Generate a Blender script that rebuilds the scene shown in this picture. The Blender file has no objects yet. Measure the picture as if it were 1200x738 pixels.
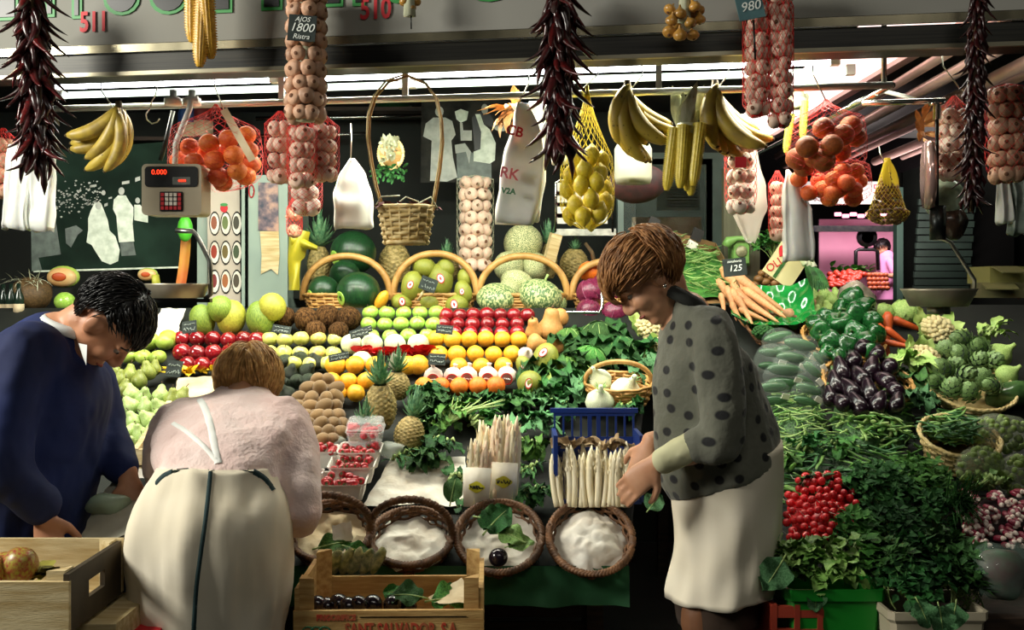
import bpy, bmesh, math, random
from mathutils import Vector as V, Matrix, Euler, Quaternion, noise
PI = math.pi
sc = bpy.context.scene
COL = sc.collection
F, CX, HY, ZC = 1200.0, 600.0, 340.0, 1.4      # focal length in pixels, principal column, horizon row, eye height
R = random.Random(7)

def P(px, py, d):                               # a point at distance d seen at a pixel of the photograph
    return V(((px-CX)/F*d, d, ZC-(py-HY)/F*d))
SZ0, SD0, SK = .61, 2.95, .461                  # the sloping display: height at its front edge, distance, rise
def S(px, py, lift=0.0):                        # a point lifted over the sloping display
    t = (py-HY)/F
    d = (ZC-SZ0-lift+SK*SD0)/(SK+t)
    return P(px, py, d)
def slope_z(y): return SZ0+SK*(y-SD0)
SLOPE_A = math.atan(SK)

def lin(h):
    h = h.lstrip('#')
    c = [int(h[i:i+2], 16)/255 for i in (0, 2, 4)]
    return tuple((x/12.92 if x <= .04045 else ((x+.055)/1.055)**2.4) for x in c)+(1.0,)

_mats = {}
def M(name, c1='#888888', c2=None, scale=12, rough=.5, bump=0, bscale=60, var=0.0, hvar=0.0, metal=0, spec=.5, sharp=None,
      emit=0, alpha=1, trans=0, coat=0, tex='noise', sheen=0, sss=0, stretch=None, c3=None):
    if name in _mats: return _mats[name]
    m = bpy.data.materials.new(name); m.use_nodes = True
    nt = m.node_tree; N = nt.nodes; L = nt.links
    b = N['Principled BSDF']
    def setv(k, v):
        if k in b.inputs: b.inputs[k].default_value = v
    setv('Roughness', rough); setv('Metallic', metal); setv('Specular IOR Level', spec)
    setv('Coat Weight', coat); setv('Transmission Weight', trans); setv('Alpha', alpha); setv('Sheen Weight', sheen)
    if coat: setv('Coat Roughness', .12)
    if sss: setv('Subsurface Weight', sss); setv('Subsurface Radius', (.02, .012, .006))
    col = None
    tc = N.new('ShaderNodeTexCoord')
    mp = N.new('ShaderNodeMapping'); L.new(tc.outputs['Object'], mp.inputs[0])
    if stretch: mp.inputs['Scale'].default_value = stretch
    info = N.new('ShaderNodeObjectInfo')
    if var or hvar or c2:
        L.new(info.outputs['Random'], mp.inputs['Location'])
    if c2:
        if tex == 'noise':
            t = N.new('ShaderNodeTexNoise'); t.inputs['Scale'].default_value = scale; t.inputs['Detail'].default_value = 3
            out = t.outputs['Fac']
        elif tex == 'voro':
            t = N.new('ShaderNodeTexVoronoi'); t.inputs['Scale'].default_value = scale; out = t.outputs['Distance']
        elif tex == 'crack':
            t = N.new('ShaderNodeTexVoronoi'); t.feature = 'DISTANCE_TO_EDGE'; t.inputs['Scale'].default_value = scale; out = t.outputs['Distance']
        elif tex == 'wave':
            t = N.new('ShaderNodeTexWave'); t.inputs['Scale'].default_value = scale; t.inputs['Distortion'].default_value = 2; out = t.outputs['Fac']
        L.new(mp.outputs[0], t.inputs['Vector'])
        r = N.new('ShaderNodeValToRGB'); L.new(out, r.inputs[0])
        lo, hi = sharp or (.35, .65)
        r.color_ramp.elements[0].position = lo; r.color_ramp.elements[1].position = hi
        r.color_ramp.elements[0].color = lin(c1); r.color_ramp.elements[1].color = lin(c2)
        if c3:
            e = r.color_ramp.elements.new((lo+hi)/2); e.color = lin(c3)
        col = r.outputs[0]
    if var or hvar:
        hs = N.new('ShaderNodeHueSaturation')
        if col: L.new(col, hs.inputs['Color'])
        else: hs.inputs['Color'].default_value = lin(c1)
        for key, v, base in (('Value', var, 1.0), ('Hue', hvar, .5)):
            if v:
                mr = N.new('ShaderNodeMapRange'); mr.inputs['To Min'].default_value = base-v; mr.inputs['To Max'].default_value = base+v
                if key == 'Hue':
                    mu = N.new('ShaderNodeMath'); mu.operation = 'MULTIPLY'; mu.inputs[1].default_value = 7.31
                    fr = N.new('ShaderNodeMath'); fr.operation = 'FRACT'
                    L.new(info.outputs['Random'], mu.inputs[0]); L.new(mu.outputs[0], fr.inputs[0]); L.new(fr.outputs[0], mr.inputs['Value'])
                else: L.new(info.outputs['Random'], mr.inputs['Value'])
                L.new(mr.outputs[0], hs.inputs[key])
        col = hs.outputs[0]
    if col: L.new(col, b.inputs['Base Color'])
    else: setv('Base Color', lin(c1))
    if emit:
        setv('Emission Color', lin(c1)); setv('Emission Strength', emit)
    if bump:
        n2 = N.new('ShaderNodeTexNoise'); n2.inputs['Scale'].default_value = bscale; n2.inputs['Detail'].default_value = 2
        L.new(mp.outputs[0], n2.inputs['Vector'])
        bp = N.new('ShaderNodeBump'); bp.inputs['Strength'].default_value = bump; bp.inputs['Distance'].default_value = .01
        L.new(n2.outputs['Fac'], bp.inputs['Height']); L.new(bp.outputs[0], b.inputs['Normal'])
    _mats[name] = m
    return m

def frame_from(t, up=V((0, 0, 1))):
    t = t.normalized()
    if abs(t.dot(up)) > .97: up = V((1, 0, 0)) if abs(t.x) < .9 else V((0, 1, 0))
    a = t.cross(up).normalized(); b = a.cross(t).normalized()
    return a, b

class MB:
    def __init__(s): s.v = []; s.f = []; s.m = []; s.cur = 0
    def mat(s, i): s.cur = i; return s
    def face(s, idx): s.f.append(tuple(idx)); s.m.append(s.cur)
    def loft(s, rings, close=True, caps=(True, True)):
        n = len(rings[0]); b = len(s.v)
        for r in rings: s.v.extend([tuple(p) for p in r])
        for i in range(len(rings)-1):
            for j in range(n if close else n-1):
                k = (j+1) % n
                s.face((b+i*n+j, b+i*n+k, b+(i+1)*n+k, b+(i+1)*n+j))
        if close and caps[0]: s.face([b+j for j in range(n)][::-1])
        if close and caps[1]: s.face([b+(len(rings)-1)*n+j for j in range(n)])
        return s
    def tube(s, path, rad, seg=8, flat=1.0, up=V((0, 0, 1)), caps=(True, True)):
        path = [V(p) for p in path]; n = len(path)
        if not hasattr(rad, '__len__'): rad = [rad]*n
        rings = []; prev = None
        for i, p in enumerate(path):
            t = path[min(i+1, n-1)]-path[max(i-1, 0)]
            if t.length < 1e-9: t = V((0, 0, 1))
            if prev is None: a, b = frame_from(t, up)
            else:
                a = prev-t.normalized()*prev.dot(t.normalized())
                a = a.normalized() if a.length > 1e-6 else frame_from(t, up)[0]
                b = a.cross(t.normalized())
            prev = a
            rings.append([p+a*math.cos(2*PI*j/seg)*rad[i]+b*math.sin(2*PI*j/seg)*rad[i]*flat for j in range(seg)])
        return s.loft(rings, True, caps)
    def lathe(s, prof, seg=20, fn=None, at=V((0, 0, 0))):
        rings = []
        for (r, z) in prof:
            ring = []
            for j in range(seg):
                a = 2*PI*j/seg
                rr, zz = (r, z) if fn is None else fn(r, z, a)
                ring.append(V((rr*math.cos(a), rr*math.sin(a), zz))+V(at))
            rings.append(ring)
        return s.loft(rings)
    def ell(s, c, rad, seg=16, ring=10, fn=None, mtx=None):
        rings = []
        for i in range(ring+1):
            t = PI*i/ring
            rr = max(math.sin(t), 1e-3)
            rn = []
            for j in range(seg):
                a = 2*PI*j/seg
                p = V((rr*math.cos(a), rr*math.sin(a), -math.cos(t)))
                k = fn(p) if fn else 1.0
                p = V((p.x*rad[0]*k, p.y*rad[1]*k, p.z*rad[2]*k))
                if mtx: p = mtx @ p
                rn.append(p+V(c))
            rings.append(rn)
        return s.loft(rings)
    def box(s, c, size, mtx=None):
        b = len(s.v)
        for dx, dy, dz in ((-1,-1,-1),(1,-1,-1),(1,1,-1),(-1,1,-1),(-1,-1,1),(1,-1,1),(1,1,1),(-1,1,1)):
            p = V((dx*size[0]/2, dy*size[1]/2, dz*size[2]/2))
            if mtx: p = mtx @ p
            s.v.append(tuple(p+V(c)))
        for q in ((0,3,2,1),(4,5,6,7),(0,1,5,4),(1,2,6,5),(2,3,7,6),(3,0,4,7)): s.face([b+i for i in q])
        return s
    def poly(s, pts):
        b = len(s.v); s.v.extend([tuple(p) for p in pts]); s.face(range(b, b+len(pts))); return s
    def prism(s, pts, depth):                      # outline in XZ extruded along Y
        return s.loft([[V((x, 0, z)) for x, z in pts], [V((x, depth, z)) for x, z in pts]])
    def grid(s, fn, nu, nv):
        b = len(s.v)
        for i in range(nu+1):
            for j in range(nv+1): s.v.append(tuple(fn(i/nu, j/nv)))
        for i in range(nu):
            for j in range(nv):
                k = b+i*(nv+1)+j
                s.face((k, k+nv+1, k+nv+2, k+1))
        return s
    def leaf(s, base, d, up, L, W, curl=.3, wave=.0, fold=.15, nu=6, nv=4, rnd=None, shape=.9, lobes=0):
        d = V(d).normalized(); a = d.cross(V(up))
        if a.length < 1e-4: a = d.cross(V((.3, .9, .1)))
        a.normalize(); n = a.cross(d).normalized()
        ph = (rnd or R).random()*6
        base = V(base)
        def fn(u, v):
            w = math.sin(PI*min(max(u, .02)**shape, .995))**.7
            if lobes: w *= .72+.28*math.cos(u*lobes*PI)
            q = (v-.5)*2
            th = curl*u
            p = base+d*(L*math.sin(th+1e-6)/(curl+1e-6) if abs(curl) > 1e-3 else L*u)-n*(L*(1-math.cos(th))/(abs(curl)+1e-6)*(1 if curl > 0 else -1))
            return p+a*(q*W*.5*w)+n*(abs(q)*fold*W*w+wave*W*math.sin(u*11+q*3+ph)*abs(q))
        return s.grid(fn, nu, nv)
    def transform(s, mtx, start=0):
        for i in range(start, len(s.v)): s.v[i] = tuple(mtx @ V(s.v[i]))
        return s
    def noise(s, amp, freq, start=0, seed=0):
        o = V((seed*3.1, seed*1.7, seed*.9))
        for i in range(start, len(s.v)):
            p = V(s.v[i]); s.v[i] = tuple(p+noise.noise_vector(p*freq+o)*amp)
        return s
    def mesh(s, name, mats, smooth=True):
        me = bpy.data.meshes.new(name); me.from_pydata(s.v, [], s.f)
        for m in (mats if isinstance(mats, (list, tuple)) else [mats]): me.materials.append(m)
        me.polygons.foreach_set('material_index', s.m)
        if smooth: me.polygons.foreach_set('use_smooth', [True]*len(s.f))
        me.update()
        return me

def ob(name, me, parent=None, loc=None, rot=None, scale=None):
    o = bpy.data.objects.new(name, me); COL.objects.link(o)
    if parent: o.parent = parent
    if loc is not None: o.location = loc
    if rot is not None: o.rotation_euler = rot
    if scale is not None: o.scale = scale if hasattr(scale, '__len__') else (scale,)*3
    return o
def tag(o, label, cat, group=None, kind=None):
    o['label'] = label; o['category'] = cat
    if group: o['group'] = group
    if kind: o['kind'] = kind
    return o
def thing(name, label, cat, loc=(0, 0, 0), rot=None, group=None, scale=None):
    return tag(ob(name, None, None, loc, rot, scale), label, cat, group)
def solo(name, mb, mats, label, cat, group=None, smooth=True, loc=None, rot=None):
    return tag(ob(name, mb.mesh(name, mats, smooth) if isinstance(mb, MB) else mb, None, loc, rot), label, cat, group)
def part(name, mb, mats, parent, smooth=True, loc=None, rot=None, scale=None):
    return ob(name, mb.mesh(name, mats, smooth) if isinstance(mb, MB) else mb, parent, loc, rot, scale)
def struct(name, mb, mats, smooth=False):
    o = ob(name, mb.mesh(name, mats, smooth)); o['kind'] = 'structure'; return o
def ordn(i): return ['first','second','third','fourth','fifth','sixth','seventh','eighth','ninth','tenth','eleventh','twelfth','thirteenth','fourteenth','fifteenth','sixteenth'][i]

def text_mesh(name, txt, size, mat, align='CENTER', extrude=.0006, shear=0, bold=0.0):
    cu = bpy.data.curves.new(name, 'FONT'); cu.body = txt; cu.size = size; cu.align_x = align; cu.align_y = 'CENTER'
    cu.extrude = extrude; cu.shear = shear; cu.offset = bold; cu.resolution_u = 3
    o = bpy.data.objects.new(name, cu); COL.objects.link(o)
    dg = bpy.context.evaluated_depsgraph_get(); dg.update()
    me = bpy.data.meshes.new_from_object(o.evaluated_get(dg))
    bpy.data.objects.remove(o); me.materials.clear(); me.materials.append(mat); me.name = name
    return me
UPRIGHT = (PI/2, 0, 0)

def fuse(mb, voxel, smooth=6, fac=.5):             # one continuous surface from overlapping shapes
    me = bpy.data.meshes.new('t'); me.from_pydata(mb.v, [], mb.f)
    o = bpy.data.objects.new('t', me); COL.objects.link(o)
    md = o.modifiers.new('r', 'REMESH'); md.mode = 'VOXEL'; md.voxel_size = voxel; md.use_smooth_shade = True
    if smooth:
        sm = o.modifiers.new('s', 'SMOOTH'); sm.factor = fac; sm.iterations = smooth
    dg = bpy.context.evaluated_depsgraph_get(); dg.update()
    out = bpy.data.meshes.new_from_object(o.evaluated_get(dg))
    bpy.data.objects.remove(o); bpy.data.meshes.remove(me)
    out.polygons.foreach_set('use_smooth', [True]*len(out.polygons))
    return out

# ---------------------------------------------------------------- camera
cam = bpy.data.cameras.new('camera'); cam.lens = 36; cam.sensor_width = 36; cam.shift_y = -(369-HY)/1200
co = bpy.data.objects.new('camera', cam); COL.objects.link(co); co.location = (0, 0, ZC); co.rotation_euler = (PI/2, 0, 0)
cam.clip_start = .05; cam.clip_end = 100
sc.camera = co
# ---------------------------------------------------------------- materials
m_black = M('black_paint', '#0b0c0b', rough=.4)
m_chrome = M('chrome_metal', '#d6d8d2', rough=.18, metal=1)
m_steel = M('brushed_steel', '#b4b6ae', '#8d9088', scale=30, rough=.32, metal=1)
m_darkmetal = M('dark_metal', '#3b3f3a', '#24272a', rough=.35, metal=.8)
m_white_paint = M('white_paint', '#e8eadf', rough=.4)
m_wire = M('galvanised_wire', '#c9c8b8', rough=.3, metal=.9)
m_slate = M('slate_board', '#15211f', '#26302c', scale=20, rough=.8)
m_slate2 = M('blue_grey_board', '#4c6f72', '#3b5a60', scale=20, rough=.8)
m_chalk = M('chalk', '#e6ebe4', rough=.9)
m_red_ink = M('red_ink', '#c3202a', rough=.6)
m_redgreen = M('green_ink', '#3f7d55', rough=.6)
m_wood = M('pine_wood', '#caa566', '#a97f45', scale=9, rough=.7, bump=.15, bscale=40, stretch=(1, 8, 8))
m_wood2 = M('dark_wood', '#3c2a1c', '#23180f', scale=9, rough=.7, stretch=(1, 8, 8))
m_palewood = M('pale_crate_wood', '#d9c79a', '#b69c68', scale=7, rough=.75, bump=.15, stretch=(1, 9, 9))
m_paper = M('white_wrapping_paper', '#efece0', '#d9d0bf', scale=14, rough=.8, bump=.5, bscale=25)
m_tanpaper = M('tan_wrapping_paper', '#d9c9a6', '#c2ad86', scale=10, rough=.8, bump=.5, bscale=25)
m_plastic_bag = M('white_plastic_bag', '#eef0ea', '#d5d9d0', scale=8, rough=.35, sss=.15)
m_leaf = M('green_leaf', '#568c3a', '#2f5c26', scale=25, rough=.65, spec=.25, bump=.3, bscale=80, var=.35, hvar=.02)
m_leaf_dark = M('dark_green_leaf', '#3d6d33', '#1f451f', scale=30, rough=.65, spec=.25, bump=.5, bscale=70, var=.35, hvar=.02)
m_leaf_pale = M('pale_green_leaf', '#8fb45e', '#5f8c3c', scale=20, rough=.5, bump=.3, var=.2)
m_leaf_blue = M('blue_green_leaf', '#5f9060', '#3a683c', scale=20, rough=.65, spec=.25, bump=.5, var=.3)
m_stalk = M('pale_green_stalk', '#a9bf78', '#8aa65a', rough=.5)
m_stem = M('brown_stem', '#5b4526', '#3e2e18', rough=.8)
m_sticker_w = M('white_sticker', '#f0efe9', rough=.4)
m_sticker_r = M('red_sticker', '#c4252b', rough=.4)
m_greencloth = M('green_tablecloth', '#1f5a31', '#174726', scale=5, rough=.7, bump=.2, bscale=6)
m_net_red = M('red_net', '#d9302b', rough=.5)
m_net_yellow = M('yellow_net', '#e6cf2c', rough=.5)
m_film = None
def film(name, c, a, rough=.1):
    return M(name, c, rough=rough, alpha=a, spec=.5)
m_wicker = M('brown_wicker', '#7a5230', '#4e321b', scale=40, rough=.6, var=.2)
m_cane = M('light_cane', '#c79a58', '#a5783c', scale=20, rough=.45)
m_straw = M('pale_straw', '#d8c48d', '#b99d60', scale=30, rough=.6)

m_apple_red = M('red_apple_skin', '#6e0c16', '#9c1e24', scale=4, rough=.18, coat=.6, var=.25, stretch=(6, 6, 1))
m_apple_green = M('green_apple_skin', '#8fbf45', '#a9cf5c', scale=4, rough=.25, coat=.3, var=.12)
m_apple_yellow = M('yellow_apple_skin', '#cbd05e', '#dfd77a', scale=3, rough=.28, coat=.25, var=.1, hvar=.012)
m_apple_blush = M('blushed_apple_skin', '#d6cf6a', '#d98a5c', scale=2.5, rough=.28, coat=.25, sharp=(.5, .7))
m_orange_y = M('golden_orange_peel', '#efb62e', '#e7a424', scale=5, rough=.4, bump=.12, bscale=130, var=.08, hvar=.008)
m_orange = M('orange_peel', '#ee8a22', '#e2761a', scale=5, rough=.5, bump=.2, bscale=110, var=.1, hvar=.01)
m_mandarin = M('mandarin_peel', '#ea7a34', '#dc5f22', scale=5, rough=.5, bump=.2, bscale=100, var=.15, hvar=.012)
m_orange_b = M('deep_orange_peel', '#bd6424', '#a04f1a', scale=5, rough=.55, bump=.25, bscale=100, var=.15)
m_lemon = M('lemon_peel', '#e3cf3a', '#d3b82b', scale=5, rough=.38, bump=.15, bscale=110, var=.08)
m_lime = M('pale_lime_skin', '#b2c85a', '#9dba4a', scale=5, rough=.35, var=.12)
m_pear = M('green_pear_skin', '#9dbb6c', '#bccd88', scale=6, rough=.42, var=.15, bump=.05)
m_pear_dark = M('conference_pear_skin', '#7d8c3c', '#98a04e', scale=8, rough=.45, var=.15)
m_melon_y = M('yellow_melon_rind', '#bfbf45', '#a3a238', scale=7, rough=.45, bump=.2, bscale=25, var=.1)
m_melon_g = M('green_melon_rind', '#8fa63c', '#5f7c2a', scale=6, rough=.5, bump=.25, bscale=22, var=.15, stretch=(3, 3, .6))
m_melon_toad = M('toadskin_melon_rind', '#9a9a38', '#73802c', scale=16, rough=.45, bump=.2, bscale=25, var=.12, stretch=(2, 2, .5))
m_melon_net = M('netted_melon_rind', '#d9d5a0', '#557040', scale=13, rough=.7, tex='crack', sharp=(.02, .22), bump=.2, var=.1)
m_gourd_mottle = M('mottled_gourd_rind', '#c9cf92', '#4f7042', scale=11, rough=.45, sharp=(.42, .54), var=.12, stretch=(1, 1, .6))
m_canta = M('pale_cantaloupe_rind', '#dfe0c0', '#c3cfa4', scale=9, rough=.55, bump=.1, var=.05)
m_watermelon = M('watermelon_rind', '#0f2a17', '#1f4a24', scale=5, rough=.35, coat=.1, stretch=(4, 4, .4))
m_redcab = M('red_cabbage_leaf', '#5c1734', '#7d2848', scale=8, rough=.35, coat=.15, var=.2)
m_redcab_v = M('red_cabbage_vein', '#a9607c', rough=.5)
m_coco = M('brown_coconut_husk', '#6b4c2c', '#2e1e10', scale=7, rough=.95, spec=.1, bump=1, bscale=11, var=.2, stretch=(1, 1, .3))
m_kiwi = M('kiwi_skin', '#8a6a38', '#6b4f28', scale=30, rough=.75, bump=.3, bscale=160, var=.18, sheen=.3)
m_avo = M('avocado_skin', '#1d2a1c', '#2f3b25', scale=30, rough=.4, bump=.5, bscale=60, var=.3)
m_butternut = M('butternut_skin', '#cf9b58', '#c48a4c', scale=5, rough=.5, var=.12)
m_pine = M('pineapple_eye', '#a8843a', '#6d5a2a', scale=40, rough=.6, var=.12, c3='#8a7a35')
m_pine_gap = M('pineapple_groove', '#3d3a1c', rough=.8)
m_crown = M('pineapple_crown_leaf', '#7aa474', '#3f7550', scale=12, rough=.5, var=.15)
m_straw_b = M('strawberry_skin', '#b4161f', '#8a0e18', scale=60, rough=.3, coat=.3, var=.15)
m_raspberry = M('pale_berry_skin', '#d9646a', '#c64a55', scale=60, rough=.4, var=.1)
m_cherry = M('cherry_skin', '#7d0f1c', rough=.15, coat=.5, var=.3)
m_plum = M('dark_plum_skin', '#160f18', '#221722', rough=.2, coat=.5)
m_banana = M('banana_peel', '#c2a83f', '#97803a', scale=5, rough=.45, var=.12)
m_banana_tip = M('banana_tip', '#4a3c1c', rough=.8)
m_banana_spot = M('spotted_banana_peel', '#30240f', '#b39c3c', scale=11, rough=.45, sharp=(.30, .37), var=.15)
m_corn = M('corn_kernels', '#d6a83a', '#b98a28', scale=20, rough=.35, var=.08)
m_corn_y = M('bright_corn_kernels', '#e3cf4e', '#cdb63a', scale=20, rough=.35)
m_corn_g = M('greenish_corn_kernels', '#c3c94c', '#a9b840', scale=20, rough=.35)
m_husk = M('dry_corn_husk', '#cdd0b4', '#a9ad8c', scale=9, rough=.7, stretch=(6, 6, .6))
m_husk_o = M('orange_dry_husk', '#d3a468', '#b07c42', scale=9, rough=.7, stretch=(6, 6, .6))
m_garlic = M('garlic_skin', '#e3cdb8', '#c99d86', scale=10, rough=.55, var=.12, stretch=(4, 4, .5))
m_garlic_w = M('white_garlic_skin', '#efe6d6', '#d9bfae', scale=10, rough=.55, var=.08, stretch=(4, 4, .5))
m_garlic_d = M('browned_garlic_skin', '#d3aa8c', '#a87c60', scale=10, rough=.55, var=.2, stretch=(4, 4, .5))
m_garlic_root = M('garlic_root_disc', '#6b4630', rough=.9)
m_onion = M('golden_onion_skin', '#c99a48', '#a5702c', scale=8, rough=.3, coat=.2, var=.2, stretch=(4, 4, .4))
m_chilli = M('dried_chilli_skin', '#3a0d0e', '#1c0708', scale=20, rough=.3, coat=.2, var=.5)
m_chilli_r = M('dark_red_chilli_skin', '#5c1414', '#2a0a0a', scale=20, rough=.28, coat=.3, var=.4)
m_asp = M('white_asparagus', '#f0e7c8', '#e4d5ab', scale=14, rough=.5, var=.1, stretch=(1, 1, .2))
m_asp_pink = M('pinkish_asparagus_tip', '#e8c8ac', '#efdcba', scale=18, rough=.5, var=.12)
m_carrot = M('carrot_skin', '#dba372', '#cf8f5c', scale=10, rough=.5, var=.15, bump=.2, bscale=30, stretch=(1, 1, 4))
m_carrot_d = M('deep_carrot_skin', '#c2531f', '#a94418', scale=10, rough=.5, var=.2)
m_pepper = M('green_pepper_skin', '#1c5a26', '#0e3818', scale=5, rough=.25, coat=.25, var=.3)
m_auber = M('aubergine_skin', '#120810', '#1c0d18', scale=4, rough=.25, spec=.35, coat=.25, var=.3)
m_calyx = M('green_calyx', '#4d6b34', '#38522a', rough=.6)
m_cauli = M('cauliflower_curd', '#ecdfae', '#d9c68c', scale=30, rough=.8, bump=.6, bscale=60)
m_fennel = M('fennel_bulb_skin', '#eef0d6', '#cfdcae', scale=6, rough=.4, stretch=(4, 4, .5))
m_arti = M('artichoke_scale', '#86a364', '#4c6b3a', scale=14, rough=.55, var=.2)
m_radish = M('radish_skin', '#e0282c', '#c41c26', scale=6, rough=.25, coat=.3, var=.15)
m_radish_w = M('radish_root', '#e9d8cc', rough=.5)
m_lradish = M('long_radish_skin', '#7d1c34', '#9c3048', scale=6, rough=.35, var=.2)
m_bean = M('green_bean_skin', '#6f9c4c', '#558438', scale=10, rough=.45, var=.25, hvar=.015)
m_bean_pale = M('pale_bean_skin', '#a3bd74', '#85a65a', scale=10, rough=.45, var=.2, hvar=.01)
m_bean_dark = M('dark_bean_skin', '#3c7038', '#28552a', scale=10, rough=.45, var=.3)
m_sprout = M('sprout_leaf', '#7d9440', '#5d7830', scale=30, rough=.5, var=.15)
m_potato = M('potato_skin', '#c99a76', '#b5835c', scale=8, rough=.8, var=.15, bump=.2)
m_lettuce = M('lettuce_leaf', '#b3c978', '#86ad52', scale=10, rough=.5, var=.15, bump=.3)
m_courg = M('courgette_skin', '#1f4a28', '#3a6638', scale=14, rough=.3, var=.25, stretch=(3, 3, .3))
m_nut = M('brown_nut_shell', '#8a6232', '#5c3e1e', scale=20, rough=.5, var=.35)
m_tomato = M('far_tomato_skin', '#c9452f', rough=.35, var=.2)
m_flower = M('yellow_petal', '#e8c51f', '#d6a816', scale=20, rough=.5)

# ---------------------------------------------------------------- produce shapes (unit size, shared by copies)
_lib = {}
def lib(key, fn):
    if key not in _lib: _lib[key] = fn()
    return _lib[key]
def sphere_prof(n=12, rx=1, rz=1): return [(max(math.sin(PI*i/n), .003)*rx, -math.cos(PI*i/n)*rz) for i in range(n+1)]

def me_apple(mat, tall=1.0, k=0):
    def mk():
        mb = MB(); pr = []
        for i in range(15):
            t = PI*i/14
            r = math.sin(t)*(1+.06*math.cos(t)); z = -math.cos(t)*.9*tall
            if i > 11: z -= .20*((i-11)/3)**2*1.1
            if i < 2: z += .10*((2-i)/2)**2
            pr.append((max(r, .003), z))
        mb.lathe(pr, 18, lambda r, z, a: (r*(1+.025*math.cos(5*a+k)*(.3+abs(z))), z+.02*math.cos(5*a+k)*r))
        return mb.mesh('apple', mat)
    return lib(('apple', mat.name, k), mk)
def me_stem(mat=None, L=.35, r=.05, bend=.1):
    mat = mat or m_stem
    def mk():
        mb = MB(); mb.tube([(0, 0, 0), (bend*.3, 0, L*.5), (bend, 0, L)], [r, r*.8, r*1.1], 5)
        return mb.mesh('stem', mat)
    return lib(('stem', mat.name, L, r, bend), mk)
def me_round(name, mat, rx=1, rz=1, seg=18, n=12, lob=0, lobn=0, nz=.02, k=0, tip=0):
    def mk():
        mb = MB()
        pr = sphere_prof(n, rx, rz)
        if tip: pr = [(r*(1-tip*max(0, abs(z/rz)-.8)*2), z*(1+tip*max(0, abs(z/rz)-.86)*3)) for r, z in pr]
        mb.lathe(pr, seg, (lambda r, z, a: (r*(1+lob*(abs(math.cos(lobn*a/2))-.6)), z)) if lob else None)
        if nz: mb.noise(nz, 1.6, seed=k)
        return mb.mesh(name, mat)
    return lib((name, mat.name, rx, rz, k, lob, lobn), mk)
def me_pear(mat, k=0):
    def mk():
        pr = [(.003, -.88), (.35, -.93), (.72, -.78), (.95, -.42), (1, -.08), (.93, .28), (.74, .58), (.55, .82), (.46, 1.05), (.40, 1.25), (.24, 1.40), (.003, 1.42)]
        mb = MB().lathe(pr, 16)
        for i, p in enumerate(mb.v):
            z = p[2]; mb.v[i] = (p[0]+.06*max(0, z)**2*math.cos(k*2), p[1]+.06*max(0, z)**2*math.sin(k*2), z)
        mb.noise(.03, 1.3, seed=k)
        return mb.mesh('pear', mat)
    return lib(('pear', mat.name, k), mk)
def me_garlic(mat, k=0):
    def mk():
        pr = [(.003, -.78), (.22, -.8), (.28, -.72), (.62, -.68), (.9, -.42), (1, -.05), (.9, .3), (.62, .6), (.33, .85), (.19, 1.1), (.15, 1.4), (.003, 1.42)]
        mb = MB().lathe(pr, 22, lambda r, z, a: (r*(1+.07*(abs(math.cos(4.5*a+k))-.5)*(1 if z < .8 else .3)), z))
        mb.noise(.05, 1.2, seed=k)
        mb.mat(1).ell((0, 0, -.79), (.27, .27, .07), 10, 5)
        return mb.mesh('garlic_bulb', [mat, m_garlic_root])
    return lib(('garlic', mat.name, k), mk)
def me_banana(k=0, mat=None):
    mat = mat or m_banana
    def mk():                                   # hangs from the origin, length about 1, curving out along +x
        mb = MB(); path = []; rad = []
        n = 12; th = 1.25+.15*k
        for i in range(n+1):
            u = i/n; a = th*(u-.12)
            path.append((.62*(1-math.cos(a))*1.15-.02+.02*u, 0, -math.sin(a)*.75))
            rad.append(.034 if u < .08 else .05+.075*math.sin(PI*min(1, max(0, (u-.05)/.92)))**.55 if u < .95 else .035)
        mb.tube(path, rad, 7)
        s = len(mb.v); mb.mat(1).tube([path[-1], V(path[-1])+V((.01, 0, -.035))], [.034, .02], 6)
        return mb.mesh('banana', [mat, m_banana_tip])
    return lib(('banana', k, mat.name), mk)
def me_corn(mat, k=0):
    def mk():
        mb = MB(); rows, n = 14, 30
        def fn(u, v):
            z = u; env = (1-.15*u)*(1 if u < .75 else math.sqrt(max(0.0, 1-((u-.75)/.27)**2)))
            kr = abs(math.sin(u*n*PI))**.5; kc = abs(math.sin(v*rows*PI))**.5
            r = .115*env*(.70+.30*kr*kc); a = 2*PI*v
            return V((r*math.cos(a), r*math.sin(a), -z))
        mb.grid(fn, n*2, rows*3)
        return mb.mesh('corn_kernels', mat)
    return lib(('corn', mat.name), mk)
def me_chilli(k, mat):
    def mk():
        r = random.Random(k); mb = MB(); path = []; p = V((0, 0, 0)); d = V((.25, 0, -1)).normalized()
        n = 7; rad = []
        bend = r.uniform(-.5, .5); tw = r.uniform(-.4, .4)
        for i in range(n+1):
            path.append(p.copy()); u = i/n
            rad.append((.05 if i == 0 else .105*(1-u)**.6+.008)*r.uniform(.8, 1.15))
            p = p+d/n; d = (d+V((bend*.25, tw*.25, 0))).normalized()
        mb.tube(path, rad, 6, flat=.65)
        return mb.mesh('chilli', mat)
    return lib(('chilli', k, mat.name), mk)
def me_bean(k, mat, flat=.6, w=.05):
    def mk():
        r = random.Random(k+50); mb = MB(); n = 7; c = r.uniform(-.5, .5); e = r.uniform(-.25, .25)
        path = [(u-.5, c*(u-.5)**2, e*(u-.5)**2+.02*math.sin(9*u)) for u in [i/n for i in range(n+1)]]
        rad = [w*(.25+.75*math.sin(PI*min(.97, max(.05, i/n)))**.5) for i in range(n+1)]
        mb.tube(path, rad, 6, flat=flat)
        return mb.mesh('bean', mat)
    return lib(('bean', k, mat.name, flat, w), mk)
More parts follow.
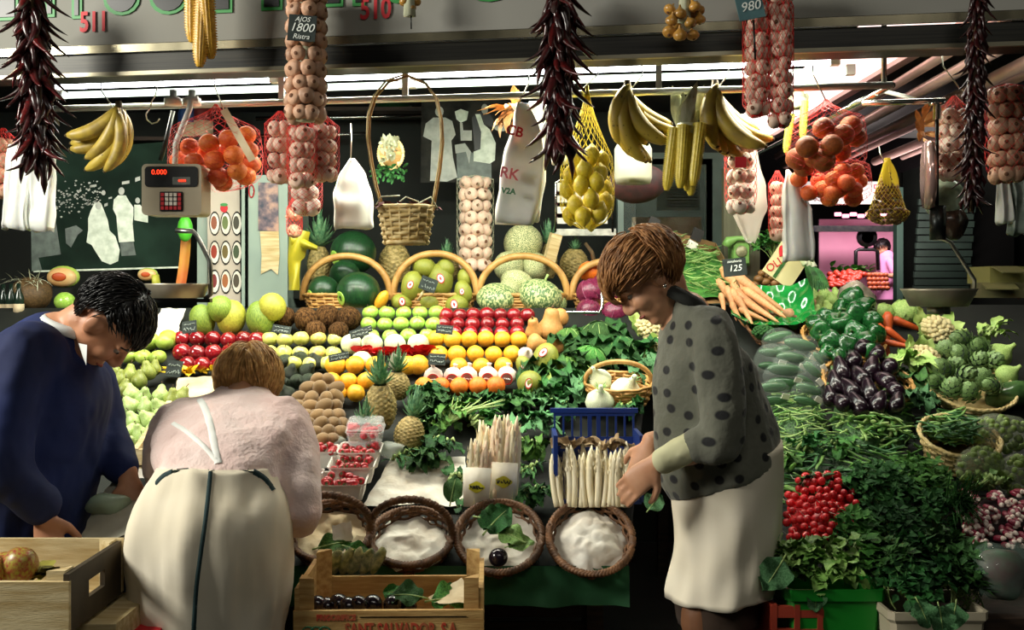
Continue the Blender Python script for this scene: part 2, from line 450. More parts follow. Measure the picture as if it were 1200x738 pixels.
def me_pinebody():
    def mk():
        mb = MB(); rows, cols = 9, 11
        def prof(u): return .62*math.sin(PI*(.10+.83*u))**.55
        nu, nv = rows*5, cols*6
        def fn(u, v):
            z = (u-.5)*1.9; r = prof(u)
            a = 2*PI*v
            A = (u*rows+v*cols) ; B = (u*rows-v*cols)
            da = abs(((A+.5) % 1)-.5)*2; db = abs(((B+.5) % 1)-.5)*2
            h = (max(0, 1-da**3)*max(0, 1-db**3))
            h = min(da, db); k = 1-.0
            bump = (1-(1-min(1, h*2.2))**2)
            spike = max(0, 1-((1-da)**2+(1-db)**2)*5)
            r = r*(.90+.10*bump)+.03*spike
            return V((r*math.cos(a), r*math.sin(a), z))
        mb.grid(fn, nu, nv)
        return mb.mesh('pineapple_body', m_pine_tex())
    return lib('pinebody', mk)
def m_pine_tex():
    return M('pineapple_rind', '#c2ab70', '#75683a', scale=7, rough=.6, bump=.4, bscale=30, var=.1, c3='#a08c50')
def me_crown(k=0, n=34):
    def mk():
        r = random.Random(k); mb = MB()
        for i in range(n):
            u = i/n; a = i*2.4; tilt = 1.15*(1-u)+.12
            d = V((math.cos(a)*math.sin(tilt), math.sin(a)*math.sin(tilt), math.cos(tilt)))
            mb.leaf((0, 0, .1*u), d, (0, 0, 1), (.55+.45*u)*r.uniform(.85, 1.1), .17, curl=-.5, fold=.3, nu=6, nv=2, rnd=r, shape=.45)
        return mb.mesh('crown', m_crown)
    return lib(('crown', k), mk)
def me_carrot(k, mat):
    def mk():
        r = random.Random(k); mb = MB(); n = 9
        c = r.uniform(-.12, .12)
        mb.tube([(c*(i/n)**2*2, 0, -i/n) for i in range(n+1)], [(.06 if i == 0 else .125*(1-(i/n)*.72)*r.uniform(.95, 1.05)) if i < n else .012 for i in range(n+1)], 10)
        return mb.mesh('carrot', mat)
    return lib(('carrot', k, mat.name), mk)
def me_pepper(k=0):
    def mk():
        pr = [(.003, -.75), (.25, -.85), (.55, -.8), (.78, -.5), (.9, -.1), (.98, .35), (.9, .7), (.6, .9), (.3, .82), (.12, .74), (.003, .74)]
        mb = MB().lathe(pr, 24, lambda r, z, a: (r*(1+.24*(abs(math.cos(1.5*a+k))-.6)), z+.1*math.cos(3*a+2*k)*r*(z < 0)))
        mb.noise(.09, 1.2, seed=k)
        mb.mat(1).tube([(0, 0, .7), (.03, 0, .95), (.12, 0, 1.15)], [.13, .09, .1], 7)
        return mb.mesh('pepper', [m_pepper, m_calyx])
    return lib(('pepper', k), mk)
def me_auber(k=0):
    def mk():
        pr = [(.003, -1.25), (.3, -1.22), (.52, -1.0), (.62, -.65), (.6, -.2), (.5, .25), (.38, .65), (.27, .95), (.003, 1.0)]
        mb = MB().lathe(pr, 16)
        for i, p in enumerate(mb.v): mb.v[i] = (p[0]+.12*k*p[2]**2*.5, p[1], p[2])
        return mb.mesh('aubergine', m_auber)
    return lib(('auber', k), mk)
def me_calyx():
    def mk():
        mb = MB()
        for i in range(5):
            a = i*2*PI/5
            mb.leaf((0, 0, 1.0), (math.cos(a), math.sin(a), -.8), (0, 0, 1), .5, .35, curl=.5, nu=4, nv=2, shape=.5)
        mb.tube([(0, 0, .95), (0, .02, 1.2), (.05, .05, 1.4)], [.16, .1, .12], 6)
        return mb.mesh('calyx', m_calyx)
    return lib('calyx', mk)
def me_cauli(k=0, mat=None):
    mat = mat or m_cauli
    def mk():
        r = random.Random(k); mb = MB()
        mb.ell((0, 0, .1), (.8, .8, .55), 20, 12)
        for i in range(70):
            u = (i+.5)/70; t = math.acos(1-u*1.15); a = i*2.4
            p = V((math.sin(t)*math.cos(a)*.82, math.sin(t)*math.sin(a)*.82, math.cos(t)*.6+.1))
            s = r.uniform(.11, .19)
            mb.ell(p, (s, s, s*.8), 8, 6, fn=lambda q: 1+.12*noise.noise(q*3))
        mb.noise(.03, 9)
        return mb.mesh('curd', mat)
    return lib(('cauli', k, mat.name), mk)
def me_arti(k=0):
    def mk():
        r = random.Random(k); mb = MB(); mb.mat(1).ell((0, 0, 0), (.66, .66, .72), 14, 10); mb.mat(0)
        n = 60
        for i in range(n):
            u = i/n; t = PI*(.88-.8*u); a = i*2.4
            p = V((math.sin(t)*math.cos(a)*.7, math.sin(t)*math.sin(a)*.7, -math.cos(t)*-.78 if 0 else math.cos(t)*.78))
            nrm = V((p.x, p.y, p.z*.8)).normalized()
            tan = (V((0, 0, 1))-nrm*nrm.z)
            tan = tan.normalized() if tan.length > .05 else V((1, 0, 0))
            mb.leaf(p-tan*.08, tan*1.0+nrm*.72, nrm, .50, .44, curl=.35, fold=-.05, nu=5, nv=4, rnd=r, shape=.55)
        return mb.mesh('artichoke', [m_arti, M('artichoke_gap_shade', '#22341f', rough=.8)])  # dark core paints the shade between the scales
    return lib(('arti', k), mk)
def me_leaf(k, mat, mat2, wave=.18, curl=.6, W=.6, nu=10, nv=6, lobes=0):
    def mk():
        r = random.Random(k); mb = MB()
        mb.leaf((0, 0, 0), (1, 0, .1), (0, 0, 1), 1, W, curl=curl, wave=wave, fold=.12, nu=nu, nv=nv, rnd=r, shape=.8, lobes=lobes)
        mb.noise(.03, 6, seed=k)
        mb.mat(1)
        pts = []
        for i in range(8):
            u = i/7*1.0-.15; th = curl*max(u, 0)
            pts.append((u if u < 0 else math.sin(th)/curl, 0, .1*u-(1-math.cos(th))/curl+.012))
        mb.tube(pts, [.028*(1-.1*i) for i in range(8)], 5)
        return mb.mesh('leaf', [mat, mat2])
    return lib(('leafm', k, mat.name, W, wave), mk)
def mb_bunch(seed, n, L, W, spread, mat_wave=.2, rise=.5, dirv=None, stem=.4, fan=PI, lobes=0, curl=(.4, 1.4), nu=7, nv=4):
    """a bunch of leaves growing out of one root point, pointing roughly along +x"""
    r = random.Random(seed); mb = MB()
    for i in range(n):
        a = r.uniform(-spread, spread); e = r.uniform(-.1, rise)
        d = V((math.cos(a)*math.cos(e), math.sin(a)*math.cos(e), math.sin(e)))
        s = L*stem*r.uniform(.6, 1.3); b = V((r.uniform(-.02, .02), r.uniform(-.03, .03), r.uniform(0, .03)))
        mb.mat(1).tube([b, b+d*s*.5+V((0, 0, .01)), b+d*s], [.006, .005, .003], 4)
        mb.mat(0).leaf(b+d*s, d+V((0, 0, r.uniform(-.3, .2))), (r.uniform(-.4, .4), r.uniform(-.4, .4), 1), L*r.uniform(.7, 1.15), W*r.uniform(.7, 1.2), curl=r.uniform(*curl), wave=mat_wave, fold=r.uniform(.0, .3), nu=nu, nv=nv, rnd=r, lobes=lobes)
    return mb
def mb_herb(seed, n, H, rad, leaf=.03, stems=True):
    """a cushion of small leaves on thin stems, growing upwards from a tied base"""
    r = random.Random(seed); mb = MB()
    for i in range(n):
        a = r.uniform(0, 2*PI); q = math.sqrt(r.random())*rad
        tip = V((math.cos(a)*q, math.sin(a)*q, H*(1-.45*(q/rad)**2)*r.uniform(.75, 1.05)))
        if stems and i % 4 == 0: mb.mat(1).tube([tip*.15, tip*.6+V((0, 0, .01)), tip], [.003, .002, .0015], 3, caps=(False, False))
        mb.mat(0)
        for k in range(3):
            d = V((r.uniform(-1, 1), r.uniform(-1, 1), r.uniform(-.2, .9)))
            mb.leaf(tip+d*leaf*.2, d, (r.uniform(-.5, .5), r.uniform(-.5, .5), 1), leaf*r.uniform(.7, 1.4), leaf*.7, curl=r.uniform(.2, 1), nu=2, nv=2, rnd=r, shape=.7)
    return mb
def mb_wicker(r0, r1, h, layers=9, stakes=22, tr=.008, amp=.005, base=True, sq=None):
    """open woven basket standing on z = 0"""
    mb = MB(); seg = stakes*4
    def pt(r, a):
        x, y = math.cos(a)*r, math.sin(a)*r
        if sq: x *= sq[0]; y *= sq[1]
        return x, y
    for k in range(layers):
        u = k/(layers-1); r = r0+(r1-r0)*u; z = tr+u*(h-tr)
        rings = []
        for j in range(seg+1):
            a = 2*PI*j/seg; rr = r+amp*math.cos(stakes*a/1.0*.5*2*.5+PI*(k % 2))
            x, y = pt(rr, a); d = V((x, y, 0)).normalized()
            rings.append([V((x, y, z))+d*tr*.7*math.cos(q*PI/2)+V((0, 0, 1))*tr*.95*(h/layers/(2*tr)+.25)*math.sin(q*PI/2) for q in range(4)])
        mb.loft(rings, True, (False, False))
    for j in range(stakes):
        a = 2*PI*(j+.5)/stakes
        x0, y0 = pt(r0, a); x1, y1 = pt(r1, a)
        mb.tube([(x0, y0, 0), (x1, y1, h)], tr*.6, 5)
    if base: mb.lathe([(.003, .002), (r0*.6, .002), (r0, .002), (r0, .012), (.003, .012)], seg, lambda r, z, a: (math.hypot(*pt(r, a)), z) if not sq else (r, z))
    return mb
def mb_braid(path, rad, tr, strands=3, turns=8, seg=6):
    """twisted strands along a path (a basket's rim or handle)"""
    mb = MB(); path = [V(p) for p in path]; n = len(path)
    for s in range(strands):
        pts = []
        for i, p in enumerate(path):
            t = (path[min(i+1, n-1)]-path[max(i-1, 0)]).normalized(); a, b = frame_from(t, V((0, 1, 0)))
            ph = 2*PI*(s/strands+turns*i/(n-1))
            pts.append(p+a*math.cos(ph)*rad+b*math.sin(ph)*rad)
        mb.tube(pts, tr, seg)
    return mb
def arch(w, h, n=40, y=0):
    return [(-math.cos(PI*i/n)*w, y, math.sin(PI*i/n)**.8*h) for i in range(n+1)]
def circle(r, n=60, z=0, k=1): return [(math.cos(2*PI*i/n)*r, math.sin(2*PI*i/n)*r*k, z) for i in range(n+1)]
def mb_net(prof, seg=18, wire=.0006, turns=1.0, nstep=24):
    """open net of crossed threads over a turned outline; prof: u -> (radius, z)"""
    mb = MB()
    for sgn in (1, -1):
        for j in range(seg):
            pts = []
            for i in range(nstep+1):
                u = i/nstep; r, z = prof(u); a = 2*PI*(j/seg)+sgn*turns*PI*u
                pts.append((r*math.cos(a), r*math.sin(a), z))
            mb.tube(pts, wire, 3, caps=(False, False))
    return mb
def hook(top, bottom, r=.0022):
    """S-shaped wire hook hung over a rail"""
    top, bottom = V(top), V(bottom); L = (top-bottom).length; mb = MB()
    pts = []
    q = .014
    for i in range(9): a = PI*(1.1-i/8*1.1); pts.append(top+V((0, math.cos(a)*q+q, math.sin(a)*q)))
    pts += [top+V((0, 2*q, -.01)), top.lerp(bottom, .5)+V((.006, q, 0))]
    for i in range(9): a = PI*(i/8*1.2); pts.append(bottom+V((-.0+math.cos(a)*-q+q*.2, q, -math.sin(a)*q+q)))
    mb.tube(pts, r, 5)
    return mb
def scribble(w, h, seed, lines=2, t=.0022):
    """unreadable chalk strokes"""
    r = random.Random(seed); mb = MB()
    for k in range(lines):
        z = h*(.5-(k+.7)/(lines+.4)); hh = h*.26 if k == lines-1 else h*.12
        x = -w*.38
        while x < w*.36:
            n = 5; L = w*r.uniform(.1, .18)
            pts = [(x+L*i/n, 0, z+hh*r.uniform(-.6, .6)) for i in range(n+1)]
            mb.tube(pts, t, 4); x += L*1.25
    return mb
def price_tag(loc, w, h, label, seed, mat=None, rz=0, tilt=-.15, lines=None, roll=0):
    mat = mat or m_slate
    t = thing('price_tag', label, 'price tag', loc, (tilt, roll, rz))
    mb = MB().box((0, 0, 0), (w, .004, h)); o = part('board', mb, mat, t, smooth=False)
    if lines is None:
        part('chalk_marks', scribble(w, h, seed, 2, .0015), M('faint_chalk', '#8d978f', rough=.9), t, loc=(0, -.003, 0))
    else:
        for txt, sz, z in lines:
            part('chalk_lettering', text_mesh('chalk_lettering', txt, sz, m_chalk, shear=.25), None, t, loc=(0, -.003, z), rot=UPRIGHT)
    return t
def stickers(t, at, nrm, w, h, rot=0):
    """oval fruit sticker with a red rim, lying on the skin"""
    n = V(nrm).normalized(); a, b = frame_from(n)
    a, b = a*math.cos(rot)+b*math.sin(rot), b*math.cos(rot)-a*math.sin(rot)
    mb = MB(); at = V(at)
    for mi, s, e in ((1, 1, .0), (0, .78, .0006)):
        mb.mat(mi).poly([at+n*e+a*math.cos(2*PI*i/18)*w*s+b*math.sin(2*PI*i/18)*h*s for i in range(18)])
    mb.mat(1)
    mb.poly([at+n*.0012+a*x*w*.35+b*y*h*.4 for x, y in ((-.3, -1), (.3, -1), (1, 0), (.3, 1), (-.3, 1), (-1, 0))])
    return part('sticker', mb, [m_sticker_w, m_sticker_r], t, smooth=False)
# ---------------------------------------------------------------- setting
m_floor = M('wet_dark_floor', '#1d1c1a', '#292723', scale=6, rough=.35)
m_wallb = M('dark_back_wall', '#1b221c', '#131812', scale=3, rough=.8)
m_ceil = M('dark_ceiling', '#171a17', '#0f110f', scale=3, rough=.9)
struct('floor', MB().box((0, 9, -.05), (16, 24, .1)), m_floor)
struct('ceiling', MB().box((0, 9, 4.25), (16, 24, .1)), m_ceil)
struct('wall_back', MB().box((-1.9, 5.75, 1.2), (6.2, .1, 2.4)), m_wallb)
struct('wall_left', MB().box((-3.6, 4.4, 1.2), (.1, 2.8, 2.4)), m_wallb)
struct('wall_far', MB().box((2, 20, 2.1), (12, .1, 4.2)), m_ceil)
struct('wall_right', MB().box((6.5, 12, 2.1), (.1, 16, 4.2)), m_ceil)
struct('ceiling_stall', MB().box((-1.15, 4.75, 2.42), (4.9, 2.0, .06)), m_ceil)

def LD(px, D0): return .925*D0/(1+.15*(px-600)/1200)
def LP(px, D0, z):
    d = LD(px, D0); return V(((px-CX)/F*d, d, z))
RZ = math.atan(-.15)
UX = V((math.cos(RZ), math.sin(RZ), 0)); UN = V((-math.sin(RZ), math.cos(RZ), 0))
MZ = Matrix.Rotation(RZ, 3, 'Z')
RAILZ = 2.046
def railD(px): return LD(px, 3.68)

# fascia beam below the sign and the sign itself
m_beam = M('brushed_fascia_beam', '#26251f', '#121210', scale=6, rough=.4, metal=.5, stretch=(.3, 3, 40))
c = LP(600, 3.22, 2.10)
mbx = MB().box(c+UN*.05, (4.6, .1, .056), MZ)
struct('beam_front', mbx, m_beam)
struct('trim_1', MB().box(c+V((0, 0, .043))-UN*.006, (4.6, .012, .024), MZ), M('polished_trim', '#b9b093', '#5b5746', scale=2.2, rough=.25, metal=.8, stretch=(2, 2, .2)))
struct('trim_2', MB().box(c+V((0, 0, -.034))-UN*.004, (4.6, .014, .012), MZ), M('polished_edge', '#a59f88', '#6d6857', scale=2, rough=.3, metal=.7))
struct('trim_3', MB().box(c+V((0, 0, -.015))+UN*.13, (4.6, .06, .02), MZ), m_black)
sg = thing('shop_sign', 'white fascia sign above the stall with cropped green-edged black letters and red numbers', 'sign', LP(600, 3.2, 2.156), (0, 0, RZ))
part('sign_panel', MB().box((0, .02, .25), (4.6, .03, .5)), M('sign_enamel', '#92918a', '#85847b', scale=2, rough=.8, spec=.2), sg, smooth=False)
m_lettgreen = M('letter_green_edge', '#2f8a3f', rough=.5)
def sx(px):                                     # distance along the sign for a column of the photograph
    return (LP(px, 3.2, 0)-LP(600, 3.2, 0)).dot(UX)
for txt, px in (('511', 110), ('510', 440)):
    me = text_mesh('stall_number', txt, .078, m_red_ink, bold=.002)
    z = .068 if px == 110 else .072
    me.transform(Matrix.Diagonal((.82, 1.1, 1, 1)))
    part('stall_number', me, None, sg, loc=(sx(px), 0, z), rot=UPRIGHT)
def sletter(px0, px1, pyb, kind):
    """lower end of a tall letter: green edge with a black face"""
    x0, x1 = sx(px0), sx(px1); w = x1-x0
    pxm = (px0+px1)/2; z0 = ZC+(HY-pyb)/F*LD(pxm, 3.2)-2.156
    t = .010
    def outl(i):
        a, b = x0+i, x1-i; lo = z0+i
        if kind == 'I': return [(a, .42), (a, lo), (b, lo), (b, .42)]
        pts = [(a, .42)]
        for k in range(9):
            q = PI*k/8; pts.append(((a+b)/2-math.cos(q)*(b-a)/2, lo+.05-math.sin(q)*.05))
        return pts+[(b, .42)]
    e = part('letter_edge', MB().prism(outl(0), -.004), m_lettgreen, sg, smooth=False, loc=(0, .004, 0))
    part('letter_face', MB().prism(outl(t), -.003), m_black, e, smooth=False, loc=(0, -.0045, 0))
for a in ((-8, 21, 24, 'I'), (52, 64, 20, 'I'), (84, 96, 22, 'I'), (121, 164, 18, 'O'), (175, 220, 17, 'O'), (248, 272, 15, 'I'),
          (306, 331, 12, 'I'), (378, 402, 8, 'I'), (413, 428, 7, 'I'), (450, 480, 4, 'O'), (545, 602, 2, 'O')): sletter(*a)

# fluorescent lamps, rails
m_tube = M('lit_fluorescent_tube', '#f4f7ff', emit=14)
m_batten = M('white_enamel_batten', '#e9ece4', rough=.35)
def lamp(p0, p1, D0, z, label, batten=False, mat=None, r=.012):
    a, b = LP(p0, D0, z), LP(p1, D0, z); L = (b-a).length
    t = thing('fluorescent_lamp', label, 'lamp', (a+b)/2, (0, 0, math.atan2(b.y-a.y, b.x-a.x)), 'fluorescent lamps under the canopy')
    part('tube', MB().tube([(-L/2+.02, 0, 0), (L/2-.02, 0, 0)], r, 12), mat or m_tube, t)
    for s in (-1, 1):
        part('end_cap', MB().box((s*(L/2-.01), 0, .004), (.03, .034, .034)), m_batten, t, smooth=False)
    if batten: part('batten', MB().box((0, .0, .045), (L, .06, .03)), m_batten, t, smooth=False)
    return t
lamp(60, 325, 3.80, 2.150, 'fluorescent tube over the bananas and orange net, first of the front lamp line', False)
lamp(330, 650, 3.80, 2.150, 'fluorescent tube over the tall-handled basket, middle of the front lamp line', False)
lamp(655, 982, 3.80, 2.150, 'fluorescent tube over the lemons and corn, last of the front lamp line', False)
m_tube2 = M('lit_fluorescent_tube_dim', '#e4f2e4', emit=2.5)
lamp(68, 475, 3.98, 2.150, 'second-line fluorescent tube behind the first lamp, ending near the basket handle', False, m_tube2, .013)
lamp(480, 1000, 3.98, 2.150, 'second-line fluorescent tube behind the front lamps, from basket handle to pipe corner', False, m_tube2, .013)
a, b = LP(40, 3.68, RAILZ), LP(1046, 3.68, RAILZ)
back = V((1.12, 3.9, RAILZ-.005))
r = thing('hanging_rail', 'chrome rail below the lamps from which bananas and bags hang', 'rail', a)
part('front_tube', MB().tube([V((0, 0, 0)), b-a], .0115, 12), M('rail_steel_tube_gleam', '#dfe3da', rough=.3, metal=.35), r)  # reflection of the tubes is put into this pale colour
part('return_tube', MB().tube([b-a, back+V((.04, .9, 0))-a], .010, 10), m_chrome, r)
for px in (330, 475, 772):
    q = LP(px, 3.68, RAILZ)-a
    part('hanger', MB().box(q+V((0, .0, .05)), (.02, .012, .11), MZ), m_batten, r, smooth=False)
part('drop_pipe', MB().tube([LP(1036, 3.68, RAILZ)-a, LP(1036, 3.68, 2.4)-a], .009, 8), m_chrome, r)

# lamps of the place, with added fill lights
def area(name, loc, size, energy, rot, col=(1, 1, 1)):
    l = bpy.data.lights.new(name, 'AREA'); l.shape = 'RECTANGLE'; l.size, l.size_y = size; l.energy = energy; l.color = col
    o = bpy.data.objects.new(name, l); COL.objects.link(o); o.location = loc; o.rotation_euler = rot
    return o
area('stall_lamp_light', LP(500, 3.78, 2.12), (2.7, .1), 54, (math.radians(12), 0, RZ), (1.0, .95, .78))
area('stall_lamp_light_back', LP(520, 4.3, 2.25), (2.4, .1), 26, (math.radians(16), 0, RZ), (.92, 1.0, .86))
def aimed(name, loc, tgt, size, energy, col):
    o = area(name, loc, size, energy, (0, 0, 0), col); o.rotation_euler = (V(tgt)-V(loc)).to_track_quat('-Z', 'Y').to_euler(); return o
aimed('aisle_lamp', (-3.0, 1.7, 2.6), (-.1, 2.75, .9), (1.0, .8), 125, (1.0, .97, .86))
area('front_fill_light', (.6, .2, 3.4), (2.2, .25), 16, (math.radians(42), 0, math.radians(-5)), (1, .95, .84))  # unseen fill added overhead near the camera to brighten the front
area('vegetable_lamp', (1.55, 3.7, 2.35), (1.2, .1), 13, (math.radians(8), 0, 0), (.98, 1.0, .85))
area('right_fill_light', (2.3, 4.6, 2.6), (.15, 2.0), 9, (0, math.radians(8), 0), (1, .84, .84))  # added pinkish fill for the right side; no such lamp is seen
area('far_stall_lamp', (5.3, 14.8, 2.9), (1.6, .4), 85, (math.radians(35), 0, 0), (1, .75, .82))
area('canopy_fill_light', (2.7, 6.8, 1.7), (.3, 1.2), 45, (math.radians(180-25), 0, 0), (1, .82, .8))  # unseen light added low down to brighten the undersides of the pipes
w = bpy.data.worlds.new('world'); sc.world = w; w.use_nodes = True
w.node_tree.nodes['Background'].inputs[0].default_value = (.5, .6, .52, 1)
w.node_tree.nodes['Background'].inputs[1].default_value = .035
sc.view_settings.view_transform = 'Standard'
sc.view_settings.look = 'None'
sc.view_settings.exposure = -.08

# ---------------------------------------------------------------- back of the stall
m_photo_bg = M('dark_photo_print', '#22352b', '#16231c', scale=5, rough=.9, spec=.1)
m_photo_w = M('photo_print_white', '#dfe8d6', '#b7c4ae', scale=25, rough=.4)
m_photo_g = M('photo_print_grey', '#55645a', '#3b4840', scale=25, rough=.4)
m_photo_lg = M('photo_print_light_grey', '#aeb2a6', '#8f958a', scale=20, rough=.4)
m_photo_bw = M('photo_print_charcoal', '#33332f', '#1f1f1d', scale=14, rough=.9, spec=.1)
def flat(parent, name, mat, pts, d, c, k=0, y=-.006):
    """printed shape on a picture: outline in pixels of the photograph, lying on the picture at distance d"""
    o = P(c[0], c[1], d)
    pp = [P(px, py, d)-o for px, py in pts]
    mb = MB(); b = [(p.x, p.z) for p in pp]
    mb.poly([V((x, y-.0005*k, z)) for x, z in b])
    return part(name, mb, mat, parent, smooth=False)
def oval(cx, cy, rx, ry, n=14): return [(cx+math.cos(2*PI*i/n)*rx, cy+math.sin(2*PI*i/n)*ry) for i in range(n)]
# large old photograph, left
D1 = 4.95; c1 = (125, 245)
ph = thing('wall_photograph', 'large dark old photograph of market people in white coats, hung behind the bananas', 'picture', P(*c1, D1))
flat(ph, 'print', m_photo_bg, [(36, 178), (213, 165), (213, 314), (37, 318)], D1, c1, 0, -.004)
flat(ph, 'edge_strip', m_photo_w, [(213, 165), (215, 165), (215, 314), (40, 319), (40, 317), (213, 312)], D1, c1, 1)
flat(ph, 'seated_figure', m_photo_w, [(112, 237), (119, 238), (122, 245), (127, 258), (129, 270), (136, 277), (141, 293), (139, 306), (130, 310), (120, 306), (114, 297), (108, 287), (102, 284), (104, 270), (104, 256), (107, 247)], D1, c1, 2)
flat(ph, 'standing_figure', m_photo_w, [(139, 229), (148, 229), (152, 236), (157, 243), (157, 252), (156, 262), (158, 283), (140, 284), (138, 266), (137, 253), (133, 245), (134, 234)], D1, c1, 2)
flat(ph, 'third_figure', m_photo_w, [(158, 240), (165, 240), (174, 252), (174, 261), (158, 258)], D1, c1, 2)
for x, y, rr in ((143, 224, 4.5), (116, 241, 4.5), (162, 235, 3.5), (122, 226, 3)): flat(ph, 'printed_face', m_photo_lg, oval(x, y, rr*.8, rr), D1, c1, 3)
flat(ph, 'printed_trousers', m_photo_g, [(141, 284), (157, 284), (160, 299), (143, 300)], D1, c1, 2)
flat(ph, 'basket_print', m_photo_g, [(77, 268), (90, 264), (98, 270), (92, 275), (84, 290), (78, 285)], D1, c1, 2)
mbp = MB(); rr_ = random.Random(3)
o1 = P(*c1, D1)
for i in range(150):
    x = rr_.uniform(66, 120); y = 232+rr_.gauss(0, 9); s = rr_.uniform(.6, 2)
    if x > 98 and y > 240: continue
    q = P(x, y, D1)-o1; mbp.poly([q+V((s*.004*math.cos(a), -.008, s*.003*math.sin(a))) for a in (0, 1.5, 3, 4.5)])
for px, py, w_, h_ in ((110, 218, 8, 4), (148, 214, 9, 5), (162, 210, 6, 7), (130, 232, 4, 3), (125, 240, 4, 5)):
    q = P(px, py, D1)-o1; mbp.poly([q+V((x*w_*.002, -.008, z*h_*.002)) for x, z in ((-1, -1), (1, -.4), (1, 1), (-1, .4))])
part('foliage_print', mbp, m_photo_lg, ph, smooth=False)
flat(ph, 'curtain_print', m_photo_g, [(37, 262), (66, 258), (72, 298), (46, 302), (50, 316), (38, 318)], D1, c1, 2)
# picture of two women in aprons
D2 = 5.2; c2 = (545, 165)
p2 = thing('wall_photograph', 'black and white photograph of two women in white aprons beside a scale', 'picture', P(*c2, D2))
flat(p2, 'print', m_photo_bw, [(494, 110), (612, 110), (612, 213), (493, 214)], D2, c2, 0, -.004)
flat(p2, 'woman_in_dress', m_photo_lg, [(508, 138), (522, 138), (530, 142), (534, 158), (529, 165), (531, 185), (536, 208), (524, 213), (504, 212), (506, 165), (496, 160), (499, 145)], D2, c2, 2)
flat(p2, 'woman_in_apron', m_photo_w, [(557, 134), (563, 134), (567, 146), (574, 152), (581, 168), (580, 188), (574, 192), (555, 189), (555, 178), (563, 175), (564, 155)], D2, c2, 3)
flat(p2, 'dark_dress', m_black, [(553, 138), (560, 133), (570, 128), (578, 140), (580, 152), (570, 146), (565, 150), (564, 178), (556, 176)], D2, c2, 2)
flat(p2, 'printed_face', m_photo_lg, oval(515, 131, 5, 6), D2, c2, 3)
flat(p2, 'printed_face', m_photo_lg, oval(568, 128, 4, 6), D2, c2, 4)
flat(p2, 'scale_dial_print', m_photo_w, [(533, 131), (540, 128), (549, 131), (547, 141), (540, 144), (535, 140)], D2, c2, 2)
flat(p2, 'scale_body_print', m_photo_lg, [(539, 144), (542, 144), (543, 153), (553, 153), (553, 165), (540, 165)], D2, c2, 2)
flat(p2, 'bench_print', m_photo_g, [(535, 180), (548, 176), (576, 192), (576, 212), (536, 212)], D2, c2, 1)
flat(p2, 'bag_print', m_photo_lg, [(533, 170), (545, 168), (552, 178), (550, 192), (546, 178), (534, 180)], D2, c2, 3)
flat(p2, 'dish_print', m_photo_lg, oval(588, 150, 9, 4), D2, c2, 3)

# grey-green metal pillar with notices
D3 = 4.85
m_pillar = M('grey_green_paint', '#94a596', '#82948a', scale=3, rough=.4)
pl = thing('metal_cupboard', 'tall grey-green metal cupboard side carrying a taped picture and a torn notice', 'cupboard', P(314, 370, D3))
o3 = P(314, 370, D3)
def bxp(x0, y0, x1, y1, d, dep, o):
    a, b = P(x0, y1, d)-o, P(x1, y0, d)-o
    return MB().box(((a.x+b.x)/2, dep/2, (a.z+b.z)/2), (b.x-a.x, dep, b.z-a.z))
part('side_panel', bxp(291, 205, 337, 372, D3, .5, o3), m_pillar, pl, smooth=False)
part('door_edge', bxp(283, 205, 289, 372, D3, .5, o3), m_pillar, pl, smooth=False)
part('dark_gap', bxp(289, 205, 291, 372, D3+.03, .4, o3), m_black, pl, smooth=False)
flat(pl, 'torn_notice', m_palewood, [(305, 271), (327, 271), (328, 300), (326, 322), (318, 315), (306, 321), (307, 300)], D3, (314, 370), 1)
flat(pl, 'taped_picture', M('busy_photo', '#b08a78', '#2d3446', scale=22, rough=.4, c3='#6c5a60'), [(303, 214), (326, 214), (327, 271), (303, 270)], D3, (314, 370), 1)
mbr = MB()
q = P(295, 224, D3)-o3
mbr.tube([q+V((.012*math.cos(2*PI*i/16), -.006, .03*math.sin(2*PI*i/16))) for i in range(17)], .003, 4)
part('red_ring_mark', mbr, m_red_ink, pl)
pb = thing('produce_poster', 'tall white poster with three columns of round fruit pictures, left of grey-green cupboard', 'poster', P(264, 285, D3+.05))
D4 = D3+.05; c4 = (264, 285)
flat(pb, 'sheet', M('poster_paper', '#c5b9a8', '#b7ab9b', scale=4, rough=.5), [(243, 212), (281, 208), (282, 356), (244, 360)], D4, c4, 0, -.003)
cols = ['#8c4b2d', '#5f6f3a', '#3d3a2a', '#a03a2a', '#6b5b2a', '#394a2a', '#7d2a2a', '#9a5a2a', '#4a4030']
for i in range(9):
    cx_, cy_ = 252+(i % 3)*13, 262+(i//3)*34
    flat(pb, 'plate_print', m_photo_bw, oval(cx_, cy_, 6.3, 14.5), D4, c4, 1)
    flat(pb, 'plate_print', m_paper, oval(cx_, cy_, 5.3, 12.5), D4, c4, 2)
    flat(pb, 'fruit_print', M('fruit_print_%d' % i, cols[i], rough=.5), oval(cx_-.8, cy_-1, 3.6, 8), D4, c4, 3)
flat(pb, 'tomato_print', m_red_ink, oval(263, 244, 4.5, 5), D4, c4, 2)
flat(pb, 'leaf_print', m_lettgreen, oval(263, 240, 4.5, 2), D4, c4, 3)
# white frame post and steel bits left of the poster
pst = solo('wall_panel_strip', bxp(231, 225, 243, 372, D3+.08, .04, P(237, 372, D3+.08)), m_pillar, 'narrow grey-green upright strip behind the scale arm', 'panel', smooth=False, loc=P(237, 372, D3+.08))

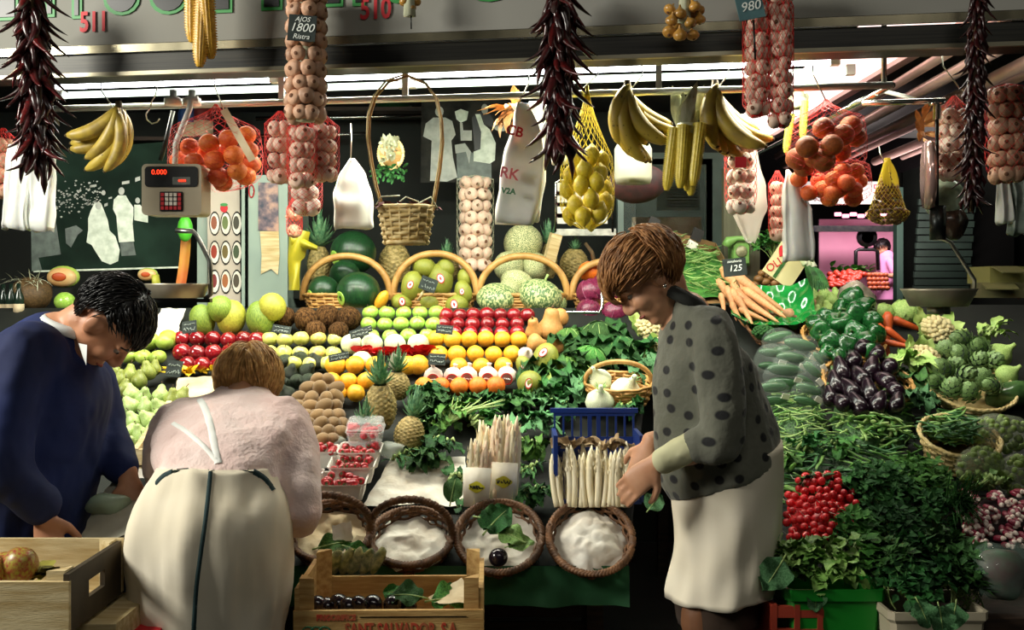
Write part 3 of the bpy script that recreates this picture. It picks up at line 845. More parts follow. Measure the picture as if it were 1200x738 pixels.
# cooler cabinet behind the woman's head
D5 = 5.35; o5 = P(784, 370, D5)
fr = thing('glass_cooler', 'glass-fronted cooler cabinet with pale green frame behind the corn cobs', 'cooler', o5)
m_frame = M('pale_green_frame', '#8fa79c', '#7f988e', scale=3, rough=.35)
part('back_panel', bxp(735, 190, 835, 372, D5+.4, .04, o5), M('cooler_inner', '#43564c', '#33443b', scale=4, rough=.5), fr, smooth=False)
mbf = MB()
for a in ((724, 190, 731, 372), (827, 190, 835, 372), (724, 186, 835, 193), (731, 300, 827, 305)):
    bb = bxp(*a, D5, .08, o5); k = len(mbf.v); mbf.v += bb.v; mbf.f += [tuple(i+k for i in f) for f in bb.f]; mbf.m += bb.m
part('frame', mbf, m_frame, fr, smooth=False)
mbs = MB()
for i in range(7):
    bb = bxp(772, 226+i*3.4, 806, 227.5+i*3.4, D5+.3, .01, o5); k = len(mbs.v); mbs.v += bb.v; mbs.f += [tuple(j+k for j in f) for f in bb.f]; mbs.m += bb.m
part('air_grille', mbs, m_steel, fr, smooth=False)
part('grille_plate', bxp(760, 222, 808, 252, D5+.32, .02, o5), M('grille_plate', '#5c7367', rough=.5), fr, smooth=False)
part('produce_sheet', bxp(738, 256, 818, 300, D5+.1, .01, o5), M('printed_sheet', '#d8dcc4', '#8f9c72', scale=9, rough=.5, c3='#c9b79a'), fr, smooth=False)
part('glass_pane', bxp(731, 193, 827, 300, D5+.02, .004, o5), film('cooler_glass', '#cfe6dc', .08), fr, smooth=False)
# price list stand (wire-framed board behind lemons)
D6 = 5.0; o6 = P(686, 275, D6)
st = thing('wire_price_stand', 'chrome wire-framed white and red price card behind the lemon net', 'price stand', o6)
part('card', bxp(653, 214, 712, 262, D6, .006, o6), m_paper, st, smooth=False)
for i in range(3): part('red_stripe', bxp(653, 224+i*13, 672, 229+i*13, D6-.006, .003, o6), m_red_ink, st, smooth=False)
part('lower_print', bxp(668, 256, 690, 260, D6-.006, .003, o6), M('yellow_print', '#c9b21f'), st, smooth=False)
path = [P(651, 272, D6), P(651, 214, D6), P(655, 211, D6), P(712, 208, D6), P(717, 212, D6), P(718, 272, D6)]
part('wire_frame', MB().tube([p-o6 for p in path], .006, 6), m_chrome, st)
part('base_bar', bxp(650, 268, 722, 276, D6, .05, o6), m_steel, st, smooth=False)

# shelf rails and things at the dark back
D7 = 5.45
for y, x0, x1, nm in ((137, 300, 500, 'upper'), (158, 300, 430, 'lower')):
    o = P((x0+x1)/2, y, D7)
    solo('shelf_bar', MB().tube([P(x0, y+2, D7)-o, P(x1, y-1, D7)-o], .012, 8), m_chrome, f'{nm} of two thin steel bars across the dark back wall', 'bar', loc=o)
o = P(462, 115, 5.5)
pt = thing('shelf_melon', 'dark round watermelon with white and red sticker high on the back shelf', 'watermelon', o)
part('fruit', me_round('watermelon_small', m_watermelon, 1, .95), None, pt, scale=.105)
part('sticker', MB().poly([(-.02, 0, .02), (.0, 0, .035), (.04, 0, -.015), (.02, 0, -.03)]), m_sticker_w, pt, smooth=False, loc=(-.01, -.108, -.01))
solo('back_shelf', MB().box(P(440, 133, 5.5), (.9, .3, .02)), m_wood2, 'dark shelf board high on the back wall under the round watermelon', 'shelf', smooth=False)
cz = (420, 128, 5.5)
for k, (x, y, colr, lab) in enumerate(((220, 140, '#2b4a7a', 'blue and cream tin on dark shelf right of the bananas'), (238, 138, '#6b2320', 'dark red bottle on dark shelf beside the blue tin'))):
    o = P(x, y, 5.4); t = thing('shelf_tin', lab, 'tin', o)
    part('can', MB().lathe([(.003, -.12), (.05, -.12), (.05, .03), (.04, .06), (.04, .1), (.003, .1)], 16), M('tin_%d' % k, colr, rough=.4), t)
    part('paper_band', MB().lathe([(.0515, -.1), (.0515, -.02)], 16), m_tanpaper, t)
solo('back_shelf', MB().box(P(200, 167, 5.45), (.7, .3, .02)), m_wood2, 'dark shelf board behind the orange net and scale head', 'shelf', smooth=False)
# ---------------------------------------------------------------- the sloping display
m_stand = M('dark_display_cover', '#121810', '#0b100b', scale=5, rough=.8)
ds = thing('display_stand', 'long sloping market stand covered in dark green that carries the fruit', 'market stand', (0, 3, 0))
def slab(x0f, x1f, x0b, x1b, y0, y1, name, par, mat, drop=.012):
    mb = MB(); o = V(par.location)
    pts = [(x0f, y0), (x1f, y0), (x1b, y1), (x0b, y1)]
    mb.loft([[V((x, y, slope_z(y)-drop-t))-o for x, y in pts] for t in (.04, 0)])
    return part(name, mb, mat, par, smooth=False)
slab(-2.1, .33, -2.3, .62, 2.95, 4.52, 'sloping_top', ds, m_stand)
part('back_shelf', MB().box((-.9, 1.75, 1.235), (3.0, .46, .05)), m_stand, ds, smooth=False)
part('upper_shelf', MB().box((-.9, 2.19, 1.385), (3.0, .42, .05)), m_stand, ds, smooth=False)
for x in (-2.05, -1.0, .25):
    for y in (.1, 1.45): part('leg', MB().box((x, y, (slope_z(3+y)-.06)/2), (.05, .05, slope_z(3+y)-.06)), m_wood2, ds, smooth=False)
for x in (-2.3, .6):
    part('leg', MB().box((x, 2.3, .68), (.05, .05, 1.36)), m_wood2, ds, smooth=False)
mb = MB()
def drape(u, v):
    x = -.75+u*1.085; z = slope_z(2.95)+.003-v*.115
    return V((x, 2.925-.012*math.sin(u*26)*v-.006*math.sin(u*57)*v, z))
mb.grid(drape, 60, 6)
solo('tablecloth', mb, m_greencloth, 'dark green cloth hanging from the front edge of the fruit stand', 'tablecloth')

G = random.Random(11)
def put(name, me, p, r, label, cat, group=None, rot=None, scale=None):
    o = ob(name, me, None, p, rot if rot is not None else (G.uniform(-.35, .35), G.uniform(-.35, .35), G.uniform(0, 6.28)), scale if scale else r)
    return tag(o, label, cat, group)
def rpx(n, p): return n*p.y/F
def bank(name, cat, mefn, rows, desc, group, stem=None, lift=1.05, tilt=None):
    """rows: (name of the row, y, [x...], radius in px)"""
    out = []
    for rn, y, xs, rp in rows:
        for i, x in enumerate(xs):
            yy = y+G.uniform(-.8, .8)
            p = S(x, yy, rpx(rp, S(x, yy))*lift); r = rpx(rp, p)*G.uniform(.95, 1.06)
            o = put(name, mefn(i), p, r, f'{desc}, {ordn(i)} from the left in the {rn} row', cat, group, rot=tilt and (tilt[0]+G.uniform(-.2, .2), tilt[1]+G.uniform(-.2, .2), G.uniform(0, 6.28)))
            if stem: part('stem', me_stem(), None, o, loc=(0, 0, stem))
            out.append(o)
    return out
def xs(a, b, n): return [a+(b-a)*i/(n-1) for i in range(n)]

# apples
def reds(i): return me_apple(m_apple_red, 1.06, i % 3)
bank('red_apple', 'apple', reds, [('top', 369, xs(523, 618, 7), 9), ('middle', 380, xs(519, 606, 6), 9), ('bottom', 390, xs(533, 606, 5), 9)],
     'dark red apple before the gourd basket', 'dark red apples in the middle of the stand', .72)
bank('red_apple', 'apple', reds, [('top', 397, xs(213, 304, 6)[:5]+[301], 10), ('middle', 413, [213, 231, 250, 270, 290], 10.5), ('bottom', 427, [219, 237, 256, 275], 10)],
     'dark red apple behind the blond woman', 'dark red apples behind the blond woman', .72)
def greens(i): return me_apple(m_apple_green, .95, i % 3)
bank('green_apple', 'apple', greens, [('top', 366, xs(434, 512, 5), 9.5), ('middle', 379, xs(432, 508, 5), 9.8), ('bottom', 393, xs(436, 500, 4), 9.5)],
     'bright green apple beside the coconuts', 'green apples beside the coconuts', .66)
def yell(i): return me_apple(m_apple_yellow if i != 3 else m_apple_blush, .93, i % 3)
bank('yellow_apple', 'apple', yell, [('top', 397, [316, 334, 353, 373, 393], 10), ('middle', 413, [315, 333, 352, 372, 391], 10), ('bottom', 425, [344, 364, 384], 9.5)],
     'yellow-green apple below the coconuts', 'yellow apples below the coconuts', .66)
def limes(i): return me_round('pale_fruit', m_lime, 1, .98, k=i % 2)
bank('pale_green_apple', 'apple', lambda i: me_apple(m_lime, .95, i % 3), [('upper', 400, [176, 193], 11), ('lower', 418, [134, 151, 168, 185], 9.5)],
     'pale green apple above the pears', 'pale green apples above the pears', .66)
bank('yellow_melon', 'melon', lambda i: me_round('small_melon', m_melon_y, 1, 1.02, k=i), [('upper', 397, [152, 197], 11)],
     'small yellow melon above the pears', 'small yellow melons above the pears')
# oranges
def gold(i): return me_round('golden_orange', m_orange_y, 1, .95, k=i % 4, nz=.03)
bank('golden_orange', 'orange', gold, [('top', 397, xs(511, 608, 6), 10.5), ('middle', 415, xs(514, 600, 5), 10.8), ('bottom', 429, xs(538, 590, 3), 10.5)],
     'golden orange above the wrapped ones', 'golden oranges in the middle of the stand')
bank('grapefruit', 'grapefruit', lambda i: me_round('grapefruit', m_orange_y, 1, .93, k=i % 4, nz=.03),
     [('top', 428, [393, 416, 440], 12), ('middle', 446, [389, 408, 429], 11.5), ('bottom', 461, [396, 417], 10.5)],
     'golden grapefruit behind the kiwis', 'golden grapefruit beside the kiwis')
bank('grapefruit', 'grapefruit', lambda i: me_round('grapefruit', m_orange_y, 1, .93, k=i % 4, nz=.03), [('short', 428, [490, 478], 12)],
     'golden grapefruit behind the tallest pineapple', 'golden grapefruit beside the pineapple crown')
bank('orange', 'orange', lambda i: me_round('orange', m_orange, 1, .95, k=i % 4, nz=.02), [('front', 452, [497, 517, 538, 560, 581], 10.8)],
     'bright orange below the wrapped ones', 'oranges in front of the wrapped ones')
m_tissue = M('pink_white_tissue', '#f2dfd3', '#ead0c4', scale=12, rough=.6, bump=.4, bscale=60)
m_seal = M('purple_brown_seal', '#6a3b4c', '#8c5a3c', scale=60, rough=.5)
def me_wrapped():
    def mk():
        mb = MB(); pr = [(.003, -.95), (.6, -.8), (.95, -.3), (1, .1), (.82, .55), (.45, .85), (.2, .98), (.16, 1.12), (.26, 1.3), (.003, 1.33)]
        mb.lathe(pr, 20, lambda r, z, a: (r*(1+.05*math.cos(9*a)*(z > .4)), z)); mb.noise(.04, 2)
        return mb.mesh('wrapped_orange', m_tissue)
    return lib('wrapped', mk)
for i, x in enumerate((508, 531, 548, 572, 594)):
    y = 440+(i in (0, 1))*1; p = S(x, y, .05); r = rpx(11.5, p)
    o = put('wrapped_orange', me_wrapped(), p, r, f'tissue-wrapped orange with round seal, {ordn(i)} from the left in its row', 'wrapped orange', 'tissue-wrapped oranges', rot=(.12, G.uniform(-.25, .25), 0))
    mb = MB()
    mb.mat(0).poly([V((math.cos(a)*.62, -1.045, math.sin(a)*.62-.12)) for a in [2*PI*k/20 for k in range(20)]])
    mb.mat(1).poly([V((math.cos(a)*.5, -1.055, math.sin(a)*.5-.12)) for a in [2*PI*k/20 for k in range(20)]])
    sl = part('seal', mb, [m_red_ink, m_seal], o, smooth=False)
    part('seal_lettering', scribble(1.0, .55, 40+i, 1, .03), m_chalk, sl, loc=(0, -1.07, -.1))
# coconuts
for i, (x, y, rp) in enumerate(((332, 372, 14), (359, 374, 15), (384, 371, 15), (409, 373, 15), (370, 387, 12), (397, 388, 12))):
    p = S(x, y, .06); put('coconut', me_round('coconut', m_coco, 1, .95, nz=.08, k=i), p, rpx(rp, p), f'hairy brown coconut, {ordn(i) if i < 4 else ("small one, left" if i == 4 else "small one, right")} {"from the left in the row before the watermelons" if i < 4 else "below the main coconut row"}', 'coconut', 'coconuts')
# melons at the left back
for i, (x, y, w, h, mt, lab) in enumerate(((237, 375, 15, 19, m_melon_g, 'green ridged melon, leftmost behind the red apples'),
        (258, 362, 15, 16, m_melon_g, 'greenish yellow melon standing behind the yellow one'),
        (271, 372, 17, 21, m_melon_y, 'big smooth yellow melon directly behind the red apples'),
        (305, 373, 17, 21, m_melon_g, 'green striped melon beside the first coconut'),
        (319, 360, 16, 17, m_melon_y, 'round yellow melon on top, against the grey-green cupboard'))):
    p = S(x, y, .09 if i not in (1, 4) else .14); o = ob('melon', me_round('melon_%d' % i, mt, 1, h/w, lob=.05, lobn=10, nz=.03, k=i), None, p, (.1, .1*(i-2), i), rpx(w, p))
    tag(o, lab, 'melon', 'melons behind the red apples')
p = S(303, 392, .1)
# cantaloupes on red paper
for i, x in enumerate((412, 436, 463, 490)):
    p = S(x, 403, .05); o = put('cantaloupe', me_round('cantaloupe', m_canta, 1, .92, lob=.06, lobn=10, nz=.02, k=i % 2), p, rpx(12.8, p), f'pale whitish cantaloupe above the pineapples, {ordn(i)} from the left', 'melon', 'pale cantaloupes', rot=(.3, G.uniform(-.2, .2), i))
m_redpaper = M('red_tissue_paper', '#d2262b', '#b31a20', scale=10, rough=.7)
for i, x in enumerate((434, 470, 497)):
    mb = MB(); r_ = random.Random(i)
    for k in range(12): mb.leaf((r_.uniform(-.05, .05), 0, r_.uniform(-.01, .01)), (r_.uniform(-1, 1), -.5, r_.uniform(-.1, .9)), (0, 1, 1), .05, .05, curl=.5, nu=3, nv=2, rnd=r_)
    solo('red_tissue', mb, m_redpaper, f'crumpled red tissue under the {("second", "third", "fourth")[i]} pale cantaloupe from the left', 'tissue', loc=S(x, 415, .035))
p = S(424, 421, .03); put('cantaloupe', me_round('cantaloupe', m_canta, 1, .8, lob=.06, lobn=10, nz=.02, k=1), p, rpx(12, p), 'pale cantaloupe half hidden below the other four', 'melon', rot=(.3, 0, 0))
# avocados
for i, (x, y) in enumerate(((334, 424), (352, 420), (371, 424), (340, 437), (360, 434), (332, 450), (348, 447), (362, 446), (337, 461))):
    p = S(x, y, .035); put('avocado', me_pear(m_avo, i % 3), p, rpx(9.2, p), 'dark green-black avocado in the heap beside the blond hair', 'avocado', 'avocados', rot=(G.uniform(.5, 1.4), G.uniform(-.4, .4), G.uniform(-1, 1)))
# kiwis: heaped
mk = me_round('kiwi', m_kiwi, .82, 1.08, nz=.02)
k_rows = [(445, [372, 384]), (455, [362, 376, 392]), (466, [352, 366, 381, 394]), (476, [350, 364, 379, 393]), (487, [358, 371, 386, 398]), (497, [362, 375, 389, 402]), (507, [370, 384, 398]), (516, [377, 391])]
ki = 0
for y, xx in k_rows:
    for x in xx:
        p = S(x+G.uniform(-2, 2), y, .075-.004*abs(x-378)*.2); put('kiwi', mk, p, rpx(10 if G.random() > .3 else 11, p), 'brown fuzzy kiwi in the tall heap beside the front pineapples', 'kiwi', 'kiwis heaped on the stand', rot=(G.uniform(.6, 2), G.uniform(-.9, .9), G.uniform(-1.2, 1.2))); ki += 1
for y, xx in ((460, [366, 384]), (475, [360, 376, 390]), (490, [368, 382, 394]), (505, [380, 392])):
    for x in xx:
        p = S(x, y, .035); put('kiwi', mk, p, rpx(10, p), 'brown fuzzy kiwi in the tall heap beside the front pineapples', 'kiwi', 'kiwis heaped on the stand')
# pears
for i, (x, y, rp) in enumerate(((140, 445, 9), (152, 440, 10), (163, 446, 9.5), (173, 436, 10), (146, 456, 9), (181, 432, 8), (135, 436, 8))):
    p = S(x, y, .06); o = put('pear', me_pear(m_pear_dark, i % 3), p, rpx(rp, p), 'slender olive green pear standing upright beside the man', 'pear', 'slender olive pears', rot=(G.uniform(-.2, .2), G.uniform(-.2, .2), i))
    part('stem', me_stem(L=.45), None, o, loc=(.1*math.cos(i*2), .1*math.sin(i*2), 1.4))
pp = [(154, 462), (168, 466), (154, 476), (171, 478), (188, 464), (187, 478), (157, 494), (174, 492), (190, 490), (165, 509), (179, 505), (150, 508), (202, 468), (212, 466), (196, 500), (155, 522), (168, 522)]
for i, (x, y) in enumerate(pp):
    p = S(x, y, .05); o = put('pear', me_pear(m_pear if i not in (12, 13) else m_pear_dark, i % 3), p, rpx(10, p), 'plump pale green pear in the loose heap beside the wooden tray', 'pear', 'plump green pears', rot=(G.uniform(-.3, .9), G.uniform(-.5, .5), G.uniform(0, 6)))
    part('stem', me_stem(L=.45), None, o, loc=(.1*math.cos((i % 3)*2), .1*math.sin((i % 3)*2), 1.4))
# yellow petals and tan paper
mb = MB(); r_ = random.Random(5)
for k in range(50): mb.leaf((r_.uniform(-.09, .09), r_.uniform(-.04, .04), 0), (r_.uniform(-1, 1), r_.uniform(-1, .2), r_.uniform(0, .7)), (0, 0, 1), .04, .035, curl=.6, nu=3, nv=2, rnd=r_)
solo('yellow_paper_trim', mb, m_flower, 'bright yellow ruffled trim lying below the red apples behind the blond woman', 'trim', loc=S(225, 436, .03))
def sheet(pts, n=14, amp=.012, freq=9, seed=0):
    """crumpled sheet through four corners (front-left, front-right, back-right, back-left)"""
    a, b, c_, d = [V(p) for p in pts]; mb = MB()
    mb.grid(lambda u, v: (a.lerp(b, u)).lerp(d.lerp(c_, u), v), n, n); mb.noise(amp, freq, seed=seed); mb.noise(amp*.5, freq*3, seed=seed)
    return mb
solo('wrapping_paper', sheet([S(200, 470, .03), S(300, 468, .03), S(285, 436, .04), S(208, 444, .04)], 24, .008, 10, 1), m_tanpaper, 'tan wrapping paper spread below the yellow trim behind the blond woman', 'paper')
# wooden tray with cherries
tr = thing('wooden_tray', 'pale wooden tray edge slanting between the pears and pink sweater woman', 'tray', S(195, 520, .03))
o = V(tr.location)
e0, e1 = S(160, 535, .10), S(200, 478, .08)
dv = (e1-e0).normalized(); sd = V((dv.y, -dv.x, 0)).normalized()
def beam(a, b, w, h):
    d = (b-a).normalized(); s = d.cross(V((0, 0, 1))).normalized(); u = s.cross(d)
    return MB().loft([[q+s*x*w+u*y*h for x, y in ((-.5, -.5), (.5, -.5), (.5, .5), (-.5, .5))] for q in (a, b)])
part('side_board', beam(e0-o, e1-o, .018, .06), m_palewood, tr, smooth=False)
part('side_board', beam(e0+sd*.36-o, e1+sd*.36-o, .018, .06), m_palewood, tr, smooth=False)
part('front_board', beam(e0-o, e0+sd*.36-o, .018, .05), m_palewood, tr, smooth=False)
part('bottom', MB().loft([[q-o-V((0, 0, .03+t)) for q in (e0, e0+sd*.36, e1+sd*.36, e1)] for t in (.008, 0)]), m_palewood, tr, smooth=False)
mch = me_round('cherry', m_cherry, 1, .95, 12, 8, nz=0)
for i in range(26):
    q = e0+dv*G.uniform(.03, .14)+sd*G.uniform(.02, .13)+V((0, 0, -.012+G.uniform(0, .02)))
    put('cherry', mch, q, .0115, 'dark red cherry in the wooden tray between man and pink sweater woman', 'cherry', 'cherries in the tray')
solo('wrapping_paper', sheet([S(158, 560, .02), S(200, 560, .02), S(190, 543, .05), S(163, 541, .05)], 12, .006, 14, 4), m_paper, 'white paper edge below the cherries', 'paper')

# ---------------------------------------------------------------- handled baskets at the back
def handled_basket(cx, ybase, wpx, ytop, d, label, hmat=m_cane):
    p = P(cx, ybase, d); w = wpx/2*d/F
    t = thing('handled_basket', label, 'basket', p, None, 'arched handle baskets along the back')
    part('body', mb_wicker(w*.8, w*.96, .10, 8, 26, .006, .004, sq=(1, .5)), m_cane, t)
    part('rim', mb_braid([(x, y, .105) for x, y, z in circle(w*.97, 60, 0, .5)], .004, .006, 2, 24), m_cane, t)
    H = (ybase-ytop)*d/F
    part('handle', MB().tube([(x*1.0, y, .08+z) for x, y, z in arch(w, H-.08, 40)], .016, 8), hmat, t)
    return t
DB = 4.68
handled_basket(406, 372, 102, 300, DB, 'light cane basket with arched handle holding dark watermelons')
handled_basket(510, 372, 98, 297, DB, 'light cane basket with arched handle heaped with yellow-green melons')
handled_basket(613, 372, 104, 300, DB, 'light cane basket with arched handle holding mottled green gourds')
handled_basket(712, 372, 84, 306, DB, 'light cane basket with arched handle holding red cabbages')
WM = me_round('watermelon', m_watermelon, 1.0, .95, 24, 16, nz=.01)
for x, y, rp, dd, lab in ((379, 341, 19, DB, 'dark green watermelon, smaller one at the left inside the basket'), (420, 343, 26, DB-.05, 'large dark watermelon at the front of the basket'), (414, 296, 27, 4.95, 'dark round watermelon standing high behind the watermelon basket'), (404, 322, 18, 4.85, 'dark watermelon wedged between the basket ones and the high one')):
    p = P(x, y, dd); o = put('watermelon', WM, p, rpx(rp, p), lab, 'watermelon', 'watermelons', rot=(.3, .9, x))
    if rp > 18: 
        mb = MB(); n = V((-.72, -.62, -.25)).normalized()
        a_, b_ = frame_from(n)
        mb.poly([n*math.sqrt(1.0-.12)+a_*math.cos(k*2*PI/16)*.34+b_*math.sin(k*2*PI/16)*.34 + n*.012 for k in range(16)])
        pa = part('pale_patch', MB().ell((0, 0, 0), (.33, .33, .02), 14, 6, mtx=n.to_track_quat('Z', 'Y').to_matrix()), m_apple_green, o, loc=n*.965)
        pa.parent = o; o.rotation_euler = (0, 0, 0)
p = P(447, 352, 4.58); put('yellow_courgette', me_round('long_yellow', m_orange_y, 1, 1.9), p, rpx(7, p), 'small yellow-orange fruit tucked beside the front watermelon', 'fruit', rot=(.2, .5, 0))
# melons with stickers
for i, (x, y, w, h, tl, st_) in enumerate(((483, 335, 13, 18, .15, 1), (516, 328, 15, 20, -.1, 1), (497, 313, 14, 12, .2, 0), (522, 314, 11, 12, .2, 0), (543, 342, 10, 14, -.3, 1), (504, 354, 13, 11, .1, 0), (535, 357, 15, 13, -.5, 1), (471, 354, 13, 10, .2, 1), (545, 325, 9, 12, 0, 0))):
    dd = DB-.06 if y > 330 else DB+.03
    p = P(x, y, dd); r = rpx(w, p)
    o = ob('sticker_melon' if st_ else 'melon', me_round('toad_%d' % i, m_melon_toad, 1, h/w, lob=.03, lobn=10, nz=.04, k=i), None, p, (0, tl, 0), r)
    tag(o, f'yellow-green melon in the second handled basket, {["standing at the left", "standing tall behind the slate tag", "top left", "top right", "at the right rim", "front centre without sticker", "lying front right", "lying front left", "half hidden at the back right"][i]}', 'melon', 'melons in the second handled basket')
    if st_: stickers(o, (.1*(1 if i % 2 else -1), -1.0, .1), (0, -1, .05), .28, .4, .3*(-1)**i)
price_tag(P(502, 333, 4.52), .075, .06, 'small tilted slate price tag stuck among the yellow-green melons', 61, roll=.35)
solo('white_stake', MB().tube([P(497, 340, 4.53), P(490, 352, 4.55)], .006, 6), m_palewood, 'pale wooden stake below the slate tag among melons', 'stake')
# mottled gourds
for i, (x, y, w, h, dd) in enumerate(((582, 349, 24, 17, DB-.05), (633, 347, 26, 20, DB-.07), (606, 330, 20, 14, DB+.05), (597, 340, 14, 14, DB), (654, 352, 10, 14, DB))):
    p = P(x, y, dd); r = rpx(w, p)
    o = put('mottled_gourd', me_round('gourd', m_gourd_mottle if i in (1, 0, 4) else m_melon_net, 1, h/w, lob=.04, lobn=12, nz=.02, k=i % 3), p, r, f'mottled green and cream gourd in the third basket, {["front left", "front right with a stem", "back middle", "squeezed between the others", "at the right rim"][i]}', 'gourd', 'mottled gourds', rot=(.35, 0, i))
    if i == 1: part('stem', me_stem(m_stalk, .3, .07), None, o, loc=(0, 0, h/w*.95))
p = P(613, 285, 4.98); put('netted_melon', me_round('netted', m_melon_net, 1, 1.0, nz=.02), p, rpx(23, p), 'big round netted melon standing behind the gourd basket', 'melon')
p = P(596, 312, 4.9); put('netted_melon', me_round('netted', m_melon_net, 1, 1.0, nz=.02), p, rpx(18, p), 'netted melon just behind the gourd basket, under the big one', 'melon')
p = P(628, 313, 4.92); put('netted_melon', me_round('netted', m_melon_net, 1, 1.0, nz=.02), p, rpx(17, p), 'netted melon behind the gourd basket handle, right of the lower pair', 'melon')
# red cabbages
def me_cab(mat, vein, k=0):
    def mk():
        r = random.Random(k); mb = MB(); mb.ell((0, 0, 0), (.9, .9, .88), 22, 14)
        for i in range(9):
            a = i*2.4; n = V((math.cos(a), math.sin(a), .15+.5*(i % 3)/2)).normalized()
            c_ = n*.0
            def fn(u, v, a=a, i=i):
                el = -.9+u*(2.1+.1*(i % 3)); az = a+(v-.5)*1.7*math.sin(PI*min(.97, max(.1, u)))
                rr = .95+.012*(i % 4)+.05*abs(v-.5)**2*4*.6+.02*math.sin(9*v+i)
                return V((math.cos(el)*math.cos(az), math.cos(el)*math.sin(az), math.sin(el)*.95))*rr
            mb.mat(0).grid(fn, 9, 8)
            mb.mat(1).tube([fn(u/7, .5)*1.01 for u in range(8)], [.03-.003*u for u in range(8)], 5)
        return mb.mesh('cabbage', [mat, vein])
    return lib(('cab', mat.name, k), mk)
for i, (x, y, rp, dd) in enumerate(((692, 342, 17, DB-.07), (722, 340, 19, DB-.02), (690, 364, 15, 4.5), (720, 366, 15, 4.48), (706, 330, 13, DB+.05), (741, 362, 13, 4.5))):
    p = P(x, y, dd); put('red_cabbage', me_cab(m_redcab, m_redcab_v, i % 2), p, rpx(rp, p), f'purple red cabbage by the woman\'s face, {["front left of the upper pair", "front right of the upper pair", "lower left", "lower middle", "at the back between the upper pair", "lower right, partly behind her chin"][i]}', 'cabbage', 'red cabbages')
p = P(692, 318, 4.75); put('small_pumpkin', me_round('pumpkin', m_orange, 1, .8, lob=.1, lobn=9), p, rpx(15, p), 'orange pumpkin peeking over the red cabbages under the basket handle', 'pumpkin', rot=(0, 0, 0))
solo('dry_stalk', MB().tube([P(697, 312, 4.74), P(694, 296, 4.74), P(686, 285, 4.76)], [.012, .01, .008], 6), m_stem, 'dry brown stalk rising behind the pumpkin by the pineapple', 'stalk')
# wire frame by the cabbages (scale cradle)
solo('wire_cradle', MB().tube([P(705, 330, 4.3), P(706, 360, 4.3), P(702, 366, 4.28), P(650, 366, 4.28), P(646, 362, 4.28)], .008, 6), m_chrome, 'bent chrome wire bracket in front of the red cabbages', 'bracket')
# gourds and butternuts
def me_butter(k=0):
    def mk():
        pr = [(.003, -.9), (.6, -.85), (.95, -.5), (1, -.15), (.85, .25), (.62, .6), (.55, 1.0), (.5, 1.3), (.3, 1.45), (.003, 1.47)]
        mb = MB().lathe(pr, 18); mb.noise(.05, 1, seed=k); mb.mat(1).tube([(0, 0, 1.4), (.03, 0, 1.7)], [.14, .1], 6)
        return mb.mesh('butternut', [m_butternut, m_stem])
    return lib(('butter', k), mk)
for i, (x, y, rp, lab) in enumerate(((645, 384, 16, 'biggest tan squash standing beside the red apples'), (626, 387, 11, 'tan squash leaning left of the biggest one'), (628, 402, 11, 'tan squash lying below, above the sticker melons'), (657, 404, 10, 'orange-tan squash lying right, above the sticker melons'), (655, 372, 11, 'tan squash behind the biggest one'))):
    p = S(x, y, .06); put('squash', me_butter(i % 2) if i != 3 else me_round('squash', m_butternut, 1, .85), p, rpx(rp, p), lab, 'squash', 'tan squashes', rot=(.15, (.1, -.5, 1.2, .3, .2)[i], i) if i < 2 else (1.9, .4*i, i))
# sticker melons at the right
for i, (x, y, w, h, rot, lab, st_) in enumerate(((639, 422, 15.5, 21, .25, 'green sticker melon standing upright above the kale', 1), (621, 449, 15, 15, -.2, 'green melon with sticker sitting lowest left above the kale', 1), (650, 448, 15, 12, .3, 'round green melon partly under a dark leaf', 0), (656, 434, 10, 12, 0, 'green melon mostly hidden behind the upright one', 0), (614, 428, 9, 12, -.5, 'slim green melon behind the lowest left one', 1))):
    p = S(x, y, .06 if i else .09); r = rpx(w, p)
    o = ob('green_melon', me_round('greenm_%d' % i, m_melon_toad if i != 2 else m_melon_g, 1, h/w, lob=.03, lobn=10, nz=.03, k=i+3), None, p, (-.1, rot, 0), r); tag(o, lab, 'melon', 'sticker melons beside the oranges')
    if st_: stickers(o, ((-.35 if i == 0 else -.1), -.98, .5 if i == 0 else .0), ((-.35 if i == 0 else 0), -1, .3 if i == 0 else .05), .28, .42, .4)
p = S(616, 415, .06)
put('white_garlic', me_garlic(m_garlic_w, 2), p, rpx(9, p), 'white garlic bulb between the golden oranges and the upright melon', 'garlic', rot=(1, .4, 0))
# pineapples
def pineapple(base, h, w, tilt, label, crown=1.0, dd=None, crn=0):
    t = thing('pineapple', label, 'pineapple', base, tilt, 'pineapples')
    part('body', me_pinebody(), None, t, loc=(0, 0, h/2), scale=(w/1.24, w/1.24, h/1.9))
    part('crown', me_crown(crn), None, t, loc=(0, 0, h*.96), scale=h*.85*crown)
    return t
def pine(x0, yb, ht_px, w_px, tilt, label, lift, crown=1.0, k=0):
    p = S(x0, yb, lift); s = p.y/F
    pineapple(p, ht_px*s, w_px*s, tilt, label, crown, k, k)
pine(446, 502, 52, 38, (.1, -.03, .3), 'pineapple standing tallest in the front group above the berries', .03, .95, 1)
pine(424, 521, 26, 33, (.25, -.15, 1), 'pineapple at the left of the front group behind the plastic berry box', .03, 1.5, 2)
pine(476, 528, 40, 36, (.3, .30, 2), 'pineapple leaning right at the front group\'s lower right', .03, 1.15, 3)
pine(464, 468, 32, 32, (.0, .05, 0), 'pineapple at the back of the front group with a white card in its crown', .03, 1.2, 4)
solo('white_card', MB().box((0, 0, 0), (.042, .002, .055)), m_paper, 'small white card stuck in the rear pineapple crown', 'card', smooth=False, loc=S(463, 424, .17), rot=(.1, .35, 0))
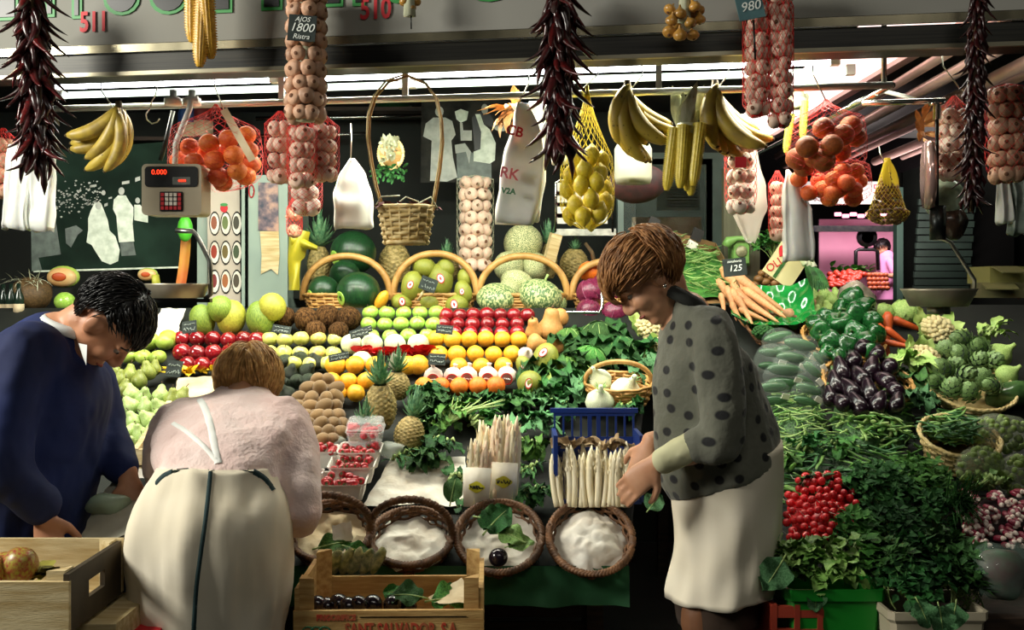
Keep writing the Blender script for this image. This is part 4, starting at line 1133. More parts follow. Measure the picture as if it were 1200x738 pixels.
for i, (x, yb, ht, w, lab, cr) in enumerate(((374, 327, 42, 28, 'pineapple behind the watermelon basket, left of the high watermelon', 1.25), (461, 326, 44, 38, 'pineapple hanging back below the woven straw basket', .5), (524, 326, 26, 30, 'pineapple behind the melon basket next to the hanging garlic', 1.1), (672, 324, 36, 34, 'pineapple behind the gourd basket beside the price stand', .6), (643, 322, 40, 20, 'pineapple half hidden behind the white carton flap', .9))):
    p = P(x, yb+4, 5.08); s = p.y/F; pineapple(p, ht*s, w*s, (.0, (.0, .1, 0, -.05, 0)[i], i), lab, cr, None, i % 3)
solo('white_carton', MB().box((0, 0, 0), (.05, .1, .15)), m_palewood, 'narrow pale carton flap standing left of the price stand pineapple', 'carton', smooth=False, loc=P(647, 292, 4.85), rot=(.1, .25, .1))
# small price tags on the stand
for i, (x, y, w, h, lab) in enumerate(((222, 383, 17, 15, 'small slate price tag above the left red apples beside the ridged melon'), (204, 432, 18, 20, 'dark slate tag between the slender pears and red apples'), (330, 386, 22, 10, 'slate tag lying between the coconuts and yellow apples'), (421, 390, 22, 10, 'slate tag lying between the coconuts and green apples'), (521, 386, 20, 11, 'slate tag at the left end of the red apple bank'), (397, 418, 24, 9, 'slate tag above the grapefruit'), (512, 421, 20, 14, 'slate tag at the left end of the golden oranges'), (430, 386, 12, 8, 'small slate tag leaning on the coconuts by the green apples'))):
    p = S(x, y, .13); s = p.y/F
    price_tag(p, w*s, h*s, lab, 70+i, tilt=-.4, roll=(-.15, .1, .15, -.25, .1, -.2, .05, -.3)[i])

# ---------------------------------------------------------------- berries
m_punnet = M('white_punnet', '#e6e3da', '#d9d5ca', scale=8, rough=.5)
m_clear = film('clear_plastic_box', '#e8efec', .28, .06)
def me_strawberry(k):
    def mk():
        pr = [(.003, -1.15), (.3, -.98), (.62, -.55), (.85, 0), (.8, .45), (.45, .68), (.003, .7)]
        mb = MB().lathe(pr, 12); mb.noise(.05, 1.5, seed=k); mb.mat(1)
        for i in range(6):
            a = i*1.05; mb.leaf((0, 0, .7), (math.cos(a), math.sin(a), .1), (0, 0, 1), .6, .3, curl=.6, nu=3, nv=2, shape=.6)
        return mb.mesh('strawberry', [m_straw_b, m_calyx])
    return lib(('strawb', k), mk)
def punnet(cx, cy, wpx, lab, mat, fruit, n, grp, lift=.0, seed=0, boxmat=None, lid=False, rr=.0125, ang=0):
    p = S(cx, cy+12, lift); s = p.y/F; w = wpx*s; dpt = w*.72; h = .055
    t = thing('berry_punnet', lab, 'punnet', p, (SLOPE_A*.5, 0, ang), 'berry punnets')
    mb = MB()
    def ring(w_, d_, z): return [V((x*w_/2, y*d_/2, z)) for x, y in ((-1, -.8), (-.85, -1), (.85, -1), (1, -.8), (1, .8), (.85, 1), (-.85, 1), (-1, .8))]
    mb.loft([ring(w*.86, dpt*.86, 0), ring(w, dpt, h), ring(w*1.05, dpt*1.05, h+.002), ring(w*1.05, dpt*1.05, h-.003), ring(w*.97, dpt*.97, h-.003), ring(w*.83, dpt*.83, .004)])
    part('tray', mb, boxmat or m_punnet, t, smooth=False)
    if lid:
        mb = MB(); mb.loft([ring(w, dpt, h+.004), ring(w*.95, dpt*.95, h+.028), ring(w*.9, dpt*.9, h+.03)]); part('lid', mb, m_clear, t, smooth=False)
    r_ = random.Random(seed); mw = Matrix.Translation(p) @ Euler((SLOPE_A*.5, 0, ang)).to_matrix().to_4x4()
    for i in range(n):
        q = mw @ V((r_.uniform(-.42, .42)*w, r_.uniform(-.42, .42)*dpt, h-.012+r_.uniform(0, .014)))
        put(fruit[0], fruit[1](i % 3), q, rr*r_.uniform(.9, 1.2), fruit[2], fruit[3], grp, rot=(r_.uniform(1, 2.4), r_.uniform(-.8, .8), r_.uniform(-1, 1)))
punnet(429, 508, 42, 'clear plastic box of pale berries on top of the strawberry punnets', None, ('raspberry', lambda k: me_round('raspberry', m_raspberry, 1, 1.05, 10, 8, nz=.06, k=k), 'pale pinkish berry in the clear plastic box', 'berry'), 26, 'pale berries in the clear box', .07, 1, m_clear, True, .0125)
punnet(379, 532, 34, 'white punnet of strawberries at the left beside the pink sleeve', None, ('strawberry', me_strawberry, 'strawberry in the punnet nearest the pink sleeve, upper left', 'strawberry'), 16, 'strawberries in the left punnet', .03, 2)
punnet(423, 531, 48, 'white punnet of strawberries just below the clear berry box', None, ('strawberry', me_strawberry, 'strawberry in the punnet just below the clear berry box', 'strawberry'), 22, 'strawberries in the middle punnet', .035, 3)
punnet(414, 548, 52, 'white punnet of strawberries, second from the front', None, ('strawberry', me_strawberry, 'strawberry in the punnet second from the front', 'strawberry'), 22, 'strawberries in the third punnet', .035, 4)
punnet(402, 568, 56, 'white punnet of strawberries, frontmost, over the first wicker basket', None, ('strawberry', me_strawberry, 'strawberry in the frontmost punnet', 'strawberry'), 24, 'strawberries in the front punnet', .035, 5)
punnet(366, 560, 26, 'small white punnet of strawberries half behind the pink sleeve', None, ('strawberry', me_strawberry, 'strawberry in the small punnet half behind the pink sleeve', 'strawberry'), 9, 'strawberries in the small punnet', .03, 6)
for i, (x, y) in enumerate(((389, 519), (462, 527))):
    p = S(x, y, .05); mb = MB().ell((0, 0, 0), (.05, .04, .03), 14, 8); mb.noise(.012, 22, seed=i)
    solo('plastic_wrap', mb, film('crinkled_wrap', '#dfe8dc', .35, .08), ('crinkled clear plastic wrap over berries beside the kiwis', 'crinkled clear plastic wrap beside the leaning pineapple')[i], 'plastic wrap', loc=p)
# white cloth below the berries
solo('white_cloth', sheet([S(425, 592, .012), S(545, 592, .012), S(545, 534, .02), S(462, 530, .02)], 30, .010, 9, 2), m_paper, 'creased white paper cloth lying between punnets and asparagus', 'cloth')
m_pan = M('scale_pan_steel', '#c9c0aa', '#a59c86', scale=8, rough=.4, metal=.55)
# ---------------------------------------------------------------- things hanging from the sign and the rails
DF = 3.12                                        # hanging line just under the sign
def hang_braid(px0, py0, px1, py1, wpx, d, n, mat, label, r_px=8.5, seed=0, net=None, group='garlic strings', name='garlic_braid', front_only=True, rows=None):
    """a string of garlic bulbs around a plaited core between two points of the photograph"""
    r_ = random.Random(seed); a, b = P(px0, py0, d), P(px1, py1, d); s = d/F
    t = thing(name, label, 'garlic', a, None, group)
    L = (a-b).length; w = wpx*s/2; rr = r_px*s
    part('core', MB().tube([V((0, 0, 0)), (b-a)], [w*.45, w*.45], 8), m_husk if not net else net, t)
    k = 0; nrow = max(2, int(L/(rr*1.75)))
    per = max(2, round(n/nrow))
    for i in range(nrow):
        u = (i+.5)/nrow
        for j in range(per):
            ang = 2*PI*(j/per)+(i % 2)*PI/per+r_.uniform(-.15, .15)
            q = (b-a)*u+V((math.cos(ang)*(w-rr*.8), math.sin(ang)*(w-rr*.8), r_.uniform(-.2, .2)*rr))
            out = V((math.cos(ang), math.sin(ang), r_.uniform(-.3, .3)))
            qt = (-out).to_track_quat('Z', 'Y')
            part('bulb', me_garlic(mat, k % 3), None, t, loc=q, rot=qt.to_euler(), scale=rr*r_.uniform(.88, 1.1)); k += 1
    if net:
        def prof(u): return (w*1.04*min(1, .25+u*6, .3+(1-u)*7), -(u*1.03-.02)*L)
        part('net', mb_net(prof, 14, .0009, 1.6, 30), net, t)
    return t
def cord(p, q, r=.002, mat=None, label='thin cord', name='cord'): pass

# chilli strings
def chilli_string(px0, py0, px1, py1, wfn, d, n, label, seed, mats, Lpx=34):
    r_ = random.Random(seed); a, b = P(px0, py0, d), P(px1, py1, d); s = d/F
    t = thing('chilli_string', label, 'chilli string', a, None, 'strings of dried chillies')
    part('cord', MB().tube([V((0, 0, .02)), (b-a)*.5, (b-a)*.95], [.012, .012, .004], 6), m_stem, t)
    mb = MB()
    for i in range(n):
        u = (i+.5)/n*.9; w = wfn(u)*s/2; ang = i*2.4+r_.uniform(-.3, .3)
        q = (b-a)*u+V((math.cos(ang)*w*.35, math.sin(ang)*w*.35, 0))
        tilt = r_.uniform(.0, .3)*min(1, w/(.05))
        rot = Euler((0, 0, ang)).to_matrix() @ Euler((0, -tilt, 0)).to_matrix()
        L = Lpx*s*r_.uniform(.75, 1.2)
        me = me_chilli(i % 7, mats[i % len(mats)])
        if i < 0: continue
        o = part('chilli', me, None, t, loc=q, rot=rot.to_euler(), scale=(L*1.55, L*1.55, L*1.05))
    return t
def extra_chillies(t, px0, py0, px1, py1, wfn, d, n, seed, mat, Lpx):
    r_ = random.Random(seed); a, b = P(px0, py0, d), P(px1, py1, d); s = d/F; mb = MB()
    for i in range(n):
        u = (i+.5)/n*.88; w = wfn(u)*s/2; ang = i*2.4+1
        q = (b-a)*u+V((math.cos(ang)*w*.25, math.sin(ang)*w*.25, 0)); st_ = len(mb.v)
        L = Lpx*s*r_.uniform(.7, 1.1); bend = r_.uniform(-.2, .2)
        mb.tube([(0, 0, 0), (.12*L, 0, -.3*L), (.25*L+bend*L, .05*L, -.7*L), (.2*L+bend*L, 0, -L)], [.06*L, .16*L, .11*L, .01*L], 5)
        mb.transform(Matrix.Translation(q) @ Euler((0, 0, ang)).to_matrix().to_4x4(), st_)
    o = part('chilli', mb, mat, t); o['kind'] = 'stuff'
def wf1(u): return 44+14*math.sin(PI*u)-(22*max(0, u-.8)*5)
t = chilli_string(38, -12, 46, 208, wf1, 3.0, 95, 'long dark string of dried chillies at the far left, hanging before plastic bags', 5, [m_chilli, m_chilli, m_chilli_r], 36)
extra_chillies(t, 38, -12, 46, 208, wf1, 3.0, 60, 9, m_chilli, 34)
def wf2(u): return 50+8*math.sin(PI*u*2)-26*max(0, u-.6)*2
t = chilli_string(655, -12, 655, 186, wf2, 2.84, 95, 'dark string of dried chillies hanging in the middle beside the white shopping bag', 6, [m_chilli, m_chilli, m_chilli_r], 38)
extra_chillies(t, 655, -12, 655, 186, wf2, 2.84, 60, 10, m_chilli, 36)
def wf3(u): return 26+6*math.sin(PI*u)
t = chilli_string(1146, -12, 1138, 262, wf3, 2.68, 90, 'narrow black string of dried peppers beside the hanging scale', 7, [m_chilli], 22)
extra_chillies(t, 1146, -12, 1138, 262, wf3, 2.68, 90, 11, m_chilli, 22)

# big garlic braids below the sign
hang_braid(360, -10, 358, 142, 50, 2.95, 60, m_garlic_d, 'long garlic string with a slate tag, hanging before the sign', 9.5, 1)
price_tag(P(354, 33, 2.87), .078, .074, 'slate tag on the long garlic string, chalked 1800', 1, tilt=-.05, roll=.08,
          lines=[('AJOS', .019, .024), ('1800', .034, .0), ('Ristra', .02, -.025)])
hang_braid(886, -10, 888, 136, 30, 2.78, 30, m_garlic, 'garlic string with a blue-grey tag at its top, before the sign', 9, 2, m_net_red)
hang_braid(914, -10, 915, 148, 30, 2.77, 30, m_garlic, 'garlic string hanging just right of the tagged one', 9, 3, m_net_red)
price_tag(P(879, 8, 2.72), .07, .068, 'blue-grey tag chalked 980 hung on the twin garlic strings', 2, m_slate2, tilt=-.1, roll=-.2, lines=[('980', .036, 0)])
solo('tag_wire', MB().tube([P(883, 24, 2.73), P(885, 70, 2.73)], .003, 5), m_darkmetal, 'thin dark wire below the blue-grey tag on the garlic', 'wire')
# red nets of garlic
def garlic_net(cx, y0, y1, wpx, d, n, label, seed, mat=m_garlic, r_px=9, netm=m_net_red, neck=14):
    r_ = random.Random(seed); s = d/F; a = P(cx, y0, d); L = (y1-y0)*s; w = wpx*s/2; rr = r_px*s; nk = neck*s
    t = thing('garlic_net', label, 'net bag of garlic', a, None, 'net bags of garlic')
    def prof(u):
        z = -u*L
        if u*L < nk: return (.006+(w-.006)*(u*L/nk)**1.2, z)
        q = (u*L-nk)/(L-nk); return (w*1.04*(1 if q < .75 else math.sqrt(max(.02, 1-((q-.75)/.26)**2))), z)
    part('net', mb_net(prof, 14, .0007, 1.3, 22), netm, t)
    body = L-nk; nrow = max(1, int(body/(rr*1.7))); per = max(1, round(n/nrow)); k = 0
    for i in range(nrow):
        for j in range(per):
            ang = 2*PI*j/per+(i % 2)*PI/per+seed
            rad = max(0, w-rr*1.0)
            q = V((math.cos(ang)*rad, math.sin(ang)*rad, -nk-rr*.8-(body-rr*1.7)*(i/max(1, nrow-1) if nrow > 1 else .3)))
            out = -V((math.cos(ang), math.sin(ang), r_.uniform(-.6, .6)))
            part('bulb', me_garlic(mat, k % 3), None, t, loc=q, rot=out.to_track_quat('Z', 'Y').to_euler(), scale=rr*r_.uniform(.9, 1.1)); k += 1
    return t
garlic_net(328, 130, 215, 34, 3.2, 18, 'red net of garlic at the left of the cluster below the tagged string', 1)
garlic_net(354, 136, 220, 34, 3.14, 18, 'red net of garlic in the middle of the cluster below the tagged string', 2)
garlic_net(380, 134, 212, 34, 3.2, 18, 'red net of garlic at the right of the cluster below the tagged string', 3)
garlic_net(358, 196, 252, 38, 3.34, 10, 'small bunch of whiter garlic hanging under the red net cluster', 4, m_garlic_w, 10, m_net_red, 4)
garlic_net(345, 230, 278, 18, 4.3, 8, 'dark red net of garlic half hidden beside the grey-green cupboard', 5, m_garlic_d, 8)
garlic_net(868, 160, 250, 36, 3.4, 22, 'net of white garlic with a red label, below the twin garlic strings', 6, m_garlic_w, 8.6, m_net_red, 4)
solo('red_label', MB().box((0, 0, 0), (.036, .003, .034)), m_red_ink, 'red paper label at the top of the white garlic net', 'label', smooth=False, loc=P(868, 190, 3.3))
garlic_net(557, 205, 318, 42, 4.9, 48, 'fat string of brownish garlic hanging behind the straw basket', 7, m_garlic, 8, m_husk, 3)
garlic_net(911, 200, 282, 20, 3.5, 16, 'narrow string of pinkish garlic beside the white bag at the orange nets', 8, m_garlic, 8)
garlic_net(1118, 112, 212, 40, 3.35, 26, 'net of whitish garlic with red ties hanging on the right scale', 9, m_garlic_w, 9, m_net_red, 18)
garlic_net(1180, 98, 214, 46, 3.1, 34, 'dim net of garlic hanging at the right edge of the stall', 10, m_garlic_d, 10, m_net_red, 6)
garlic_net(4, 150, 232, 34, 3.6, 14, 'red net of garlic at the far left edge behind the chillies', 11, m_garlic_d, 9)
for k, (x, y) in enumerate(((334, 124), (352, 140), (378, 132))):
    pass
mb = MB()
for k in range(3): mb.leaf(P(868+k*4, 110, 3.38), (.1*k-.1, 0, 1), (0, 1, 0), .12, .02, curl=.2, nu=4, nv=2)

# fruit nets
def fruit_net(name, cat, cx, y0, y1, wpx, d, pts, r_px, me_fn, label, netlabel, netmat, group, neck_px=30, seed=0, netname='fruit_net', wire=.0006):
    r_ = random.Random(seed); s = d/F; a = P(cx, y0, d); L = (y1-y0)*s; w = wpx*s/2; nk = neck_px*s
    def prof(u):
        z = -u*L
        if u*L < nk: return (.004+(w*.92-.004)*(u*L/nk)**1.5, z)
        q = (u*L-nk)/(L-nk); return (w*1.05*(.95+.1*math.sin(PI*q))*(1 if q < .7 else math.sqrt(max(.02, 1-((q-.7)/.31)**2))), z)
    t = thing(netname, netlabel, 'net bag', a); part('net', mb_net(prof, 18, wire, 1.3, 24), netmat, t)
    for i, (x, y, dz) in enumerate(pts):
        p = P(x, y, d+dz); put(name, me_fn(i), p, r_px*s*r_.uniform(.95, 1.06), label, cat, group)
    return t
om = lambda i: me_round('mandarin', m_mandarin, 1, .93, k=i % 3, lob=.02, lobn=8, nz=.03)
pts = [(222, 172, -.02), (245, 168, -.05), (268, 163, -.05), (289, 158, 0), (210, 188, .02), (228, 190, -.08), (251, 188, -.1), (274, 182, -.1), (292, 176, -.03), (236, 204, -.05), (256, 207, -.08), (278, 200, -.08), (243, 178, .06), (265, 178, .06), (282, 192, .03), (222, 202, .03), (261, 214, -.02), (294, 192, .02), (288, 206, 0)]
t = fruit_net('mandarin', 'mandarin', 253, 122, 224, 98, 3.4, pts, 11.5, om, 'bright mandarin in the net hanging beside the digital scale', 'wide red net of mandarins hanging beside the digital scale', m_net_red, 'mandarins in the net beside the digital scale', 26, 1)
mb = MB(); mb.grid(lambda u, v: P(262+34*u+8*(v-.5), 128+60*u-4*(v-.5), 3.28+.02*math.sin(u*5)), 10, 2)
solo('net_ribbon', mb, m_tanpaper, 'pale crumpled ribbon tied across the mandarin net', 'ribbon')
ol = lambda i: me_round('lemon', m_lemon, .92, 1.1, k=i % 3, nz=.03, tip=.5)
pts = [(676, 186, -.02), (693, 182, -.05), (706, 188, -.02), (668, 205, -.03), (685, 200, -.09), (703, 203, -.06), (665, 222, -.02), (681, 217, -.1), (699, 214, -.1), (709, 222, 0), (674, 240, -.08), (693, 233, -.12), (710, 236, -.03), (668, 252, 0), (683, 253, -.1), (702, 249, -.09), (692, 258, .02), (690, 195, .07), (690, 240, .07)]
t = fruit_net('lemon', 'lemon', 688, 100, 268, 58, 3.35, pts, 10, ol, 'yellow lemon in the tall net hanging in the middle', 'tall yellow net of lemons hanging beside the bananas', m_net_yellow, 'lemons in the hanging net', 78, 2, wire=.0009)
ob_ = lambda i: me_round('deep_orange', m_orange_b, 1, .95, k=i % 3, nz=.03)
pts = [(965, 150, -.05), (988, 158, -.06), (975, 170, -.1), (946, 172, -.08), (997, 148, 0), (955, 185, -.04), (985, 178, .02), (934, 186, 0), (1003, 160, .03), (942, 195, .02), (965, 188, -.06)]
t = fruit_net('orange', 'orange', 968, 116, 206, 84, 3.3, pts, 13, ob_, 'dull orange in the net hanging from the pipe end', 'red net of dull oranges hanging from the pipe end', m_net_red, 'dull oranges in the hanging net', 22, 3)
pts = [(988, 200, -.05), (1003, 200, -.02), (992, 214, -.08), (977, 210, -.05), (1001, 222, -.05), (983, 222, -.03), (964, 222, 0), (1000, 232, 0), (972, 232, 0), (960, 212, .04), (1006, 212, .03), (976, 226, -.06), (936, 210, 0), (948, 226, 0)]
t = fruit_net('mandarin', 'mandarin', 986, 182, 240, 62, 3.36, pts, 10.5, om, 'small bright mandarin in the lower net at the right', 'lower red net of small mandarins under the dull oranges', m_net_red, 'mandarins in the lower right net', 10, 4)
# net of nuts
r_ = random.Random(4); t0 = P(1040, 185, 3.4); s = 3.4/F
def prof_n(u):
    z = -u*78*s; return (max(.004, (3+23*u**1.1 if u < .8 else 25*math.sqrt(max(.02, 1-((u-.8)/.21)**2)))*s), z)
t = thing('nut_net', 'yellow-necked net of small brown nuts hanging before the far shop', 'net bag', t0)
part('net', mb_net(prof_n, 20, .0008, 1.2, 22), m_net_yellow, t)
mb = MB()
for k in range(5): mb.leaf((0, -.01, -.005), (r_.uniform(-.3, .3), -.2, -1), (0, 1, 0), .10, .025, curl=.2, nu=4, nv=2, rnd=r_)
part('yellow_tie', mb, m_net_yellow, t)
mn = me_round('nut', m_nut, 1, .95, 8, 6, nz=0)
for i in range(190):
    u = r_.uniform(.22, .98); w, z = prof_n(u); a = r_.uniform(0, 2*PI) if i > 120 else r_.uniform(PI, 2*PI); q = max(0, w-.009)
    o = put('nut', mn, t0+V((math.cos(a)*q, math.sin(a)*q, z)), .0095, 'small brown nut in the yellow-necked net', 'nut', 'nuts in the net')

# bananas
def bananas(cx, cy, sz, d, label, angs, flip, mats, seed=0):
    """a hand of bananas fanned out under its stalk; angs are the starting directions"""
    r_ = random.Random(seed); p = P(cx, cy, d)
    t = thing('banana_bunch', label, 'bananas', p, None, 'hanging banana bunches')
    part('stalk', MB().tube([(0, 0, .045), (0, 0, .0), (0, 0, -.03)], [.010, .017, .022], 8), m_banana_tip, t)
    L = sz*d/F
    for i, a in enumerate(angs):
        part('banana', me_banana(i % 3, mats[i % len(mats)]), None, t, loc=(.012*math.sin(a)*(1 if flip else -1), -.035+.022*(i % 4), -.008*(i % 3)), rot=(r_.uniform(-.1, .1), a, (PI if flip else 0)+r_.uniform(-.3, .3)), scale=L*r_.uniform(1.0, 1.12))
    return t
bananas(139, 134, 68, 3.42, 'greenish yellow banana bunch hanging at the left below the lamp', [-.55, -.45, -.32, -.2, -.06, .08, .2, .32, .42, -.4, .0], True, [m_banana, m_banana_spot], 1)
bananas(735, 110, 78, 3.36, 'spotted banana bunch hanging between the lemons and the corn', [.6, .45, .28, .1, -.1, -.28, -.42, -.18, .36, .0, -.34], False, [m_banana_spot, m_banana], 2)
bananas(838, 110, 78, 3.34, 'banana bunch hanging beyond the corn with tips swept to the right', [.5, .36, .2, .02, -.14, -.28, -.38, .28, -.08, .42], False, [m_banana, m_banana_spot], 3)
# hooks
def hk(px0, py0, px1, py1, d, label): 
    o = P(px0, py0, d); solo('wire_hook', MB().tube([P(px0, py0, d)-o, P(px0+1, (py0*2+py1)/3, d-.02)-o, P(px1, py1, d-.03)-o], .0022, 6), m_wire, label, 'hook', loc=o)
hk(118, 93, 138, 134, 3.50, 'wire hook holding the left banana bunch on the rail')
hk(251, 90, 262, 128, 3.45, 'wire hook holding the mandarin net on the rail')
hk(752, 76, 733, 112, 3.36, 'wire hook holding the spotted banana bunch')
hk(853, 74, 834, 112, 3.34, 'wire hook holding the right banana bunch')
hk(700, 78, 683, 104, 3.38, 'wire hook holding the lemon net')
hk(619, 84, 607, 122, 3.40, 'wire hook holding the white shopping bag')
hk(952, 72, 968, 118, 3.26, 'bent wire hanging from the pipe down to the dull orange net')
hk(1104, 62, 1128, 108, 3.3, 'long bent wire hanging before the sloping pipes')
hk(1030, 172, 1036, 190, 3.42, 'small hook above the nut net')
hk(411, 145, 411, 190, 3.6, 'thin hook holding the plain white bag by the melons')
o = P(178, 97, 3.5); pts = [(177, 97), (184, 103), (182, 112), (178, 118), (176, 126), (171, 134), (172, 140), (178, 145), (184, 143), (187, 139)]
solo('wire_hook', MB().tube([P(x, y, 3.5)-o for x, y in pts], .0024, 6), m_wire, 'empty S-shaped wire hook on the rail right of the left bananas', 'hook', loc=o)

# corn
def corn_bunch(cx, cy, L, d, angs, mat, label, husk=None, name='corn_bunch', seed=0, hl=.8):
    r_ = random.Random(seed); s = d/F; t = thing(name, label, 'corn', P(cx, cy, d), None)
    for i, (dx, tilt, yoff) in enumerate(angs):
        part('cob', me_corn(mat), None, t, loc=(dx*s, -.01-.02*(i % 2), yoff*s), rot=(.05, tilt, i), scale=(L*s*1.05, L*s*1.05, L*s))
    if not husk: part('cord', MB().tube([(0, .02, .02), (0, .02, .34)], .003, 5), m_stem, t)
    if husk:
        mb = MB()
        for k in range(16): mb.leaf((r_.uniform(-.02, .02), r_.uniform(-.02, .02), -.01), (r_.uniform(-.35, .35), r_.uniform(-.3, .3), 1), (0, 1, 0), r_.uniform(.6, 1)*hl*L*s, .035, curl=r_.uniform(-.5, .5), wave=.15, nu=6, nv=2, rnd=r_)
        part('husk', mb, husk, t)
        part('tie', MB().tube([(0, 0, -.02), (0, 0, .015)], [.04, .03], 10), husk, t)
    return t
corn_bunch(238, -22, 92, 2.98, [(-11, .02, 20), (6, -.14, 0), (2, .0, -10)], m_corn, 'three dull golden corn cobs hanging before the sign beside the first number')
corn_bunch(804, 150, 74, 3.30, [(-14, .12, 0), (-4, .05, 2), (6, -.06, 0), (15, -.12, 4), (2, 0, -6)], m_corn_y, 'bright yellow corn cobs with pale husks, hanging between two banana bunches', m_husk, seed=3)
corn_bunch(934, 120, 46, 3.6, [(-8, .12, -14), (6, .0, 0)], m_corn_g, 'two greenish corn cobs hanging behind the dull oranges', m_husk, seed=4, hl=.5)
r_ = random.Random(8); mb = MB()
for k in range(18):
    mb.leaf((r_.uniform(-.02, .02), 0, 0), (r_.uniform(-1, .5), -.4, r_.uniform(-.7, .5)), (0, .2, 1), r_.uniform(.08, .15), .03, curl=r_.uniform(.3, 1.2), wave=.1, nu=6, nv=2, rnd=r_)
solo('dry_husk_spray', mb, m_husk_o, 'spray of orange dry corn husks behind the white shopping bag', 'dry husks', loc=P(604, 128, 3.52))
# onions
def onion_bunch(cx, cy, pts, r_px, d, label):
    t = thing('onion_bunch', label, 'onions', P(cx, cy, d)); o = P(cx, cy, d)
    for i, (x, y, dz) in enumerate(pts):
        q = P(x, y, d+dz)-o
        part('onion', me_garlic(m_onion, i % 3), None, t, loc=q, rot=(G.uniform(-.5, .5), G.uniform(-.6, .6), i), scale=r_px*d/F*G.uniform(.9, 1.1))
    part('tie', MB().tube([(0, 0, .1), (0, 0, -.06)], [.008, .02], 6), m_husk, t)
onion_bunch(802, 0, [(785, 11, 0), (803, 4, .02), (814, 8, -.02), (787, 24, -.03), (808, 20, .02), (809, 27, -.04), (820, 23, 0), (784, 37, -.02), (797, 41, -.04), (812, 41, 0), (792, 30, .04), (818, 12, .02), (797, 16, -.03)], 7.5, 2.78, 'bunch of golden onions hanging before the sign above the corn')
onion_bunch(480, -6, [(481, 9, 0), (474, 2, 0), (487, 1, .01)], 6.5, 2.92, 'small onion bunch at the top edge beside the second number')
solo('onion_string', MB().tube([P(481.5, 15, 2.92), P(482, 34, 2.92)], .002, 5), m_darkmetal, 'dark string hanging below the small onion bunch', 'string')

# bags
def hang_bag(cx, pts_l, pts_r, ys, d, label, name='plastic_bag', mat=None, depth=.05, folds=5, seed=0, group=None, wave=.008):
    """bag hanging from its gathered top: left and right outline columns at given rows"""
    r_ = random.Random(seed); mb = MB(); n = 26; rings = []
    yy0 = ys[0]; o = P(cx, ys[0], d)
    def interp(arr, y):
        for i in range(len(ys)-1):
            if y <= ys[i+1]: u = (y-ys[i])/(ys[i+1]-ys[i]); return arr[i]+(arr[i+1]-arr[i])*u
        return arr[-1]
    m = 18
    for k in range(m+1):
        y = ys[0]+(ys[-1]-ys[0])*k/m; l, r = interp(pts_l, y), interp(pts_r, y); cxx = (l+r)/2; hw = max(.5, (r-l)/2)
        ring = []
        for j in range(n):
            a = 2*PI*j/n; w = hw*d/F
            dd = depth*(.25+.75*min(1, k/m*1.6))*(.8 if k < m else .6)
            off = wave*math.sin(a*folds+seed+k*.1)*min(1, k/4)
            sq_ = lambda q: math.copysign(abs(q)**.55, q)
            ring.append(P(cxx, y, d)+V((sq_(math.cos(a))*w, sq_(math.sin(a))*(dd+off)*.75, wave*.5*math.sin(a*3+seed)*(k == m)))-o)
        rings.append(ring)
    mb.loft(rings); mb.noise(.007, 16, seed=seed)
    return solo(name, mb, mat or m_plastic_bag, label, 'bag', group, loc=o)
hang_bag(412, [409, 398, 392, 393], [414, 428, 436, 438], [185, 203, 225, 268], 3.62, 'plain white plastic bag hanging left of the straw basket', seed=1)
hang_bag(22, [10, 8, 8, 4], [40, 40, 38, 36], [168, 190, 230, 268], 3.5, 'stack of folded white bags at the far left behind the chilli string', folds=9, wave=.012, seed=2)
hang_bag(50, [36, 36, 37, 38], [66, 66, 65, 62], [165, 190, 230, 271], 3.45, 'white bag with dark print right of the folded bags at far left', folds=3, seed=3)
hang_bag(938, [921, 918, 917, 918], [924, 940, 950, 955], [198, 218, 245, 305], 3.4, 'white plastic bag hanging under the dull orange net', seed=4, folds=6)
hang_bag(1170, [1169, 1169, 1169], [1182, 1184, 1185], [200, 230, 262], 3.3, 'narrow white bag hanging below the right-edge garlic', seed=5)
hang_bag(1192, [1184, 1184, 1182], [1204, 1204, 1203], [205, 230, 275], 3.3, 'crinkled grey-green plastic bag at the right edge', seed=6, mat=M('grey_film', '#8f9c92', '#4f5c52', scale=14, rough=.25))
m_film_bag = film('translucent_bag', '#e6ded2', .55, .15)
hang_bag(878, [868, 862, 856, 874], [886, 896, 899, 884], [175, 215, 245, 284], 3.5, 'translucent plastic bag hanging behind the white garlic net', mat=m_film_bag, seed=7)
b = hang_bag(612, [606, 598, 590, 583, 580], [620, 634, 640, 636, 626], [120, 150, 180, 230, 262], 3.4, 'white shopping bag with red print hanging beside the middle chilli string', seed=8, folds=3)
o = V(b.location)
for txt, x, y, sz, mt, rl in (('CB', 603, 157, .045, m_red_ink, .25), ('RK', 597, 206, .05, M('pale_red_ink', '#d9707a', rough=.6), .2), ('V2A', 596, 226, .026, m_redgreen, .1)):
    part('print', text_mesh('bag_print', txt, sz, mt, bold=.001), None, b, loc=P(x, y, 3.4)-o+V((0, -.058, 0)), rot=(PI/2, rl, .1))
hang_bag(632, [620, 622, 626, 606], [640, 644, 640, 632], [118, 150, 200, 260], 3.46, 'second white shopping bag hanging behind the red-print bag', seed=9, folds=4)
hang_bag(657, [646, 645, 648], [664, 668, 672], [150, 175, 192], 3.55, 'pale bag peeking out between chilli string and lemon net', seed=10)
